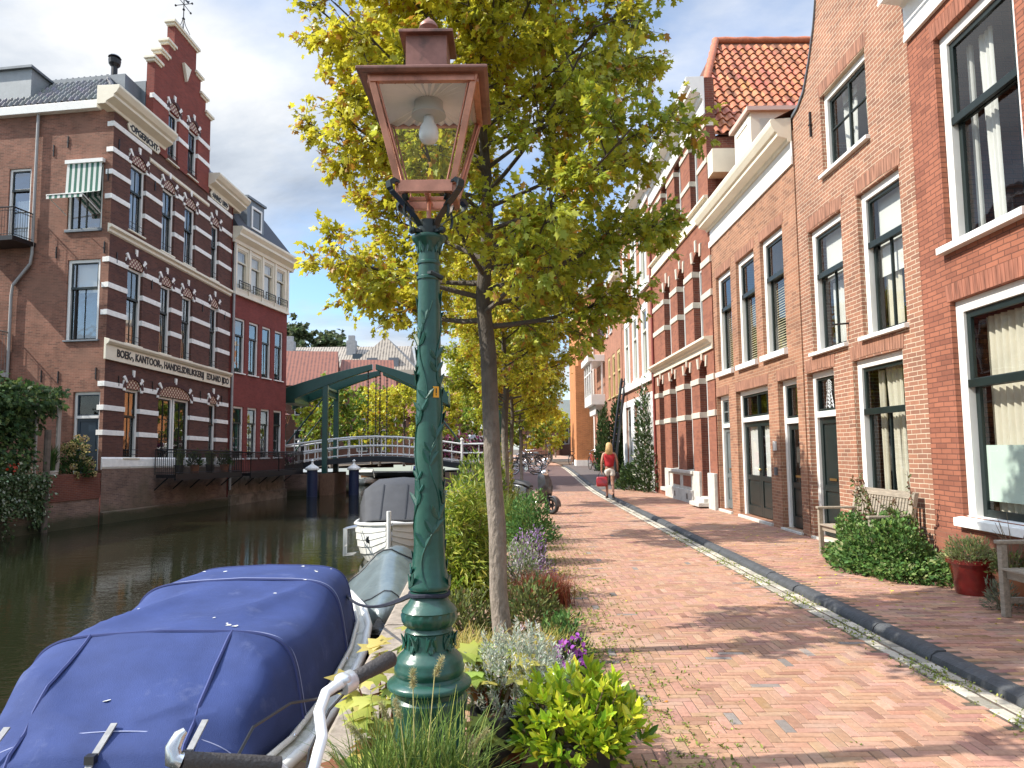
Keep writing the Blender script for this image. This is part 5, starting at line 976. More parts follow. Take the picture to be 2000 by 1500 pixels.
def grow_tree(r, trunk_h, prof, r0, lean=(0, 0), nlimb=26, nsub=7, ntw=6, lpt_=9, twl=.3, rise=.75):
    """prof: [(z, radius)] crown profile. Returns wood MB, anchors (P, D)"""
    pz = [p[0] for p in prof]; pr = [p[1] for p in prof]; top = pz[-1]; b = MB(); L = []
    pts = []; rad = []
    for k in range(15):
        t_ = k / 14; z = top * .97 * t_; pts.append((lean[0] * min(1, z / trunk_h) + r.normal(0, .012) * (k > 0), lean[1] * min(1, z / trunk_h) + r.normal(0, .012) * (k > 0), z)); rad.append(r0 * (1.12 if k == 0 else 1 - .12 * z / trunk_h) if z < trunk_h else max(.008, r0 * .85 * (1 - (z - trunk_h) / (top - trunk_h)) ** 1.1))
    b.tube([p for p in pts if p[2] < trunk_h * .75], [q for p, q in zip(pts, rad) if p[2] < trunk_h * .75], 12, 0); k0 = sum(p[2] < trunk_h * .75 for p in pts) - 1; b.tube(pts[k0:], rad[k0:], 12, 1)
    zz0 = np.array([p[2] for p in pts]); lead = np.array(pts)
    def on(z): return np.array([np.interp(z, zz0, lead[:, i]) for i in range(3)])
    PT, DT = [], []
    for i in range(nlimb):
        f_ = (i + .5) / nlimb; z = trunk_h - .12 + (top - trunk_h) * .86 * f_ ** 1.05; az = i * 2.39996 + r.normal(0, .25); o = on(z)
        ze = z + (top - z) * min(.28, .07 + .45 * f_) + r.uniform(-.12, .25); R_ = np.interp(ze, pz, pr) * r.uniform(.82, 1.08); e = on(min(ze, top * .97)) + np.array([math.cos(az) * R_, math.sin(az) * R_, 0]); e[2] = ze
        mid = (o + e) / 2 + np.array([0, 0, -.1 * rise]) + r.normal(0, .05, 3); lr = max(.009, r0 * .30 * (1 - .7 * f_)); ps = []
        for k in range(7): t_ = k / 6; ps.append((1 - t_) ** 2 * o + 2 * t_ * (1 - t_) * mid + t_ * t_ * e)
        b.tube([tuple(p) for p in ps], [lr * (1 - .85 * k / 6) + .003 for k in range(7)], 6, 1)
        ps = np.array(ps); ax = unit(e - o)
        for j in range(nsub):
            t_ = .25 + .75 * (j + r.random()) / nsub; q = ps[0] + 0; fi = t_ * 6; k = min(5, int(fi)); q = ps[k] + (ps[k + 1] - ps[k]) * (fi - k); d = unit(ax + rdir(r, 1)[0] * .95 + np.array([0, 0, .12])); ln_ = twl * r.uniform(1.0, 2.0) * (1.1 - .4 * t_); e2 = q + d * ln_
            b.tube([tuple(q), tuple((q + e2) / 2 + r.normal(0, .02, 3)), tuple(e2)], [lr * .35 + .002, .004, .0025], 4, 1, caps=False)
            for w_ in range(ntw):
                s_ = .25 + .75 * (w_ + r.random()) / ntw; q2 = q + d * ln_ * s_; d2 = unit(d * .6 + rdir(r, 1)[0]); l2 = twl * r.uniform(.5, 1.1)
                b.tube([tuple(q2), tuple(q2 + d2 * l2)], [.003, .0015], 3, 1, caps=False)
                n = max(2, int(lpt_ * r.uniform(.5, 1.4))); ts = r.random(n) ** .7
                PT.append(q2 + d2 * l2 * ts[:, None] + r.normal(0, .025, (n, 3))); DT.append(unit(d2 + rdir(r, n) * .8 + np.array([0, 0, -.45])))
    return b, np.concatenate(PT), np.concatenate(DT)
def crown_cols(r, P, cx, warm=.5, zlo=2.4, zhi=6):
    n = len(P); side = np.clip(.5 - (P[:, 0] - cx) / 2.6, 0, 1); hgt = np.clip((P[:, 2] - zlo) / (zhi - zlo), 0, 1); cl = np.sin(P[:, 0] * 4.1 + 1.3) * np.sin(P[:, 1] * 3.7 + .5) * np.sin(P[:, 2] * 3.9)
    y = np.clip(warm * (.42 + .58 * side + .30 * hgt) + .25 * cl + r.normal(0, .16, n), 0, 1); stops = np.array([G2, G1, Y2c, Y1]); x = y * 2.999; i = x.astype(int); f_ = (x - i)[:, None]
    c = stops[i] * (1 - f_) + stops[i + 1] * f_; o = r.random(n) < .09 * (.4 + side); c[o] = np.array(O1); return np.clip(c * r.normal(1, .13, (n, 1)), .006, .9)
# ---------------------------------------------------------------- street trees
r = np.random.default_rng(21)
t1 = empty('street_tree', (-.08, 5.92, 0), 0, 'young yellow green lime tree on the quay, right beside the green lamp post', 'tree', 'young trees along the quay')
wood, P, D = grow_tree(r, 2.68, [(2.4, .6), (2.75, 1.02), (3.1, 1.36), (3.6, 1.55), (4.2, 1.54), (5.1, 1.44), (5.9, 1.15), (6.8, .5)], .072, (-.13, 0), 54, 9, 9, 17, .25)
wood.build('trunk', [BARK, BARK], t1, 60); Nv = unit(rdir(r, len(P)) * .8 + np.array([-.25, -.15, .9]))
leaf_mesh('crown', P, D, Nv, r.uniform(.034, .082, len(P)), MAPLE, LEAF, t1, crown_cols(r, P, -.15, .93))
NLEAF = len(P)
for x, y, rz, sc_, lb_ in ((-.16, 13.2, 1.9, .92, 'second yellow green tree along the quay, behind the nearest one'), (-.12, 21.0, 3.4, .9, 'third tree of the quay row, beside the parked scooter'), (.35, 30.5, 5.0, .95, 'fourth tree of the quay row, above the row of bicycles')):
    dup(t1, (x, y, float(zr(y))), rz, lb_, (sc_,) * 3)
def far_tree(name, label, seed, h, th, rad, r0, nl, size, warm, cols=None, loc=(0, 0, 0), group='trees on the far bank', nlimb=16):
    r = np.random.default_rng(seed); o = empty(name, loc, 0, label, 'tree', group)
    prof = [(th * .9, rad * .45), (th + .15 * (h - th), rad * .85), (th + .4 * (h - th), rad), (th + .7 * (h - th), rad * .75), (h, rad * .2)]
    wd, P, D = grow_tree(r, th, prof, r0, (0, 0), nlimb, 6, 4, nl, rad * .22)
    wd.build('trunk', [BARK, BARK], o, 60); Nv = unit(rdir(r, len(P)) + np.array([-.2, -.2, .8]))
    c = crown_cols(r, P / rad * 1.4, 0, warm, 2, 5) if cols is None else pick(r, len(P), *cols)
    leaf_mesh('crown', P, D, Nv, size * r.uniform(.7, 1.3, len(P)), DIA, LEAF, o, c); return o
ft = far_tree('bank_tree', 'bright yellow tree behind the middle of the drawbridge', 31, 6.6, 1.6, 2.0, .10, 9, .22, .95, loc=(-8.2, 56, .4))
ft2 = far_tree('bank_tree', 'dark green tree behind the left portal posts of the drawbridge', 32, 6.8, 1.5, 2.3, .11, 10, .24, .22, loc=(-13.2, 54, .4))
for x, y, rz, s_, lb_ in ((-10.4, 58, 1, 1.0, 'yellow tree between the dark tree and the bridge chains'), (-6.0, 60, 2.2, 1.05, 'yellow tree just left of the lamp post beyond the bridge'), (-3.6, 64, 4, 1.0, 'yellow tree hidden partly by the lamp post beyond the bridge'), (-17.0, 66, 3, 1.15, 'yellow topped tree before the red tiled roofs'), (2.6, 58, .7, .72, 'small yellow tree at the far end of the street'), (3.9, 74, 2.5, .85, 'small yellow tree farther down the street'), (5.3, 92, 5.1, .95, 'farthest small yellow tree next to the orange brick tower'), (1.2, 66, 1.4, .9, 'yellow green tree above the far row of bicycles')): dup(ft, (x, y, .4), rz, lb_, (s_,) * 3)
for x, y, rz, s_, lb_ in ((-11.8, 62, 1, 1.0, 'green tree standing behind the balance beam'), (-2.2, 58, 2, .9, 'dark green tree right of the lamp post beyond the bridge'), (-.9, 70, 4, 1.05, 'dark green tree between the trunks beyond the bridge'), (.6, 48, 3.1, .8, 'dark green tree over the far bicycles')): dup(ft2, (x, y, .4), rz, lb_, (s_,) * 3)
bt = far_tree('tall_tree', 'huge dark green tree rising behind the grey tiled roof', 33, 23.5, 8, 8.5, .5, 14, .85, .3, (((.07, .10, .045), (.11, .14, .06), (.15, .16, .08)), (3, 3, 1)), (-35, 128, 0), None, 26)
# ---------------------------------------------------------------- plants
def blob(r, n, c, rad, shell=.5, flat=True):
    d = rdir(r, n); d[:, 2] = np.abs(d[:, 2]) if flat else d[:, 2]; q = shell + (1 - shell) * r.random(n) ** .5
    lump = 1 + .16 * np.sin(d[:, 0] * 5 + c[0] * 7) * np.cos(d[:, 1] * 6 + c[1] * 3) + .12 * np.sin(d[:, 2] * 9 + c[0]); return np.array(c) + d * np.array(rad) * (q * lump)[:, None], d
def bush(name, label, cat, c, rad, n, size, tmpl, cols, m=LEAFD, seed=1, up=.5, spread=.7, shell=.35, group=None, stems=6, parent=None, extra=None):
    r = np.random.default_rng(seed)
    if parent is None: o = empty(name, (c[0], c[1], c[2]), 0, label, cat, group)
    else: o = parent
    P, d = blob(r, n, c if parent is not None else (0, 0, 0), rad, shell); D = unit(d + rdir(r, n) * spread + np.array([0, 0, up])); Nv = unit(d * .8 + rdir(r, n) * .7 + np.array([0, 0, .6]))
    leaf_mesh('foliage', P, D, Nv, size * r.uniform(.6, 1.3, n), tmpl, m, o, pick(r, n, *cols))
    if stems:
        b = MB()
        for k in range(stems):
            a = r.uniform(0, 6.28); q = r.uniform(.3, .85); e = (math.cos(a) * rad[0] * q, math.sin(a) * rad[1] * q, rad[2] * r.uniform(.4, .85)); zc_ = c[2] if parent is not None else 0; b.tube([(0 + r.normal(0, .04), r.normal(0, .04), zc_), (e[0] * .4, e[1] * .4, e[2] * .55 + zc_), (e[0], e[1], e[2] + zc_)], [.012, .008, .004], 5)
        b.build('stem', STEM, o)
    return o
STEM = mat('stem_brown', (.14, .10, .055), .8)
def blades(name, parent, n, h, spread, w, cols, seed=1, lean=.5, base=.06, m=LEAFD, c=(0, 0, 0)):
    r = np.random.default_rng(seed); az = r.uniform(0, 6.283, n); out = np.stack([np.cos(az), np.sin(az)], 1); k = 5; side = np.stack([-out[:, 1], out[:, 0]], 1); hh = h * r.uniform(.6, 1.1, n); le = spread * r.uniform(.2, 1., n); b0 = r.normal(0, base, (n, 2)); tw = r.normal(0, .5, n)
    V = np.zeros((n, 2 * k, 3))
    for i in range(k):
        t_ = i / (k - 1); q = b0 + out * (le * t_ ** (1.6))[:, None] + np.array(c[:2]); z = hh * (t_ - lean * .45 * t_ ** 3 * (le / spread)) + c[2]; ww = w * (1 - t_ ** 2) / 2 + .0006
        sd2 = side * np.cos(tw * t_)[:, None] + out * np.sin(tw * t_)[:, None]
        V[:, 2 * i, :2] = q + sd2 * ww; V[:, 2 * i + 1, :2] = q - sd2 * ww; V[:, 2 * i, 2] = z; V[:, 2 * i + 1, 2] = z
    return npmesh(name, V, 2 * k, [[2 * i, 2 * i + 1, 2 * i + 3, 2 * i + 2] for i in range(k - 1)], m, parent, pick(r, n, *cols))
def pot(parent, c, r0, h, m, name='pot', taper=.78, rim=.02):
    b = MB(); b.lathe([(r0 * taper * .96, 0), (r0 * taper, .01), (r0 * .96, h * .86), (r0 * .96, h * .87), (r0 + rim * .5, h * .88), (r0 + rim * .5, h), (r0 - .015, h), (r0 - .02, h - .05)], c, 24, caps=False)
    b.lathe([(r0 * taper * .96, .002), (.001, .002)], c, 24, caps=False); o = b.build(name, m, parent, 40); s_ = MB(); s_.lathe([(r0 - .02, h - .045), (.001, h - .04)], c, 20, caps=False); s_.build('potting_soil', SOIL, parent); return o
PBLK = mat('pot_black_plastic', (.018, .018, .018), .5, var=.2); PRED = mat('pot_oxblood_glaze', (.20, .018, .015), .18, var=.25, vscale=3, coat=.5); PTER = mat('pot_terracotta', (.48, .19, .09), .8, var=.2, vscale=6)
# bright laurel-like shrub in black pot, bottom centre
o = empty('potted_shrub', (.31, 3.78, 0), 0, 'glossy lime green skimmia shrub in black pot at the foot of the picture', 'shrub'); pot(o, (0, 0, 0), .19, .2, PBLK)
r = np.random.default_rng(41); PP, DD = [], []
for k in range(150):
    d = rdir(r, 1)[0]; d[2] = abs(d[2]) * .9 + .05; d = unit(d); tip = d * np.array([.33, .31, .36]) * r.uniform(.55, 1.05) + np.array([0, 0, .15]); n = 9; a = np.arange(n) * 2.4 + r.uniform(0, 6); ax = unit(d + np.array([0, 0, .8])); u = unit(np.cross(ax, [.3, .5, .1])); v = np.cross(ax, u); el = np.linspace(.25, 1.1, n)[:, None]
    DD.append((u * np.cos(a)[:, None] + v * np.sin(a)[:, None]) * np.sin(el) * 1. + ax * np.cos(el)); PP.append(tip - ax * .045 * np.linspace(0, 1, n)[:, None])
P, D = np.concatenate(PP), np.concatenate(DD); n = len(P)
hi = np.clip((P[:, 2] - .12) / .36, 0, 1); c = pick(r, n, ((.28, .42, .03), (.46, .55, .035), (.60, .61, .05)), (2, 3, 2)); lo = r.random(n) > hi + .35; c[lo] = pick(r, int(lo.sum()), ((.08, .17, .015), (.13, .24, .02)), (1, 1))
SKL = mat('leaf_glossy', attr=True, rough=.28, trans=.3, spec=.5)
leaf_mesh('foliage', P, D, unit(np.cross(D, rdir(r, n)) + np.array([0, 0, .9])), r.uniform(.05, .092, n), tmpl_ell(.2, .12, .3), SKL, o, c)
b = MB()
for k in range(0, len(PP), 3): e = PP[k][0]; b.tube([(e[0] * .15, e[1] * .15, .15), (e[0] * .6, e[1] * .6, e[2] * .6 + .02), tuple(e)], [.008, .006, .004], 5)
b.build('stem', STEM, o)
# lavender like silver plant and its pot
o = empty('potted_curry_plant', (.02, 4.15, 0), 0, 'silver grey curry plant in black plastic pot behind the lime green shrub', 'plant'); pot(o, (-.10, -.22, 0), .145, .27, PBLK)
SIL = (((.52, .55, .46), (.36, .42, .32), (.66, .66, .56)), (3, 2, 2)); r = np.random.default_rng(42)
PP, DD = [], []
for k in range(430):
    d = rdir(r, 1)[0]; d[2] = abs(d[2]); e = d * np.array([.34, .31, .45]) * r.uniform(.7, 1.08) + np.array([0, 0, .2]); ax = unit(d * .45 + np.array([0, 0, 1]) + r.normal(0, .15, 3)); n = 26; t_ = r.random(n)[:, None]; PP.append(e - ax * .13 * t_); DD.append(unit(ax * .9 + rdir(r, n) * .8))
P, D = np.concatenate(PP), np.concatenate(DD); leaf_mesh('foliage', P, D, rdir(r, len(P)), r.uniform(.018, .036, len(P)), tmpl_diamond(.12), LEAFD, o, pick(r, len(P), *SIL))
b = MB(); b.tube([(-.10, -.22, .22), (-.06, -.14, .32), (0, -.02, .42)], [.012, .01, .006], 6); b.tube([(-.1, -.2, .22), (-.12, -.1, .35)], [.01, .005], 6); b.build('stem', STEM, o)
# purple asters
o = empty('purple_asters', (.36, 5.0, 0), 0, 'dark leaved asters with purple flower heads beside the silver plant', 'flowers'); bush('', '', '', (0, 0, 0), (.13, .13, .30), 420, .05, ELL, (((.035, .06, .02), (.06, .09, .03)), (1, 1)), seed=43, parent=o)
r = np.random.default_rng(44); P, d = blob(r, 260, (.0, -.02, .12), (.13, .12, .22), .9); k = (P[:, 2] > .2); P = P[k]; leaf_mesh('flower', P, rdir(r, len(P)), unit(rdir(r, len(P)) * .4 + np.array([-.2, -.6, .6])), .03, RND, LEAFD, o, pick(r, len(P), ((.30, .06, .36), (.42, .12, .46)), (1, 1)))
# yellow low grass
o = empty('yellow_grass', (-.05, 5.15, 0), 0, 'straw yellow low grass clump between the silver plant and the tree trunk', 'grass plant'); YG = (((.52, .40, .10), (.40, .36, .09), (.30, .30, .07), (.55, .46, .2)), (3, 2, 2, 1))
for k, (x, y) in enumerate(((-.2, .1), (.12, .15), (.02, -.12), (.28, .3), (-.3, .35))): blades('blade', o, 330, .36, .36, .005, YG, 50 + k, .8, .09, c=(x, y, 0))
# oak leaf hydrangea, two sides of the lamp base
HY = (((.38, .42, .09), (.50, .44, .12), (.28, .34, .07), (.28, .11, .045)), (3, 2.5, 2.5, .6))
def bigleaf(label, loc, pts, seed, cols=HY, size=.155):
    r = np.random.default_rng(seed); o = empty('oakleaf_hydrangea', loc, 0, label, 'plant'); P, D, b = [], [], MB()
    for x, y, z in pts:
        b.tube([(0, 0, 0), (x * .5, y * .5, z * .7), (x, y, z)], [.009, .007, .004], 5)
        for k in range(9): a = r.uniform(0, 6.28); P.append((x, y, z + r.uniform(-.09, .05))); D.append((math.cos(a), math.sin(a), r.uniform(-.35, .25)))
    b.build('stem', mat('stem_red', (.16, .05, .025), .7), o); P, D = np.array(P), np.array(D); leaf_mesh('foliage', P, D, unit(np.array([0, -.25, 1]) + rdir(r, len(P)) * .35), size * r.uniform(.7, 1.15, len(P)), MAPLE, LEAF, o, pick(r, len(P), *cols)); return o
bigleaf('yellowing oak leaf hydrangea between the bicycle handlebar and the lamp base', (-.66, 3.75, 0), [(-.05, .0, .35), (.1, .25, .48), (-.08, .4, .50), (.0, -.2, .22), (-.15, -.1, .12), (.12, -.05, .3), (.18, .3, .55), (-.02, -.35, .1), (.1, .5, .6), (.15, -.3, .18), (-.15, .2, .38), (0, .15, .42), (-.05, -.1, .3), (.05, .38, .36)], 61)
bigleaf('oak leaf hydrangea with some red leaves at the right side of the lamp base', (-.14, 4.0, 0), [(-.02, 0, .40), (.08, .2, .32), (.0, -.2, .25), (.1, -.1, .15), (-.06, .15, .5), (.05, .3, .45), (.12, .05, .46), (.0, .1, .3)], 62, size=.17)
# fountain grass at the lamp foot
o = empty('fountain_grass', (-.40, 3.12, 0), 0, 'green fountain grass with bottle brush seed heads at the foot of the lamp post', 'grass plant'); GRN = (((.10, .17, .03), (.17, .24, .05), (.28, .30, .07), (.05, .10, .02)), (3, 3, 1.5, 2))
for k, (x, y) in enumerate(((0, 0), (.12, .05), (-.13, .02))): blades('blade', o, 260, .60, .36, .006, GRN, 70 + k, .7, .06, c=(x, y, 0))
r = np.random.default_rng(73); b = MB(); P, D = [], []
for x, y, z in ((-.02, .0, .66), (.07, .06, .69), (-.07, -.05, .56), (-.22, -.05, .47), (-.25, -.2, .22), (.0, -.18, .2), (.05, -.2, .17), (-.13, .03, .52), (.22, .05, .4), (-.3, .08, .3)):
    b.tube([(x * .2, y * .2, 0), (x * .6, y * .6, z * .6), (x * .95, y * .95, z), (x * 1.15, y * 1.1, z - .02)], [.003, .0025, .002, .002], 4)
    n = 420; t_ = r.random(n); ax = np.array([x * .9 + .02, y * .5 - .02, -.03]) * .35; c0 = np.array([x * .95, y * .95, z - .03]); q = c0 + ax[None] * t_[:, None] + np.array([0, 0, .085]) * t_[:, None]; d = rdir(r, n); P.append(q); D.append(unit(d + np.array([0, 0, .5])))
b.build('stem', mat('stem_straw', (.4, .36, .14), .7), o); P, D = np.concatenate(P), np.concatenate(D); leaf_mesh('seed_head', P, D, rdir(r, len(P)), r.uniform(.012, .026, len(P)), tmpl_diamond(.05), LEAFD, o, pick(r, len(P), ((.50, .44, .24), (.36, .34, .15)), (1, 1)))
LOWG = (((.13, .16, .05), (.20, .22, .06), (.10, .12, .04), (.22, .16, .07)), (3, 2, 2, 1)); FERN = (((.06, .14, .035), (.10, .20, .05), (.16, .26, .06)), (2, 3, 1)); BAM = (((.36, .42, .05), (.26, .34, .04), (.46, .46, .09), (.14, .2, .03)), (3, 3, 2, 1.5))
bush('sedum_plant', 'low olive green leafy plant left of the tree trunk foot', 'plant', (-.42, 6.4, 0), (.34, .32, .38), 1500, .05, ELL, LOWG, seed=81)
bush('sedum_plant', 'low olive green leafy plant right of the tree trunk foot', 'plant', (.16, 6.7, 0), (.32, .34, .40), 1500, .05, ELL, LOWG, seed=82)
bush('sedum_plant', 'small green shrub between the yellow grass and the road', 'plant', (.36, 5.75, 0), (.22, .24, .34), 800, .045, ELL, FERN, seed=83)
o = empty('red_sedge', (.30, 7.75, 0), 0, 'rusty red brown sedge clump at the road edge', 'grass plant'); 
for k in range(3): blades('blade', o, 380, .40, .32, .005, (((.22, .06, .03), (.30, .10, .05), (.14, .06, .03)), (2, 2, 1)), 84 + k, .8, .08, c=((k - 1) * .12, 0, 0))
bush('heather', 'white and pale green heather beside the tree trunk', 'plant', (.06, 8.6, 0), (.30, .3, .5), 2200, .035, ELL, (((.55, .55, .48), (.25, .32, .14), (.2, .26, .1)), (2, 2, 1)), seed=87)
bush('heather', 'purple flowering heather under the feathery green pot plant', 'plant', (.20, 9.4, 0), (.30, .3, .55), 1800, .04, ELL, (((.34, .2, .42), (.5, .4, .5), (.14, .18, .08)), (2, 1, 2)), seed=88)
o = empty('potted_fern_shrub', (.24, 10.6, 0), 0, 'feathery fresh green shrub in dark square pot', 'shrub'); pot(o, (0, 0, 0), .24, .34, PBLK); bush('', '', '', (0, 0, .3), (.38, .36, .62), 2600, .05, ELL, FERN, seed=89, parent=o, up=.3)
bush('bamboo', 'bright yellow green bamboo clump between the lamp post and the tree trunk', 'bamboo', (-.52, 8.1, 0), (.38, .42, 1.18), 5200, .11, tmpl_ell(.09, .25, .15), BAM, m=LEAF, seed=90, up=-.35, spread=.9, shell=.25, stems=22)
o = empty('tall_grass', (-.12, 12.0, 0), 0, 'tall green reed grass behind the tree trunk', 'grass plant')
for k in range(3): blades('blade', o, 240, 1.0, .34, .012, (((.16, .24, .05), (.26, .32, .07), (.09, .15, .03)), (2, 2, 1)), 91 + k, .6, .12, c=((k - 1) * .16, 0, 0))
bush('quay_shrub', 'leafy green shrub behind the bamboo at the water side', 'shrub', (-.55, 12.8, 0), (.62, .6, 1.45), 3200, .085, ELL, (((.12, .20, .03), (.22, .28, .05), (.3, .34, .06), (.07, .12, .02)), (3, 3, 1.5, 1)), seed=95)
bush('quay_shrub', 'yellowing shrub right of the second tree trunk', 'shrub', (-.35, 15.2, 0), (.5, .5, 1.5), 2200, .09, ELL, (((.32, .3, .06), (.2, .24, .05), (.4, .3, .08), (.1, .13, .03)), (2, 2, 1, 1)), seed=96)
bush('rose_shrub', 'pale flowering rose bush before the parked scooter', 'shrub', (.05, 16.4, 0), (.3, .3, .7), 1300, .06, ELL, (((.12, .15, .06), (.2, .2, .09), (.6, .5, .45)), (3, 2, .7)), seed=97)
bush('quay_shrub', 'dark green shrub at the road side under the tall grass', 'shrub', (.22, 13.4, 0), (.28, .28, .6), 1100, .06, ELL, FERN, seed=98)
# right hand side
o = bush('evergreen_bush', 'dense spreading green bush along the house wall in front of the wooden bench', 'shrub', (4.56, 9.3, .06), (.52, 1.1, .62), 13000, .052, tmpl_ell(.3), (((.06, .13, .03), (.10, .19, .045), (.16, .25, .06), (.25, .3, .12)), (3, 3, 2, .8)), seed=101, spread=.9, shell=.3, up=.3)
b = MB(); r = np.random.default_rng(102)
for k in range(9):
    x, y = r.uniform(-.1, .3), r.uniform(-.6, .8); q = (x - r.uniform(0, .3), y + r.uniform(-.3, .3), r.uniform(.85, 1.25)); b.tube([(x, y, .5), (x * .6 + q[0] * .4, y * .6 + q[1] * .4, .85), q], [.007, .005, .003], 4)
    n = 40; t_ = r.random(n)[:, None]; PQ = np.array([x, y, .5]) * (1 - t_) + np.array(q) * t_; leaf_mesh('sprig', PQ, rdir(r, n), rdir(r, n), r.uniform(.03, .07, n), ELL, LEAFD, o, pick(r, n, ((.14, .18, .06), (.30, .18, .12), (.18, .09, .05)), (3, 1, 1)))
b.build('stem', STEM, o)
o = empty('red_pot_plant', (4.73, 7.80, .06), 0, 'oxblood red glazed pot with pale green succulent beside the bush', 'pot plant'); pot(o, (0, 0, 0), .21, .36, PRED, taper=.72, rim=.04); bush('', '', '', (0, 0, .33), (.27, .27, .22), 1500, .045, tmpl_ell(.12), (((.30, .36, .12), (.42, .42, .2), (.2, .26, .1)), (2, 2, 1)), seed=103, parent=o)
o = empty('terracotta_pot_plant', (4.84, 7.30, .06), 0, 'terracotta pot with dry twiggy plant next to the bench end', 'pot plant'); pot(o, (0, 0, 0), .165, .30, PTER); bush('', '', '', (0, 0, .28), (.2, .2, .2), 500, .04, ELL, LOWG, seed=104, parent=o)
b = MB()
for k in range(9): a = r.uniform(0, 6.28); b.tube([(0, 0, .25), (.1 * math.cos(a), .1 * math.sin(a), .6), (.2 * math.cos(a), .22 * math.sin(a), .78 + .1 * math.sin(k))], [.005, .004, .002], 4)
b.build('twig', STEM, o); bush('lavender', 'grey green lavender tuft at the foot of the near bench', 'plant', (4.55, 7.05, .06), (.16, .16, .26), 600, .05, tmpl_ell(.08), (((.16, .18, .12), (.24, .25, .16)), (1, 1)), seed=105)
DARKG = (((.025, .05, .015), (.045, .08, .022), (.08, .12, .035)), (2, 2, 1)); 
bush('climber', 'white flowering climber against the white plastered house front', 'climbing plant', (4.72, 26.6, .06), (.34, 1.3, 3.5), 4200, .13, ELL, (((.035, .06, .02), (.06, .10, .03), (.7, .68, .62)), (3, 2.5, .9)), seed=106, shell=.2)
bush('wall_shrub', 'low green shrub at the foot of the white flowering climber', 'shrub', (4.4, 27.6, .06), (.55, 1.3, .9), 1600, .12, ELL, DARKG, seed=107)
bush('climber', 'dark ivy column on the house left of the white plastered front', 'climbing plant', (4.75, 33.6, .2), (.35, .8, 3.4), 2600, .16, ELL, DARKG, seed=108, shell=.3); bush('climber', 'dark green climber under the white bay window', 'climbing plant', (4.75, 38.5, .4), (.4, 1.6, 3.0), 2600, .18, ELL, DARKG, seed=109, shell=.3)
# left bank creeper, ivy, hydrangea
CG = (((.025, .055, .015), (.045, .085, .022), (.075, .13, .035), (.14, .19, .05)), (3, 3, 2, .8))
vr = empty('creeper', (*LA, 0), LRZ, 'big dark green creeper over the garden pergola at the left edge', 'climbing plant'); r = np.random.default_rng(110); PP, DD = [], []
for c_, rad, n in (((5.5, -1.2, 3.0), (3.6, 1.1, 1.2), 5200), ((3.2, -.7, 3.4), (1.7, .8, .6), 1500), ((9.0, -1.0, 2.7), (3, 1.2, 1.6), 3000), ((4.0, -.5, 1.9), (1.0, .5, 1.5), 1800), ((7, -.7, 1.6), (3, .6, 1.0), 2200)):
    P, d = blob(r, n, c_, rad, .45, False); PP.append(P); DD.append(unit(d * .6 + rdir(r, n) * .7 + np.array([0, 0, -.5])))
P, D = np.concatenate(PP), np.concatenate(DD); leaf_mesh('foliage', P, D, unit(rdir(r, len(P)) * .6 + np.array([.1, .7, .5])), r.uniform(.11, .22, len(P)), MAPLE, LEAFD, vr, pick(r, len(P), *CG))
for x, y in ((2.9, -.5), (2.0, -.45), (1.75, -.6), (5.5, -.6), (8, -.6)): b = MB(); b.tube([(x, y, .6), (x, y, 3.4)], .05, 8); b.build('pergola_post', mat('post_grey', (.42, .38, .34), .7), vr)
iv = empty('hanging_ivy', (*LA, 0), LRZ, 'variegated ivy hanging over the garden wall towards the water', 'climbing plant'); PP = []
for k in range(80):
    x = 3.2 + 8.5 * r.random() ** 1.1; l = r.uniform(.5, 1.9) * (1.0 if x < 5 or k % 2 else .55); n = int(90 * l + 20); z = .95 - l * r.random(n); PP.append(np.stack([x + r.normal(0, .16, n), .05 + np.abs(r.normal(0, .09, n)) + .16 * np.clip(z - .2, 0, 1), z], 1))
PP.append(np.stack([r.uniform(3.2, 12, 2600), r.uniform(-.5, .35, 2600), .75 + np.abs(r.normal(0, .28, 2600))], 1)); P = np.concatenate(PP); leaf_mesh('foliage', P, unit(rdir(r, len(P)) * .7 + np.array([0, .2, -.7])), unit(rdir(r, len(P)) * .5 + np.array([0, 1, .4])), r.uniform(.06, .13, len(P)), tmpl_diamond(.42), LEAFD, iv, pick(r, len(P), ((.05, .085, .03), (.09, .13, .05), (.36, .40, .28)), (3, 2.5, 1)))
n = 60; P = np.stack([r.choice([4.6, 6.2, 7.4, 7.9, 9.2], n) + r.normal(0, .12, n), .25 + r.normal(0, .06, n), 1.25 + r.normal(0, .09, n)], 1); leaf_mesh('flower', P, rdir(r, n), unit(rdir(r, n) + np.array([0, 1, .3])), .10, RND, LEAFD, iv, pick(r, n, ((.5, .05, .02), (.4, .04, .02)), (1, 1)))
q = lpt(-1.25, -.35); o = bush('hydrangea', 'hydrangea with faded yellow flower heads beside the dark door of the banded building', 'shrub', (q[0], q[1], .75), (.55, .5, 1.2), 900, .14, ELL, CG, seed=112)
r = np.random.default_rng(113); P, d = blob(r, 26, (0, 0, .1), (.55, .5, 1.25), .95); PQ = np.concatenate([p + rdir(r, 60) * .11 for p in P]); leaf_mesh('flower_head', PQ, rdir(r, len(PQ)), rdir(r, len(PQ)), .05, RND, LEAFD, o, pick(r, len(PQ), ((.42, .36, .14), (.5, .38, .16), (.4, .25, .15)), (2, 1, 1)))
q = lpt(-2.3, -.4); o = empty('potted_palm', (q[0], q[1], .62), 0, 'green strap leaved plant in pale pot on the garden wall', 'pot plant'); pot(o, (0, 0, 0), .22, .42, mat('pot_pale', (.5, .48, .43), .6)); blades('blade', o, 140, 1.1, .55, .035, (((.05, .1, .03), (.1, .17, .05)), (1, 1)), 114, .8, .06, c=(0, 0, .38))
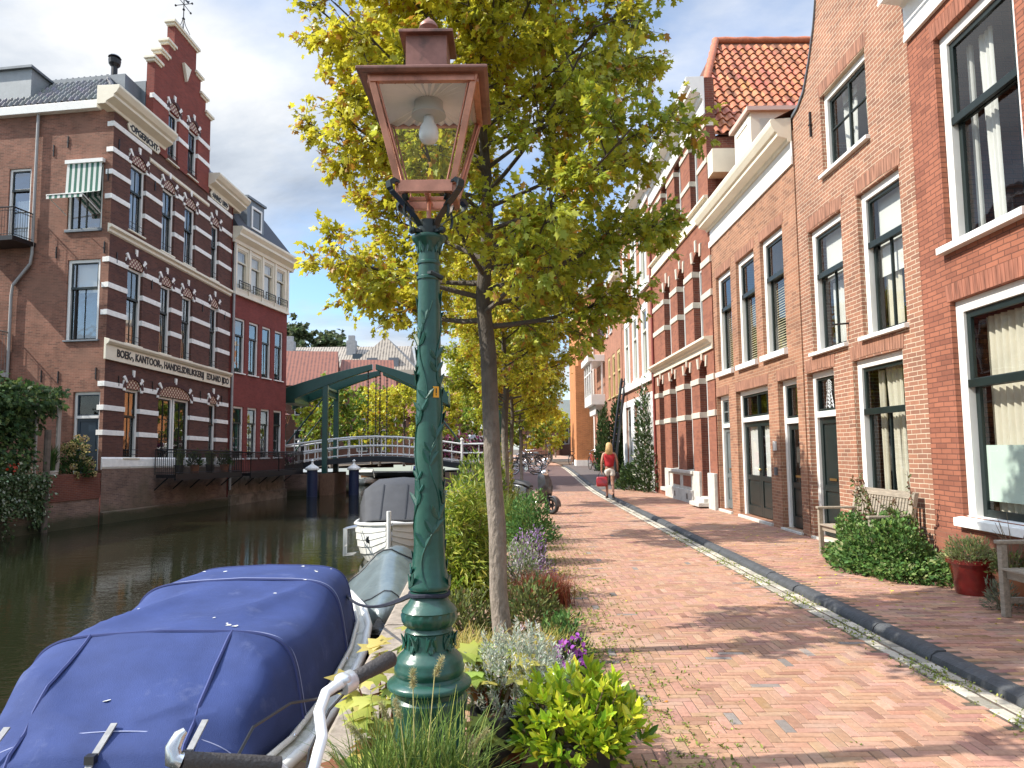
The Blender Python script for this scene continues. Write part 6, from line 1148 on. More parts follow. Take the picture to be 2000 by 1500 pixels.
for k, s_ in enumerate((3.3, 4.4, 5.6, 6.8)):
    q = lpt(s_, .75); o = empty('balcony_pot', (q[0], q[1], .77 - .03 * s_ / 3), 0, ('grassy pot plant at the near end of the iron canal balcony', 'leafy pot plant second from the near end of the iron canal balcony', 'pot plant third along the iron canal balcony', 'pot plant at the far end of the iron canal balcony')[k], 'pot plant', 'pots on the canal balcony'); pot(o, (0, 0, 0), .2, .36, PTER if k % 2 else PBLK)
    if k % 2: bush('', '', '', (0, 0, .3), (.32, .3, .6), 500, .1, ELL, CG, seed=115 + k, parent=o)
    else: blades('blade', o, 120, .8, .35, .03, (((.1, .17, .04), (.2, .24, .08)), (1, 1)), 116 + k, .6, .06, c=(0, 0, .33))
# bridge flower boxes
FLO = (((.05, .09, .03), (.32, .06, .16), (.5, .28, .32), (.18, .03, .07)), (3, 2, 1, 1.5))
for x, y, z, rx, lb_ in ((-14.2, 42.4, .9, 1.5, 'pink flower planter at the left end of the bridge railing'), (-3.6, 44.9, 1.1, 1.7, 'dark red flower planter at the right end of the bridge railing'), (-1.6, 45.3, 1.0, 1.4, 'flower planter between the bridge and the bicycles')): bush('flower_planter', lb_, 'planter', (x, y, z), (rx, .5, 1.25), 1500, .13, RND, FLO, seed=int(abs(x) * 10), group='flower planters on the bridge', shell=.4)
# weeds in the joints
r = np.random.default_rng(120); n = 15000; yy = 2.2 + 12 * r.random(n) ** 1.6; xx = np.where(r.random(n) < .80, .38 + np.abs(r.normal(0, .36, n)) - .02 * (yy - 4), r.normal(2.95, .09, n)); g_ = np.round(xx / .066) * .066 * 1.0; w2 = r.random(n) < .6; xx = np.where(w2 & (xx < 2), g_ + r.normal(0, .008, n), xx); cl = np.sin(xx * 7) * np.sin(yy * 5) + r.normal(0, .5, n) > -.1; P = np.stack([xx, yy, np.full(n, .002)], 1)[cl]
P = np.repeat(P, 3, 0) + r.normal(0, .010, (len(P) * 3, 3)) * np.array([1, 1, 0]); tag(leaf_mesh('moss_weeds', P, unit(rdir(r, len(P)) + np.array([0, 0, .25])), unit(rdir(r, len(P)) * .5 + np.array([0, 0, 1])), r.uniform(.008, .026, len(P)), tmpl_ell(.3), LEAFD, None, pick(r, len(P), ((.22, .27, .05), (.33, .34, .09), (.14, .18, .04)), (2, 2, 1))), kind='stuff')
n = 600; P = np.stack([np.where(r.random(n) < .5, .3 + r.normal(0, .5, n), r.normal(4.2, .5, n)), 2.5 + 12 * r.random(n), np.full(n, .008)], 1); P[:, 2] += np.where(P[:, 0] > 3.3, .06, 0); P = P[(P[:, 0] < 2.8) | (P[:, 0] > 3.35)]; P = P[P[:, 0] < 5]; tag(leaf_mesh('fallen_leaves', P, unit(rdir(r, len(P)) * np.array([1, 1, .1])), unit(rdir(r, len(P)) * .25 + np.array([0, 0, 1])), r.uniform(.02, .05, len(P)), MAPLE, LEAFD, None, pick(r, len(P), (Y1, O1, (.2, .12, .05)), (2, 1, 1))), kind='stuff')
# ================================================================ street lamp
IRON = mat('cast_iron_green', (.012, .068, .047), .34, var=.15, vscale=20, bump=.1, bscale=30, coat=.18, dirt=((.03, .05, .04), 22, .62, .5))
IROND = mat('cast_iron_dark', (.012, .02, .018), .35, var=.2, bump=.15, bscale=20)
COP = mat('copper', (.56, .25, .165), .38, metal=.7, var=.3, vscale=7, dirt=((.24, .11, .08), 3.2, .54, .7)); COPT = mat('copper_weathered', (.28, .135, .105), .5, metal=.5, var=.3, vscale=5, dirt=((.10, .065, .055), 4, .5, .8))
def street_lamp(loc, label, detail=True):
    o = empty('street_lamp', loc, 0, label, 'street lamp', 'green cast iron street lamps'); S = 28 if detail else 14
    b = MB(); b.lathe([(.185, 0), (.19, .05), (.178, .07), (.175, .12), (.172, .30), (.176, .36), (.186, .38), (.186, .41), (.172, .425), (.176, .445), (.204, .462), (.206, .475), (.20, .485), (.168, .50), (.163, .515), (.170, .53), (.170, .555), (.164, .565), (.166, .58), (.158, .595), (.145, .61), (.128, .625), (.122, .64)], (0, 0, 0), S); b.build('base', IRON, o, 40)
    gad = lambda a, z: 1 + (.025 * math.cos(a * 18) if .745 < z < .80 else 0)
    b = MB(); b.lathe([(.118, .64), (.112, .68), (.112, .715), (.118, .722), (.112, .73), (.108, .74), (.122, .752), (.134, .775), (.137, .795), (.133, .812), (.136, .818), (.122, .838), (.108, .85), (.100, .862), (.093, .875), (.086, .885), (.086, .898), (.094, .903), (.094, .91), (.087, .915), (.100, .92), (.103, .928), (.100, .945), (.092, .97), (.082, 1.03), (.076, 1.12), (.0735, 1.3), (.068, 1.6), (.062, 1.95), (.0575, 2.3), (.0555, 2.46), (.062, 2.466), (.062, 2.478), (.0555, 2.484), (.0535, 2.54), (.06, 2.546), (.06, 2.556), (.054, 2.562), (.052, 2.60), (.055, 2.63), (.066, 2.65), (.082, 2.668), (.088, 2.68), (.086, 2.69), (.06, 2.70)], (0, 0, 0), 54 if detail else 14, fn=gad); b.build('post', IRON, o, 40)
    if detail:
        r = np.random.default_rng(5); P, D, N, S_ = [], [], [], []; V = MB()
        for ph in range(4):
            a0 = ph * 1.571; pts = []
            for k in range(44):
                z = .93 + k * .033; a = a0 + .5 * math.sin(k * .42 + ph) + k * .035; R_ = float(np.interp(z, [.93, .97, 1.03, 1.12, 1.3, 1.6, 1.95, 2.3, 2.46], [.1, .092, .082, .076, .0735, .068, .062, .0575, .0555])) + .002; n = np.array([math.cos(a), math.sin(a), 0]); pts.append(tuple(n * R_ + np.array([0, 0, z])))
                if k % 2 == 0 and (k // 6 + ph) % 2 == 0:
                    for sg in (-1, 1): t_ = np.array([-math.sin(a), math.cos(a), 0]); P.append(np.array(pts[-1]) + n * .001); D.append(unit(t_ * sg * r.uniform(.25, 1.0) + np.array([0, 0, 1]) + n * .03)); N.append(n); S_.append(r.uniform(.045, .10))
            V.tube(pts, .0042, 5)
        for k in range(16):
            a = k * .3927; n = np.array([math.cos(a), math.sin(a), 0]); t_ = np.array([-math.sin(a), math.cos(a), 0])
            for z0, s_, up, R_ in ((.715, .085, -1, .115), (.645, .07, 1, .122), (2.60, .07, 1, .055)): P.append(n * R_ + np.array([0, 0, z0])); D.append(unit(np.array([0, 0, up]) + n * .25 + t_ * .3 * (-1) ** k)); N.append(n); S_.append(s_)
        V.build('vine', IRON, o, 60); T = tmpl_ell(.15, .06, -.6); e = leaf_mesh('leaf_relief', np.array(P), np.array(D), np.array(N), np.array(S_), T, IRON, o); md = e.modifiers.new('thick', 'SOLIDIFY'); md.thickness = .004
        for k in range(12):
            pass
        b = MB(); a = -R(52); n = np.array([math.cos(a), math.sin(a)]); q = MB(Matrix.Translation((.0635 * n[0], .0635 * n[1], 1.86)) @ Matrix.Rotation(a + R(90), 4, 'Z')); q.box(-.016, .016, -.004, .001, 0, .055); st = q.build('warning_sticker', mat('sticker_orange', (.75, .36, .02), .5), o); q = MB(q.xf); q.box(-.003, .003, -.006, -.003, .02, .045); q.box(-.003, .003, -.006, -.003, .01, .015); q.build('exclamation_mark', INK, st)
        b = MB(); b.tube([(-.06, .01, 2.5), (.02, -.06, 2.49), (.07, -.02, 2.47)], .014, 6); b.build('bolt_arm', IROND, o)
    b = MB(); b.lathe([(.055, 2.69), (.058, 2.70), (.058, 2.77), (.05, 2.775)], (0, 0, 0), 20)
    for k in range(4): a = R(45 + 90 * k); b.tube([(.055 * math.cos(a), .055 * math.sin(a), 2.71), (.10 * math.cos(a), .10 * math.sin(a), 2.705)], .014, 6); b.ball((.105 * math.cos(a), .105 * math.sin(a), 2.705), .02, 0, 6, 5)
    b.build('collar', IROND, o, 40)
    for k in range(4):
        a = R(45 + 90 * k); ca, sa = math.cos(a), math.sin(a); b = MB(); rg = []
        path = [(.055, 2.735), (.085, 2.775), (.14, 2.815), (.20, 2.855), (.243, 2.885), (.25, 2.915), (.225, 2.935), (.185, 2.925), (.155, 2.885), (.14, 2.83)]
        sm = []
        for i in range(len(path) - 1):
            for q in (0, .5): sm.append((path[i][0] * (1 - q) + path[i + 1][0] * q, path[i][1] * (1 - q) + path[i + 1][1] * q))
        for (R_, z) in sm: rg.append([(R_ * ca - sa * e * .019 + ca * f * .008, R_ * sa + ca * e * .019 + sa * f * .008, z + f * .008) for e, f in ((-1, -1), (1, -1), (1, 1), (-1, 1))])
        b.loft(rg); b.tube([(.125 * ca, .125 * sa, 2.825), (.15 * ca, .15 * sa, 2.85), (.158 * ca, .158 * sa, 2.80), (.148 * ca, .148 * sa, 2.765)], .008, 5); b.build('bracket', IROND, o, 40)
    # lantern
    zb, zt, hb, ht = 2.92, 3.43, .135, .255; ln_ = MB(); c4 = [(-1, -1), (1, -1), (1, 1), (-1, 1)]
    def bar(p, q, w_, m=ln_): m.tube([p, q], w_ * .7071, 4)
    for sx, sy in c4:
        p, q = Vector((sx * hb, sy * hb, zb)), Vector((sx * ht, sy * ht, zt)); ln_.loft([[tuple(c + Vector((i * .016, j * .016, 0))) for i, j in c4] for c in (p, q)])
    for i in range(4):
        (a, b_), (c, d) = c4[i], c4[(i + 1) % 4]
        for (z, h_, hh) in ((zb - .012, hb, .03), (zt - .02, ht, .022)):
            x0, y0, x1, y1 = a * h_, b_ * h_, c * h_, d * h_; dx_, dy_ = (x1 - x0), (y1 - y0); L_ = math.hypot(dx_, dy_); nx, ny = dy_ / L_, -dx_ / L_
            ln_.loft([[(x0 + nx * o_, y0 + ny * o_, z + u) for o_, u in ((-.014, -hh), (.017, -hh), (.017, hh), (-.014, hh))], [(x1 + nx * o_, y1 + ny * o_, z + u) for o_, u in ((-.014, -hh), (.017, -hh), (.017, hh), (-.014, hh))]])
        for f_ in (.16, .84):   # glazing beads set in from the corner posts
            pb = Vector((a * hb + (c - a) * hb * f_, b_ * hb + (d - b_) * hb * f_, zb + .02)); pt = Vector((a * ht + (c - a) * ht * f_, b_ * ht + (d - b_) * ht * f_, zt - .03)); 
            if f_ in (.16, .84): pb = Vector((a * hb + (c - a) * hb * (.10 if f_ < .5 else .90), b_ * hb + (d - b_) * hb * (.10 if f_ < .5 else .90), zb + .02)); pt = Vector((a * ht + (c - a) * ht * (.06 if f_ < .5 else .94), b_ * ht + (d - b_) * ht * (.06 if f_ < .5 else .94), zt - .03)); bar(pb, pt, .009)
    ln_.box(-.10, .10, -.012, .012, zb - .04, zb - .02); ln_.box(-.012, .012, -.10, .10, zb - .041, zb - .021); ln_.tube([(0, 0, 2.75), (0, 0, zb)], .012, 8)
    ln_.build('lantern_frame', COP, o, bevel=.002)
    b = MB(); 
    rr_ = [(ht + .045, zt - .01), (ht + .062, zt + .0), (ht + .062, zt + .014), (ht + .04, zt + .026), (.13, zt + .115), (.115, zt + .12)]
    b.loft([[(x * h_, y * h_, z) for x, y in c4] for h_, z in rr_], caps=False)
    b.loft([[(x * h_, y * h_, z) for x, y in c4] for h_, z in [(ht + .045, zt - .01), (ht - .02, zt - .004)]], caps=False)
    b.build('hood', COPT, o, bevel=.003)
    b = MB(); b.loft([[(x * h_, y * h_, z) for x, y in c4] for h_, z in [(.105, zt + .10), (.105, zt + .285), (.138, zt + .287), (.138, zt + .302), (.12, zt + .312), (.03, zt + .325)]]); b.lathe([(.03, .32), (.045, .335), (.03, .35), (.035, .365), (.05, .385), (.048, .40), (.03, .42), (.012, .435), (.004, .445)], (0, 0, zt), 12); b.build('chimney', COPT, o, 40, bevel=.002)
    b = MB(); n = 72; rg = []
    for rad, z in ((.07, zt - .02), (.238, zt - .035)):
        ring = []
        for k in range(n):
            a = 2 * math.pi * k / n; q = rad / max(abs(math.cos(a)), abs(math.sin(a))) * (1 if rad > .1 else max(abs(math.cos(a)), abs(math.sin(a)))); ring.append((q * math.cos(a), q * math.sin(a), z + (.008 if k % 2 else -.007) * rad / .24))
        rg.append(ring)
    b.loft(rg, caps=False); b.build('reflector', mat('reflector_enamel', (.90, .86, .82), .5, metal=.0, var=.08), o)
    b = MB(); b.lathe([(.075, zt - .022), (.075, zt - .06), (.085, zt - .075), (.09, zt - .095), (.06, zt - .10), (.02, zt - .10)], (0, 0, 0), 24); b.build('lamp_holder', mat('holder_grey', (.5, .48, .44), .5), o, 40)
    b = MB(); b.lathe([(.026, zt - .10), (.03, zt - .13), (.045, zt - .155), (.052, zt - .185), (.05, zt - .215), (.035, zt - .238), (.004, zt - .246)], (0, 0, 0), 20); b.build('bulb', mat('bulb_opal', (.86, .86, .84), .15, spec=.5), o, 180)
    b = MB()
    for i in range(4):
        (a, b_), (c, d) = c4[i], c4[(i + 1) % 4]; b.quad((a * hb, b_ * hb, zb), (c * hb, d * hb, zb), (c * ht, d * ht, zt), (a * ht, b_ * ht, zt))
    b.build('lantern_pane', glass_mat('lantern_glass', (.97, .98, .97), .035) if 'lantern_glass' not in MATS else MATS['lantern_glass'], o)
    return o
lamp = street_lamp((-.419, 3.72, 0), 'tall green cast iron lamp post with copper lantern in the foreground')
street_lamp((-.28, 16.0, 0), 'second copper lantern lamp post, half hidden behind the tree trunks')
street_lamp((-14.6, 47.5, .5), 'far street lamp on the other bank beyond the bridge end')
rp = empty('mooring_rope', (0, 0, 0), 0, 'dark mooring line tied round the lamp post from the blue covered boat', 'rope'); b = MB()
for o_ in (0, .02):
    p, q = Vector((-2.05, 8.9, -.02 + o_)), Vector((-.50, 3.70, .90 - o_ * .5)); b.tube([tuple(p + (q - p) * t_ + Vector((0, 0, -.5 * (.25 - (t_ - .5) ** 2)))) for t_ in np.linspace(0, 1, 16)], .010, 6)
b.tube([(-.419 + .095 * math.cos(a), 3.72 + .095 * math.sin(a), .897 + .004 * math.sin(a * 3)) for a in np.linspace(0, 6.28, 20)], .011, 6); b.build('line', mat('rope_navy', (.012, .015, .03), .8), rp)
# ================================================================ boats
NAVYC = mat('canvas_navy', (.034, .055, .17), .8, var=.2, vscale=2.2, bump=.3, bscale=180, dirt=((.10, .125, .25), 3.5, .58, .5), spec=.3)
GEL = mat('gelcoat_white', (.72, .71, .66), .35, var=.08, vscale=3, dirt=((.42, .40, .34), 2, .58, .55)); DECK = mat('deck_stained', (.50, .49, .43), .6, var=.15, vscale=5, dirt=((.22, .22, .16), 2.2, .52, .8))
def hull(b, stations, m=0):
    """stations: (y, half width, gunwale z, keel z)"""
    rg = []
    for y, hw, zg, zk in stations:
        rg.append([(-hw, y, zg), (-hw * .97, y, zg * .6 + zk * .4), (-hw * .8, y, zg * .25 + zk * .75), (0, y, zk), (hw * .8, y, zg * .25 + zk * .75), (hw * .97, y, zg * .6 + zk * .4), (hw, y, zg)])
    b.loft(rg, m, closed=False, caps=True)
bb = empty('covered_boat', (-2.42, 5.0, 0), R(4.5), 'white sloop under a big navy blue canvas cover in the foreground', 'boat')
ST = [(-1.75, .25, -.26, -.8), (-1.4, .60, -.28, -1.1), (-.8, .90, -.31, -1.25), (0, 1.06, -.34, -1.3), (1, 1.13, -.35, -1.3), (2.2, 1.14, -.34, -1.3), (3.2, 1.08, -.31, -1.25), (4.0, .93, -.28, -1.2), (4.7, .68, -.24, -1.05), (5.2, .36, -.20, -.85), (5.45, .05, -.18, -.6)]
b = MB(); hull(b, ST); b.build('hull', GEL, bb, 60)
b = MB(); b.loft([[(-hw * .985, y, zg + .012), (-hw * .6, y, zg + .05), (0, y, zg + .07), (hw * .6, y, zg + .05), (hw * .985, y, zg + .012)] for y, hw, zg, _ in ST], closed=False, caps=False); b.build('deck', DECK, bb, 60)
b = MB()
for sg in (-1, 1): b.tube([(sg * hw, y, zg + .01) for y, hw, zg, _ in ST], .042, 8); b.tube([(sg * (hw - .12), y, zg + .055) for y, hw, zg, _ in ST[1:-1]], .022, 6)
b.build('rubbing_strake', GEL, bb, 60)
# canvas: profile rings over hoops, with sag and folds between them
def cring(y, hw, zt, z0, n=30, sq=.55, lean=0.):
    r_ = []
    for k in range(n + 1):
        a = math.pi * (1 - k / n); ca, sa = math.cos(a), math.sin(a); p_ = .31 if zt - z0 > .3 else .8; x = np.sign(ca) * abs(ca) ** p_; s_ = abs(sa) ** p_ if sa > 1e-6 else 0.; x *= 1 - .11 * s_; r_.append((hw * float(x), y, z0 + (zt - z0) * (s_ + .05 * (1 - abs(x)) * s_)))
    return r_
CS = [(-.70, .70, -.20, -.28), (-.64, .74, -.10, -.29), (-.40, .82, .03, -.30), (-.05, .90, .19, -.31), (.22, .955, .29, -.31), (.30, .96, .325, -.31), (.38, .96, .31, -.31), (.8, .98, .275, -.31), (1.3, .99, .265, -.31), (1.8, 1.0, .30, -.31), (2.02, 1.0, .34, -.31), (2.1, 1.0, .37, -.31), (2.18, 1.0, .365, -.31), (2.7, .97, .36, -.29), (3.2, .93, .34, -.27), (3.42, .89, .28, -.26), (3.58, .84, .08, -.25), (3.64, .82, -.22, -.25)]
dy_ = []
Y = [c[0] for c in CS]; ys = np.concatenate([np.linspace(Y[i], Y[i + 1], 5)[:-1] for i in range(len(Y) - 1)] + [[Y[-1]]])
def ci(y, j): return float(np.interp(y, Y, [c[j] for c in CS]))
b = MB(); rg = []; NR = 90
for y in ys:
    sq = .62; ring = cring(y, ci(y, 1), ci(y, 2), ci(y, 3), NR, sq); out = []
    for k, (x, yy, z) in enumerate(ring):
        h_ = max(0, z - ci(y, 3)) / .7; f_ = 0
        if y < .28: f_ = .062 * (1 - abs(math.sin(x * 4.2 + y * 2.2 + .6 * math.sin(y * 4)))) ** 1.5 * (.25 + h_) * max(0, 1 - ((y + .25) / .62) ** 2) + .01 * math.sin(x * 15 - y * 7) * max(0, -.3 - y)
        elif y < 2.2: f_ = .058 * ((1 - abs(math.sin(x * 3.6 - y * 1.5 + .8))) ** 1.6 - .2) * math.sin((y - .3) / 1.9 * math.pi) * (.4 + h_)
        out.append((x * (1 + f_ * .3), yy, z + f_))
    rg.append(out)
b.loft(rg, closed=False, caps=False); cv = b.build('canvas_cover', NAVYC, bb, 180); md = cv.modifiers.new('thick', 'SOLIDIFY'); md.thickness = .006
SEAM = mat('canvas_seam', (.035, .05, .17), .7); SEAMW = mat('thread_white', (.30, .33, .5), .8)
def on_ring(y, lift): return [(x, yy, z + lift) for x, yy, z in cring(y, ci(y, 1) + lift * .6, ci(y, 2), ci(y, 3), 40, .62)]
b = MB(); 
for y in (.30, 2.1, 3.22): b = MB(); b.tube(on_ring(y, .004), .011, 5); b.build('seam', SEAM, cv, 60)
for x0 in (-.50, .46):
    pts = []
    for y in np.linspace(-.68, .3, 14): ring = rg[int(np.argmin(abs(ys - y)))]; xs_ = [p[0] for p in ring]; x = x0 * (1.0 if y > -.8 else .97); pts.append((x, y, float(np.interp(x, xs_, [p[2] for p in ring])) + .006))
    b = MB(); b.tube(pts, .012, 5); b.build('seam', SEAM, cv, 60)
b = MB()
for y, dz in ((.40, .003), (2.22, .003), (-.52, .004)): b.tube(on_ring(y, dz), .0035, 4)
b.build('stitching', SEAMW, cv)
for x in (-.62, -.02, .50):
    b = MB(); b.loft([[(x + .022, -.50, .022), (x + .058, -.50, .022)], [(x - .018, -.68, -.11), (x + .018, -.68, -.11)], [(x - .03, -.80, -.24), (x + .006, -.80, -.24)]], closed=False, caps=False)
    st_ = b.build('strap', mat('webbing_grey', (.30, .30, .30), .8, var=.2, vscale=30), bb); md = st_.modifiers.new('thick', 'SOLIDIFY'); md.thickness = .012; md.offset = 1
    b = MB(); b.box(x - .026, x + .026, -.71, -.66, -.13, -.085); b.build('buckle', BLACK, st_)
r = np.random.default_rng(9); PQ = []
for k in range(16): y = r.uniform(-.4, 3.2); x = r.uniform(-.7, .7); ring = rg[int(np.argmin(abs(ys - y)))]; PQ.append((x, y, float(np.interp(x, [p[0] for p in ring], [p[2] for p in ring])) + .006))
PQ = np.array(PQ); leaf_mesh('bird_dropping', PQ, unit(rdir(r, 16) * np.array([1, 1, .05])), np.tile([0, 0, 1.], (16, 1)), r.uniform(.02, .06, 16), RND, mat('dropping_white', (.7, .7, .66), .8), cv)
b = MB()
for y in (-.9, 0, .9, 1.8, 2.7): b.ball((ci(y, 1) + .05, y, -.27), .012, 0, 6, 4)
b.build('snap_fastener', mat('chrome', (.7, .7, .7), .2, metal=1.), bb)
# silver tarpaulin boat
tb = empty('tarpaulin_boat', (-1.78, 10.7, -.24), R(6), 'small boat under a silver grey plastic tarpaulin between the blue cover and the white sloop', 'boat')
TARP = mat('tarpaulin_silver', (.13, .165, .17), .3, var=.25, vscale=2.5, bump=.5, bscale=7, coat=.3, spec=.6); STb = [(-1.6, .2, -.36, -.8), (-1.2, .6, -.38, -1.1), (-.5, .82, -.4, -1.2), (.6, .88, -.4, -1.2), (1.8, .85, -.4, -1.2), (2.6, .78, -.38, -1.1)]
b = MB(); hull(b, STb); b.build('hull', mat('hull_black', (.015, .016, .018), .3), tb, 60)
b = MB(); r = np.random.default_rng(12); RT = []
for y, hw, zr_ in ((-1.65, .25, -.15), (-1.4, .5, .0), (-1.0, .72, .02), (-.4, .86, .14), (.2, .9, .30), (.6, .9, .36), (1.2, .9, .30), (2.0, .88, .26), (2.65, .8, .1)):
    RT.append([(hw * np.sign(t_) * abs(t_) ** .85, y + .04 * math.sin(t_ * 9 + y * 5), -.50 + (zr_ + .50) * (1 - abs(t_) ** 1.25) + .025 * math.sin(t_ * 13 + y * 6)) for t_ in np.linspace(-1, 1, 23)])
b.loft(RT, closed=False, caps=False); o = b.build('tarpaulin', TARP, tb, 50); o.modifiers.new('thick', 'SOLIDIFY').thickness = .006
b = MB(); b.tube([(x, y, z + .012) for x, y, z in RT[5]], .012, 5); b.tube([(x, y, z + .012) for x, y, z in RT[2]], .008, 5); b.build('lashing', BLACK, tb)
b = MB(); b.ball((-.62, -1.25, .0), .17, 0, 12, 8, (1, 1, .9)); b.build('fender', mat('fender_white', (.7, .72, .72), .4), tb, 60)
# white sloop with dark canopy, bow towards the camera
ws = empty('white_sloop', (-2.72, 16.4, 0), R(3), 'white clinker sloop with dark grey canopy, its bow facing down the canal', 'boat')
STw = [(-.05, .06, -.02, -.8), (.25, .42, -.05, -1.1), (.7, .72, -.08, -1.2), (1.4, .95, -.12, -1.3), (2.4, 1.05, -.16, -1.3), (4.0, 1.05, -.18, -1.3), (5.4, .95, -.14, -1.25), (6.0, .85, -.1, -1.1)]
b = MB(); NS = 6
for i in range(NS):     # clinker strakes, each lapping the one below
    rg2 = []
    for sg in (-1, 1):
        rg2 = []
        for y, hw, zg, zk in STw:
            def sec(t_): return (hw * (1 - .10 * t_ - .75 * t_ ** 4), zg + (zk - zg) * t_)
            t0, t1 = i / NS * .85, (i + 1) / NS * .85 + .02; (x0, z0), (x1, z1) = sec(t0), sec(t1); rg2.append([(sg * (x0 - .0), y, z0), (sg * (x1 + .022), y, z1), (sg * (x1 - .01), y, z1 - .004)])
        b.loft(rg2, closed=False, caps=False)
b.build('hull', GEL, ws, 30)
b = MB(); b.tube([(0, -.06, -1.05), (0, -.09, -.5), (0, -.10, .28)], .05, 8); b.build('stem_post', WHITE, ws, 60)
b = MB(); b.loft([[(-hw * .98, y, zg), (0, y, zg + .08), (hw * .98, y, zg)] for y, hw, zg, _ in STw], closed=False, caps=False)
for sg in (-1, 1): b.tube([(sg * hw, y, zg + .01) for y, hw, zg, _ in STw], .045, 8)
b.build('deck', GEL, ws, 60)
b = MB(); rg2 = []
for y, hw, zt_ in ((.55, .66, .02), (.62, .68, .06), (1.35, .86, .76), (1.5, .88, .83), (3.2, .95, .88), (4.6, .92, .82), (5.2, .88, .1)): rg2.append([(hw * x_, y, -.08 + (zt_ + .08) * z_) for x_, z_ in ((-1, 0), (-.97, .45), (-.86, .82), (-.66, .97), (0, 1.02), (.66, .97), (.86, .82), (.97, .45), (1, 0))])
b.loft(rg2, closed=False, caps=False); o = b.build('canopy', mat('canvas_charcoal', (.045, .046, .05), .75, var=.15, bump=.2, bscale=60), ws, 35); o.modifiers.new('thick', 'SOLIDIFY').thickness = .008
for x in (-.28, .28):
    b = MB(); b.loft([[(x - .012, .58, .045), (x + .012, .58, .045)], [(x - .012, 1.37, .80), (x + .012, 1.37, .80)]], closed=False, caps=False); b.build('canopy_seam', BLACK, ws).modifiers.new('thick', 'SOLIDIFY').thickness = .016
b = MB()
for sg in (-1, 1): b.tube([(sg * .2, .32, -.08), (sg * .5, .55, -.1), (sg * .62, .62, -.12)], .055, 8)
b.build('rolled_fender', BLACK, ws, 60)
b = MB()
for y in (.45, .62, .8): b.tube([(-.78 - .1 * (y - .4), y, -.1), (-1.02, y - .25, -.12), (-1.02, y - .25, -.7), (-.85, y, -.72)], .02, 6)
b.tube([(-1.02, .2, -.12), (-1.02, .55, -.12)], .02, 6); b.tube([(-1.02, .2, -.5), (-1.02, .55, -.5)], .02, 6); b.build('boarding_ladder', mat('chrome_dull', (.6, .6, .6), .3, metal=.9), ws, 60)
b = MB(); b.lathe([(.06, 0), (.085, .012), (.06, .03), (.03, .02)], (0, 0, 0), 14); v = b.v; b.v = [(-.48 + x, .38 - z, -.38 + y) for x, y, z in v]; b.build('emblem_plate', BLACK, ws, 60)
def small_boat(loc, rz, label, hullm, cabin=None, sc_=1.0, deckm=None):
    o = empty('moored_boat', loc, rz, label, 'boat', 'boats moored beyond the bridge'); S_ = [(-2.2, .1, .15, -.2), (-1.6, .6, .1, -.4), (-.6, .9, .05, -.5), (.8, .95, .05, -.5), (2, .8, .1, -.4)]; b = MB(); hull(b, [(y * sc_, hw * sc_, zg, zk) for y, hw, zg, zk in S_]); b.build('hull', hullm, o, 60)
    b = MB(); b.loft([[(-hw * .98 * sc_, y * sc_, zg), (0, y * sc_, zg + .06), (hw * .98 * sc_, y * sc_, zg)] for y, hw, zg, _ in S_], closed=False, caps=False); b.build('deck', deckm or DECK, o)
    if cabin: b = MB(); b.loft([[(-.6, -.9, .1), (-.5, -.8, .6), (.5, -.8, .6), (.6, -.9, .1)], [(-.7, 1.4, .1), (-.6, 1.3, .75), (.6, 1.3, .75), (.7, 1.4, .1)]]); b.build('cabin', cabin, o, bevel=.03); b = MB(); b.box(-.3, .3, -.9, -.84, .2, .52); b.build('hatch', mat('hatch_wood', (.28, .13, .05), .5), o); b = MB(); b.tube([(-.7, -1.6, .2), (-.6, -1.7, .85), (0, -1.9, .95), (.6, -1.7, .85), (.7, -1.6, .2)], .02, 5); b.build('pulpit_rail', WHITE, o)
    return o
small_boat((-11.3, 57.0, WZ + .35), R(10), 'small white cabin boat with brown hatch seen under the drawbridge', GEL, GEL, 1.0); small_boat((-8.2, 57.5, WZ + .85), R(86), 'long black hulled boat in the shade under the drawbridge', mat('hull_black', ()), None, 2.0, mat('deck_dark', (.03, .032, .035), .6)); small_boat((-7.6, 61.0, WZ + .5), R(5), 'white boat with dark blue cabin under the right half of the drawbridge', GEL, NAVYC, 1.1); small_boat((-3.2, 39.5, WZ + .3), R(-15), 'light grey open dinghy at the quay before the bridge', mat('hull_grey', (.5, .5, .48), .5), None, .7)
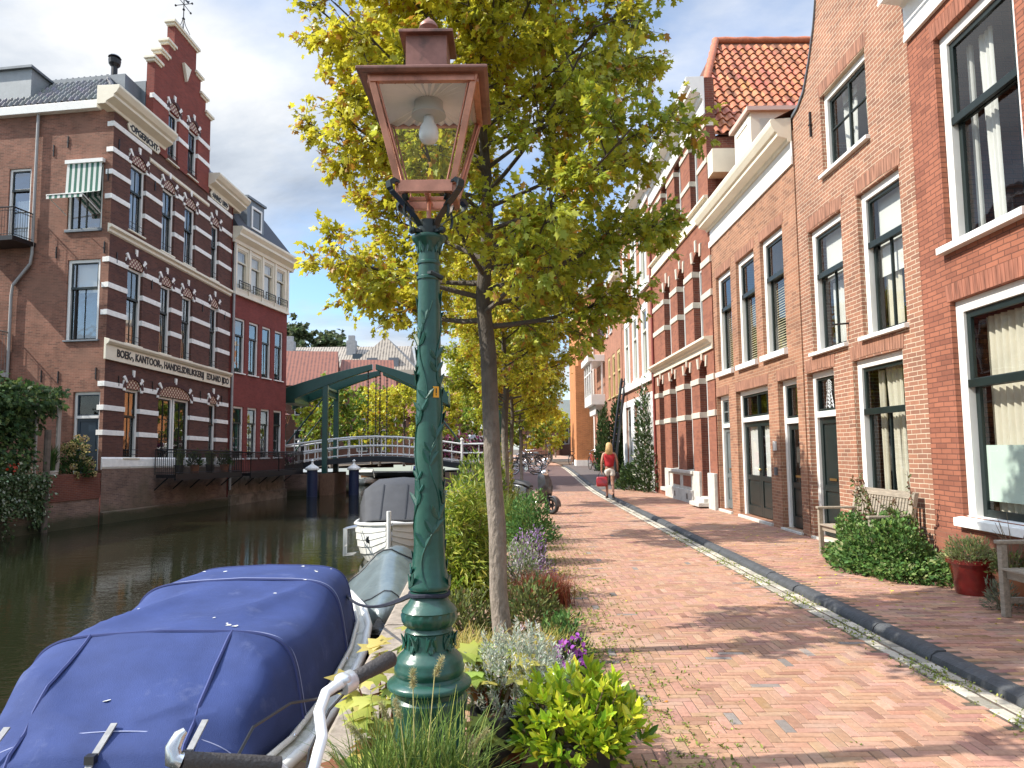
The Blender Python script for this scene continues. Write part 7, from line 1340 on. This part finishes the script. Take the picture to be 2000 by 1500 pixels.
# ================================================================ benches
def bench(loc, rz, label):
    o = empty('park_bench', loc, rz, label, 'bench', 'weathered wooden benches against the houses'); W2 = .76      # x along the bench, y towards the street
    for sx in (-1, 1):
        b = MB(); b.box(sx * W2 - .03, sx * W2 + .03, .46, .52, 0, .64); b.build('leg', WOOD, o, bevel=.006)
        b = MB(); b.loft([[(sx * W2 - .03, y0, z), (sx * W2 + .03, y0, z), (sx * W2 + .03, y1, z), (sx * W2 - .03, y1, z)] for y0, y1, z in ((.0, .065, 0), (.0, .065, .45), (-.10, -.045, .95))]); b.build('leg', WOOD, o, bevel=.004)
        b = MB(); b.box(sx * W2 - .04, sx * W2 + .04, -.03, .54, .642, .675); b.build('armrest', WOOD, o, bevel=.008)
        b = MB(); b.box(sx * W2 - .022, sx * W2 + .022, .065, .46, .12, .17); b.box(sx * W2 - .022, sx * W2 + .022, .065, .46, .35, .41); b.build('side_rail', WOOD, o, bevel=.004)
    b = MB()
    for k in range(6): y = .07 + k * .078; b.box(-W2 + .032, W2 - .032, y, y + .064, .415, .436)
    b.build('seat', WOOD, o, bevel=.004); b = MB(); b.box(-W2 + .031, W2 - .031, .455, .485, .34, .412); b.build('front_rail', WOOD, o, bevel=.004)
    b = MB(); bk = lambda z: -.0 - .10 * (z - .45) / .5
    for z0, z1 in ((.48, .54), (.87, .955)): b.loft([[(x, bk(z0) + .01, z0), (x, bk(z1) + .01, z1), (x, bk(z1) + .045, z1), (x, bk(z0) + .045, z0)] for x in (-W2 + .03, W2 - .03)])
    n = 19
    for k in range(n): x = -W2 + .09 + (2 * W2 - .18) * k / (n - 1); b.loft([[(x - .024, bk(z) + .02, z), (x + .024, bk(z) + .02, z), (x + .024, bk(z) + .035, z), (x - .024, bk(z) + .035, z)] for z in (.535, .875)])
    b.build('backrest', WOOD, o, bevel=.003); return o
bench((4.88, 9.95, .06), R(90), 'grey weathered teak bench under the white window, half behind the green bush')
bench((4.88, 6.0, .06), R(90), 'bench by the near red brick house, only its arm and leg in view')
# ================================================================ bicycles
CHR = mat('chrome_bike', (.72, .72, .72), .18, metal=1.); TYRE = mat('tyre_black', (.018, .018, .018), .7); WBIKE = mat('bike_paint_white', (.78, .78, .76), .25, coat=.4); BBIKE = mat('bike_paint_black', (.02, .02, .022), .3, coat=.3); GRIP = mat('grip_brown', (.045, .038, .034), .6, bump=.3, bscale=120)
def bicycle(loc, rz, label, paint=BBIKE, group='bicycles parked at the far end of the street', bar=True, crate=None):
    o = empty('bicycle', loc, rz, label, 'bicycle', group)        # x forwards
    for x in (-.55, .55):
        b = MB(); b.v = []; n = 28; rr_ = .335
        b.tube([(x + rr_ * math.cos(2 * math.pi * k / n), 0, .35 + rr_ * math.sin(2 * math.pi * k / n)) for k in range(n + 1)], .019, 6, caps=False); wh = b.build('wheel', TYRE, o, 60)
        b = MB(); b.tube([(x + .31 * math.cos(2 * math.pi * k / n), 0, .35 + .31 * math.sin(2 * math.pi * k / n)) for k in range(n + 1)], .010, 5, caps=False)
        for k in range(14): a = k * .4488; b.tube([(x, 0, .35), (x + .31 * math.cos(a), 0, .35 + .31 * math.sin(a))], .003, 3, caps=False)
        b.tube([(x, -.05, .35), (x, .05, .35)], .018, 6); b.build('rim', CHR, wh)
        b = MB(); b.loft([[(x + .375 * math.cos(a), s, .35 + .375 * math.sin(a)) for s in (-.025, 0, .025)] for a in np.linspace(.3, 2.9, 12)], closed=False, caps=False); b.build('mudguard', paint, o)
    b = MB(); 
    for p, q, w_ in (((.38, 0, .92), (.55, 0, .35), .015), ((.38, 0, .92), (.40, 0, .78), .02), ((.40, 0, .80), (-.12, 0, .32), .019), ((.39, 0, .86), (-.22, 0, .70), .017), ((-.12, 0, .30), (-.26, 0, .82), .016), ((-.12, 0, .30), (-.55, .04, .35), .012), ((-.12, 0, .3), (-.55, -.04, .35), .012), ((-.24, 0, .75), (-.55, .04, .35), .010), ((-.24, 0, .75), (-.55, -.04, .35), .010)): b.tube([p, q], w_, 7)
    b.build('frame', paint, o, 60)
    b = MB(); b.loft([[(-.42, -.10, .87), (-.42, .10, .87), (-.42, .08, .92), (-.42, -.08, .92)], [(-.28, -.08, .87), (-.28, .08, .87), (-.28, .06, .915), (-.28, -.06, .915)], [(-.12, -.025, .88), (-.12, .025, .88), (-.12, .015, .91), (-.12, -.015, .91)]]); b.build('saddle', BBIKE, o, 50)
    b = MB(); b.lathe([(.09, -.01), (.09, .01)], (0, 0, 0), 14); b.v = [(-.12 + x, z + .04, .3 + y) for x, y, z in b.v]; b.tube([(-.12, -.09, .3), (-.05, -.09, .16)], .012, 5); b.tube([(-.12, .09, .3), (-.19, .09, .44)], .012, 5); b.box(-.09, -.01, -.17, -.09, .145, .17); b.box(-.23, -.15, .09, .17, .43, .455); b.build('crank', CHR, o)
    b = MB(); b.box(-.82, -.35, -.06, .06, .715, .73); b.tube([(-.55, .05, .36), (-.6, .05, .72)], .007, 5); b.tube([(-.55, -.05, .36), (-.6, -.05, .72)], .007, 5); b.build('carrier', BBIKE, o)
    if bar: b = MB(); b.tube([(.38, 0, .92), (.37, 0, 1.0), (.40, .14, 1.06), (.30, .28, 1.05), (.16, .30, 1.04)], .012, 6); b.tube([(.37, 0, 1.0), (.40, -.14, 1.06), (.30, -.28, 1.05), (.16, -.30, 1.04)], .012, 6); b.build('handlebar', CHR, o, 60); b = MB(); b.ball((.47, 0, .85), .045, 0, 8, 6); b.build('headlight', CHR, o, 60)
    if crate: b = MB(); b.box(.42, .82, -.2, .2, .80, 1.05); b.build('crate', crate, o)
    return o
# foreground bicycle: only its handlebar rises into the picture
fb = bicycle((-.44, 1.22, 0), R(98), 'white bicycle parked at the quay edge, only its handlebar and grips in view', WBIKE, None, bar=False)
inv = Matrix.Rotation(-R(98), 4, 'Z') @ Matrix.Translation((.44, -1.22, 0))
b = MB(inv); P_ = [(-.462, 1.66, .83), (-.452, 1.72, .895), (-.449, 1.78, .939), (-.470, 1.83, .979), (-.468, 1.885, 1.006), (-.448, 1.93, 1.013), (-.420, 1.98, 1.011)]
b.tube([(-.47, 1.62, .60), *P_], .0135, 12); b.tube([P_[0], (-.475, 1.64, .90), (-.50, 1.61, .945)], .0125, 10); hbar = b.build('handlebar', WBIKE, fb, 60)
b = MB(inv); q0, q1 = Vector((-.418, 1.98, 1.011)), Vector((-.333, 2.08, 1.036)); ax = (q1 - q0)
b.tube([q0 + ax * t_ for t_ in (0, .04, .3, .34, .6, .94, 1.0)], [.017, .0195, .0185, .0195, .021, .022, .016], 14); b.build('grip', GRIP, hbar, 50); b = MB(inv); b.tube([(-.495, 1.61, .946), (-.58, 1.56, .972), (-.655, 1.505, .999)], .0185, 12); b.build('grip', GRIP, hbar, 50)
b = MB(inv); b.tube([q0 - ax * .34, q0 - ax * .30, q0 - ax * .05, q0 - ax * .0], [.017, .027, .027, .021], 14); b.ball(tuple(q0 - ax * .2 + Vector((-.005, -.01, .012))), .024, 0, 12, 8, (1, 1, .7)); b.build('gear_shifter', mat('shifter_silver', (.62, .63, .64), .3, metal=.5), hbar, 50)
b = MB(inv); b.tube([(-.655, 1.505, .999), (-.668, 1.50, 1.005), (-.672, 1.505, 1.025), (-.664, 1.515, 1.045), (-.655, 1.52, 1.052)], [.0185, .018, .015, .012, .007], 10); b.build('brake_lever', mat('lever_silver', (.6, .6, .6), .25, metal=.9), hbar, 60)
b = MB(inv); b.tube([(-.43, 1.96, .99), (-.47, 1.93, .95), (-.50, 1.86, .88), (-.50, 1.78, .75), (-.48, 1.7, .6)], .004, 5); b.tube([(-.58, 1.57, .96), (-.575, 1.68, 1.0), (-.53, 1.80, 1.01), (-.47, 1.90, .99), (-.43, 1.96, .995)], .0035, 5); b.build('cable', BLACK, hbar)
r = np.random.default_rng(77)
bk0 = bicycle((.55, 37.0, float(zr(37.0))), R(170), 'first black bicycle of the far row beside the tree trunks')
cols_ = [('black bicycle with pale mudguards in the far row, near the scooter', 1), ('bicycle third in the far row under the yellow tree', 2), ('bicycle fourth in the far row under the yellow tree', 3), ('bicycle in the middle of the far row', 4), ('bicycle past the middle of the far row', 5), ('bicycle near the end of the far row', 6), ('last bicycle of the far row at the crest of the street', 7)]
for lb_, k in cols_: dup(bk0, (.5 + .17 * k + r.normal(0, .1), 38.5 + 1.7 * k, float(zr(38.5 + 1.7 * k))), R(180 + r.uniform(-25, 25)), lb_)
dup(bk0, (3.95, 47.5, .5), R(60), 'lone bicycle leaning by the white base of the orange brick tower')
rb = bicycle((4.5, 36.0, .35), R(80), 'red child bicycle leaning by the ladder under the bay window', mat('bike_red', (.35, .03, .02), .3), None); dup(rb, (4.2, 39.0, .45), R(100), 'second reddish bicycle behind the ladder')
# ================================================================ scooter
scr = empty('motor_scooter', (.60, 18.6, 0), R(-42), 'grey and black motor scooter parked at the road edge behind the flower pots', 'scooter'); SCP = mat('scooter_grey', (.07, .072, .078), .28, metal=.4, coat=.5); SCB = mat('scooter_black', (.02, .02, .022), .4)
for x in (-.62, .46):
    b = MB(); n = 24; b.tube([(x + .165 * math.cos(6.2832 * k / n), 0, .215 + .165 * math.sin(6.2832 * k / n)) for k in range(n + 1)], .052, 9, caps=False); wh = b.build('wheel', TYRE, scr, 60)
    b = MB(); b.tube([(x, -.03, .215), (x, .03, .215)], .05, 10)
    for k in range(5): a = k * 1.2566; b.tube([(x, 0, .215), (x + .13 * math.cos(a), 0, .215 + .13 * math.sin(a))], .02, 5)
    b.build('rim', SCB, wh, 60)
b = MB(); b.loft([[(.46 + .235 * math.cos(a), y, .215 + .235 * math.sin(a)) for y in (-.075, -.04, .04, .075)] for a in np.linspace(-.1, 2.3, 10)], closed=False, caps=False); o = b.build('front_fender', SCP, scr, 60); o.modifiers.new('t', 'SOLIDIFY').thickness = .01
b = MB()
for y in (-.07, .07): b.tube([(.46, y, .215), (.34, y * .9, .55)], .025, 7)
b.tube([(.34, 0, .5), (.20, 0, 1.0)], .03, 8); b.build('fork', SCB, scr, 60)
b = MB(); b.loft([[(x - .02, -w_, z), (x + d_, -w_ * .5, z + .01), (x + d_, w_ * .5, z + .01), (x - .02, w_, z)] for x, w_, z, d_ in ((.16, .20, .28, .05), (.27, .26, .45, .10), (.27, .26, .65, .13), (.22, .22, .85, .13), (.17, .14, 1.0, .10))]); b.build('leg_shield', SCP, scr, 50)
b = MB(); b.box(-.3, .2, -.15, .15, .26, .31); b.loft([[(x, -w_, z0), (x, w_, z0), (x, w_ * .9, z1), (x, -w_ * .9, z1)] for x, w_, z0, z1 in ((-.25, .14, .3, .62), (-.45, .19, .33, .70), (-.75, .18, .42, .72), (-.98, .08, .55, .70))]); b.build('body', SCP, scr, 50, bevel=.02)
b = MB(); b.loft([[(x, -w_, z), (x, w_, z), (x, w_ * .8, z + h_), (x, -w_ * .8, z + h_)] for x, w_, z, h_ in ((-.18, .08, .63, .05), (-.35, .14, .70, .08), (-.6, .14, .72, .10), (-.9, .11, .73, .09))]); b.build('seat', SCB, scr, 50, bevel=.02)
b = MB(); b.tube([(.10, -.34, 1.04), (.18, -.15, 1.02), (.19, 0, 1.0), (.18, .15, 1.02), (.10, .34, 1.04)], .016, 7); b.tube([(.10, -.34, 1.04), (.13, -.22, 1.035)], .022, 7); b.tube([(.10, .34, 1.04), (.13, .22, 1.035)], .022, 7); b.build('handlebar', SCB, scr, 60)
b = MB(); b.ball((.25, 0, 1.0), .10, 0, 14, 9, (.9, 1.1, .9)); b.build('headlight', CHR, scr, 180)
for sg in (-1, 1): b = MB(); b.tube([(.15, sg * .2, 1.03), (.12, sg * .28, 1.28)], .007, 5); b.lathe([(.065, 0), (.055, .02), (.02, .03)], (0, 0, 0), 12); n0 = len(b.v) - 36; b.v[n0:] = [(.12 + z, sg * .29 + x, 1.32 + y * .8) for x, y, z in b.v[n0:]]; b.build('mirror', CHR, scr, 60)
# ================================================================ ladder
ld = empty('ladder', (3.75, 29.3, .2), R(0), 'long dark ladder leaning against the white bay window', 'ladder'); b = MB(); p0, p1 = Vector((0, 0, 0)), Vector((1.05, 2.9, 4.4))
for o_ in (0, .42):
    v = Vector((o_ * .35, -o_ * .35, 0)); q = MB(); q.tube([p0 + v, p1 + v], .06, 4); q.build('ladder_rail', BLACK, ld)
for k in range(15): t_ = (k + .6) / 15; b.tube([p0 + (p1 - p0) * t_, p0 + (p1 - p0) * t_ + Vector((.147, -.147, 0))], .025, 5)
b.build('rung', BLACK, ld)
# ================================================================ people
SKIN = mat('skin', (.46, .24, .16), .55, trans=.1); HAIRB = mat('hair_blond', (.50, .32, .13), .6, var=.3, vscale=30)
def person(loc, rz, label, pose, top, bottom, hairm, long_hair=True, h=1.68, shoem=None, trousers=False):
    """pose: joint dict, metres for a 1.68 m figure; x right, y forwards"""
    o = empty('person', loc, rz, label, 'person'); o.scale = (h / 1.68,) * 3
    J = dict(pelvis=(0, 0, .90), waist=(0, .0, 1.05), chest=(0, .01, 1.27), neck=(0, 0, 1.42), head0=(0, .01, 1.50), head1=(0, .02, 1.61), hipl=(-.09, 0, .87), kneel=(-.095, .03, .48), ankl=(-.09, 0, .09), toel=(-.09, .15, .03), hipr=(.09, 0, .87), kneer=(.095, .03, .48), ankr=(.09, 0, .09), toer=(.09, .15, .03),
             shl=(-.17, 0, 1.375), ell=(-.22, -.02, 1.10), wrl=(-.23, .03, .86), shr=(.17, 0, 1.375), elr=(.22, -.02, 1.10), wrr=(.23, .03, .86)); J.update(pose)
    E = [('pelvis', 'waist'), ('waist', 'chest'), ('chest', 'neck'), ('neck', 'head0'), ('head0', 'head1'), ('pelvis', 'hipl'), ('hipl', 'kneel'), ('kneel', 'ankl'), ('ankl', 'toel'), ('pelvis', 'hipr'), ('hipr', 'kneer'), ('kneer', 'ankr'), ('ankr', 'toer'), ('chest', 'shl'), ('shl', 'ell'), ('ell', 'wrl'), ('chest', 'shr'), ('shr', 'elr'), ('elr', 'wrr')]
    RAD = dict(pelvis=.12, waist=.098, chest=.12, neck=.05, head0=.078, head1=.088, hipl=.088, hipr=.088, kneel=.052, kneer=.052, ankl=.036, ankr=.036, toel=.03, toer=.03, shl=.052, shr=.052, ell=.037, elr=.037, wrl=.026, wrr=.026)
    vs = {k: Vector(v) for k, v in J.items()}; names = list(J)
    for s_ in 'lr':     # hand: palm, four fingers and a thumb, slightly curled
        d = (vs['wr' + s_] - vs['el' + s_]).normalized(); sd_ = Vector((0, 1, 0)).cross(d).normalized(); fw_ = d.cross(sd_).normalized(); w0 = vs['wr' + s_]
        vs['palm' + s_] = w0 + d * .07; RAD['palm' + s_] = .03; E.append(('wr' + s_, 'palm' + s_))
        for f_, off, ln2 in (('i', .03, .075), ('m', .01, .083), ('n', -.012, .077), ('p', -.032, .06)):
            b0 = vs['palm' + s_] + fw_ * off + d * .02; vs[f_ + '0' + s_] = b0; vs[f_ + '1' + s_] = b0 + d * ln2 * .55 - sd_ * .006; vs[f_ + '2' + s_] = b0 + d * ln2 * .9 - sd_ * .026 * (1 if s_ == 'l' else -1); RAD[f_ + '0' + s_] = .0095; RAD[f_ + '1' + s_] = .0088; RAD[f_ + '2' + s_] = .0075; E += [('palm' + s_, f_ + '0' + s_), (f_ + '0' + s_, f_ + '1' + s_), (f_ + '1' + s_, f_ + '2' + s_)]
        vs['t0' + s_] = w0 + d * .045 + fw_ * .035; vs['t1' + s_] = w0 + d * .085 + fw_ * .055; RAD['t0' + s_] = .011; RAD['t1' + s_] = .009; E += [('wr' + s_, 't0' + s_), ('t0' + s_, 't1' + s_)]
    def skin(name, edges, rad, m, parent, root, sub=2):
        nm = []; [nm.append(k) for e in edges for k in e if k not in nm]; me = bpy.data.meshes.new(name); me.from_pydata([tuple(vs[k]) for k in nm], [(nm.index(a), nm.index(c)) for a, c in edges], [])
        ob = link(name, me, m, parent); md = ob.modifiers.new('skin', 'SKIN'); md.use_smooth_shade = True
        for i, k in enumerate(nm): me.skin_vertices[0].data[i].radius = (rad[k] if isinstance(rad[k], tuple) else (rad[k], rad[k])); me.skin_vertices[0].data[i].use_root = (k == root)
        s2 = ob.modifiers.new('sub', 'SUBSURF'); s2.levels = s2.render_levels = sub; return ob
    body_ = skin('body', E, RAD, SKIN, o, 'pelvis')
    g2 = {k: (v + .016 if not isinstance(v, tuple) else v) for k, v in RAD.items()}; vs['hem'] = vs['pelvis'] * .8 + vs['waist'] * .2; vs['band'] = vs['pelvis'] * .45 + vs['waist'] * .55; g2['band'] = .125; g2['hem'] = .158; g2['chest'] = .15; g2['waist'] = .14; vs['collar'] = vs['chest'] * .35 + vs['neck'] * .65; g2['collar'] = .075
    te = [('hem', 'waist'), ('waist', 'chest'), ('chest', 'collar'), ('chest', 'shl'), ('chest', 'shr')]
    if trousers: te += [('shl', 'ell'), ('shr', 'elr')]
    skin('top', te, g2, top, o, 'chest')
    for s_ in 'lr': vs['mid' + s_] = vs['hip' + s_] * (.35 if not trousers else .0) + vs['knee' + s_] * (.65 if not trousers else 1.0); vs['mid' + s_] = vs['hip' + s_] * .45 + vs['knee' + s_] * .55 if not trousers else vs['knee' + s_]; g2['mid' + s_] = .092 if not trousers else .07; g2['hip' + s_] = .11; g2['ank' + s_] = .055
    g2['pelvis'] = .155
    se = [('band', 'pelvis'), ('pelvis', 'hipl'), ('pelvis', 'hipr'), ('hipl', 'midl'), ('hipr', 'midr')] + ([('midl', 'ankl'), ('midr', 'ankr')] if trousers else [])
    skin('trousers' if trousers else 'shorts', se, g2, bottom, o, 'pelvis')
    hc = Vector(J['head1']); b = MB(); rg = []
    for k, (rx, ry, dz, dy2) in enumerate(((.02, .02, .105, 0), (.07, .075, .085, 0), (.098, .105, .03, -.005), (.105, .09, -.04, -.035), (.11, .075, -.12, -.055), (.12, .065, -.20, -.065), (.10, .045, -.27, -.06), (.05, .02, -.31, -.05)) if long_hair else ((.02, .02, .10, 0), (.07, .075, .08, 0), (.094, .10, .03, -.005), (.095, .085, -.03, -.02), (.06, .05, -.06, -.045))): rg.append([(hc.x + rx * math.cos(a) * (1 + .06 * math.sin(a * 5 + k)), hc.y + dy2 + ry * math.sin(a), hc.z + dz) for a in np.linspace(0, 6.283, 17)[:-1]])
    b.loft(rg); b.build('hair', hairm, o, 180)
    f = MB(); hy_ = hc.y + .075
    for sg in (-1, 1): f.ball((hc.x + sg * .033, hy_ + .004, hc.z - .01), .012, 0, 8, 6)
    f.build('eye', mat('eye_dark', (.05, .04, .035), .3), o, 180); f = MB(); f.ball((hc.x, hy_ + .018, hc.z - .035), .015, 0, 8, 6, (.8, 1, 1.5)); f.build('nose', SKIN, o, 180); f = MB(); f.ball((hc.x, hy_ + .004, hc.z - .075), .02, 0, 8, 6, (1.1, .5, .35)); f.build('mouth', mat('lips', (.35, .10, .09), .5), o, 180)
    for sg in (-1, 1): f = MB(); f.ball((hc.x + sg * .088, hc.y, hc.z - .02), .024, 0, 8, 6, (.4, .8, 1.2)); f.build('ear', SKIN, o, 180)
    for s_ in 'lr':
        a_, t_ = vs['ank' + s_], vs['toe' + s_]; d = (t_ - a_); b = MB(); d2 = Vector((d.x, d.y, 0)).normalized(); q0 = Vector((a_.x, a_.y, min(a_.z, t_.z) - .0)) - d2 * .05; side = Vector((-d2.y, d2.x, 0)); rg = []
        for t2, w_, h_ in ((0, .03, .07), (.3, .036, .075), (.65, .045, .05), (1.0, .042, .035), (1.12, .02, .02)): c_ = q0 + d2 * .24 * t2; zb_ = (a_.z - .09) * (1 - t2 * .9) + (t_.z - .03) * t2 * .9; rg.append([tuple(c_ + side * w_ * e + Vector((0, 0, zb_ - c_.z + hh))) for e, hh in ((-1, .0), (1, .0), (.8, h_), (-.8, h_))])
        b.loft(rg); b.build('shoe', shoem or BLACK, o, 60)
    return o
stride = dict(hipl=(-.085, 0, .87), kneel=(-.085, .10, .49), ankl=(-.08, .02, .09), toel=(-.085, .17, .035), kneer=(.085, -.03, .48), ankr=(.085, -.26, .16), toer=(.09, -.15, .04), ell=(-.235, -.05, 1.11), wrl=(-.24, -.02, .87), elr=(.24, -.03, 1.11), wrr=(.255, .09, .89))
person((2.98, 23.0, .06), R(-3), 'long haired blond woman in red sleeveless top and white shorts walking away', stride, mat('cloth_red', (.42, .015, .02), .8, var=.1), mat('cloth_white', (.74, .70, .62), .8, var=.05), HAIRB)
bg_ = empty('handbag', (2.74, 23.0, .06), R(-3), 'shiny red bag hanging from the hand of the walking woman', 'bag'); b = MB(); b.loft([[(x * s_, y * s2, z) for x, y in ((-.17, -.09), (.17, -.09), (.17, .09), (-.17, .09))] for z, s_, s2 in ((.36, .86, .9), (.40, .98, 1.0), (.55, 1.0, .9), (.66, .92, .55))]); b.build('bag_body', mat('patent_red', (.36, .012, .02), .22, coat=.6, var=.15), bg_, 40, bevel=.02); b = MB()
for y in (-.03, .03): b.tube([(.10 * math.cos(a), y * (1 - math.sin(a) * .6), .66 + .16 * math.sin(a)) for a in np.linspace(0, math.pi, 12)], .010, 5)
b.build('bag_handle', BLACK, bg_)
pu = empty('purse', (3.235, 23.08, .06), 0, 'small dark purse in the right hand of the walking woman', 'bag'); b = MB(); b.loft([[(x * s_, y * s_, z) for x, y in ((-.05, -.11), (.05, -.11), (.05, .11), (-.05, .11))] for z, s_ in ((.60, .85), (.64, 1.0), (.74, .95), (.79, .7))]); b.build('purse_body', mat('leather_dark', (.04, .02, .02), .4), pu, 40, bevel=.015); b = MB(); b.tube([(0, .06 * math.cos(a), .785 + .05 * math.sin(a)) for a in np.linspace(0, math.pi, 8)], .008, 5); b.build('purse_strap', BLACK, pu)
person((-2.55, 46.6, 1.05), R(160), 'person in pale blue shirt standing with dark bag at the right end of the bridge', {}, mat('cloth_pale_blue', (.55, .60, .68), .8), mat('cloth_dark', (.03, .03, .04), .8), mat('hair_brown', (.10, .055, .03), .6), False, 1.75, trousers=True)
person((-2.05, 46.9, 1.05), R(200), 'second person in white top beside the one in pale blue on the bridge', {}, mat('cloth_offwhite', (.7, .68, .64), .8), mat('cloth_dark', (.03, .03, .04), .8), HAIRB, True, 1.68, trousers=True)
person((3.1, 62, .5), R(150), 'distant pedestrian in dark clothes in the far street', {}, mat('cloth_dark2', (.05, .05, .07), .8), mat('cloth_dark', (.03, .03, .04), .8), mat('hair_brown', (.10, .055, .03), .6), False, 1.78, trousers=True)
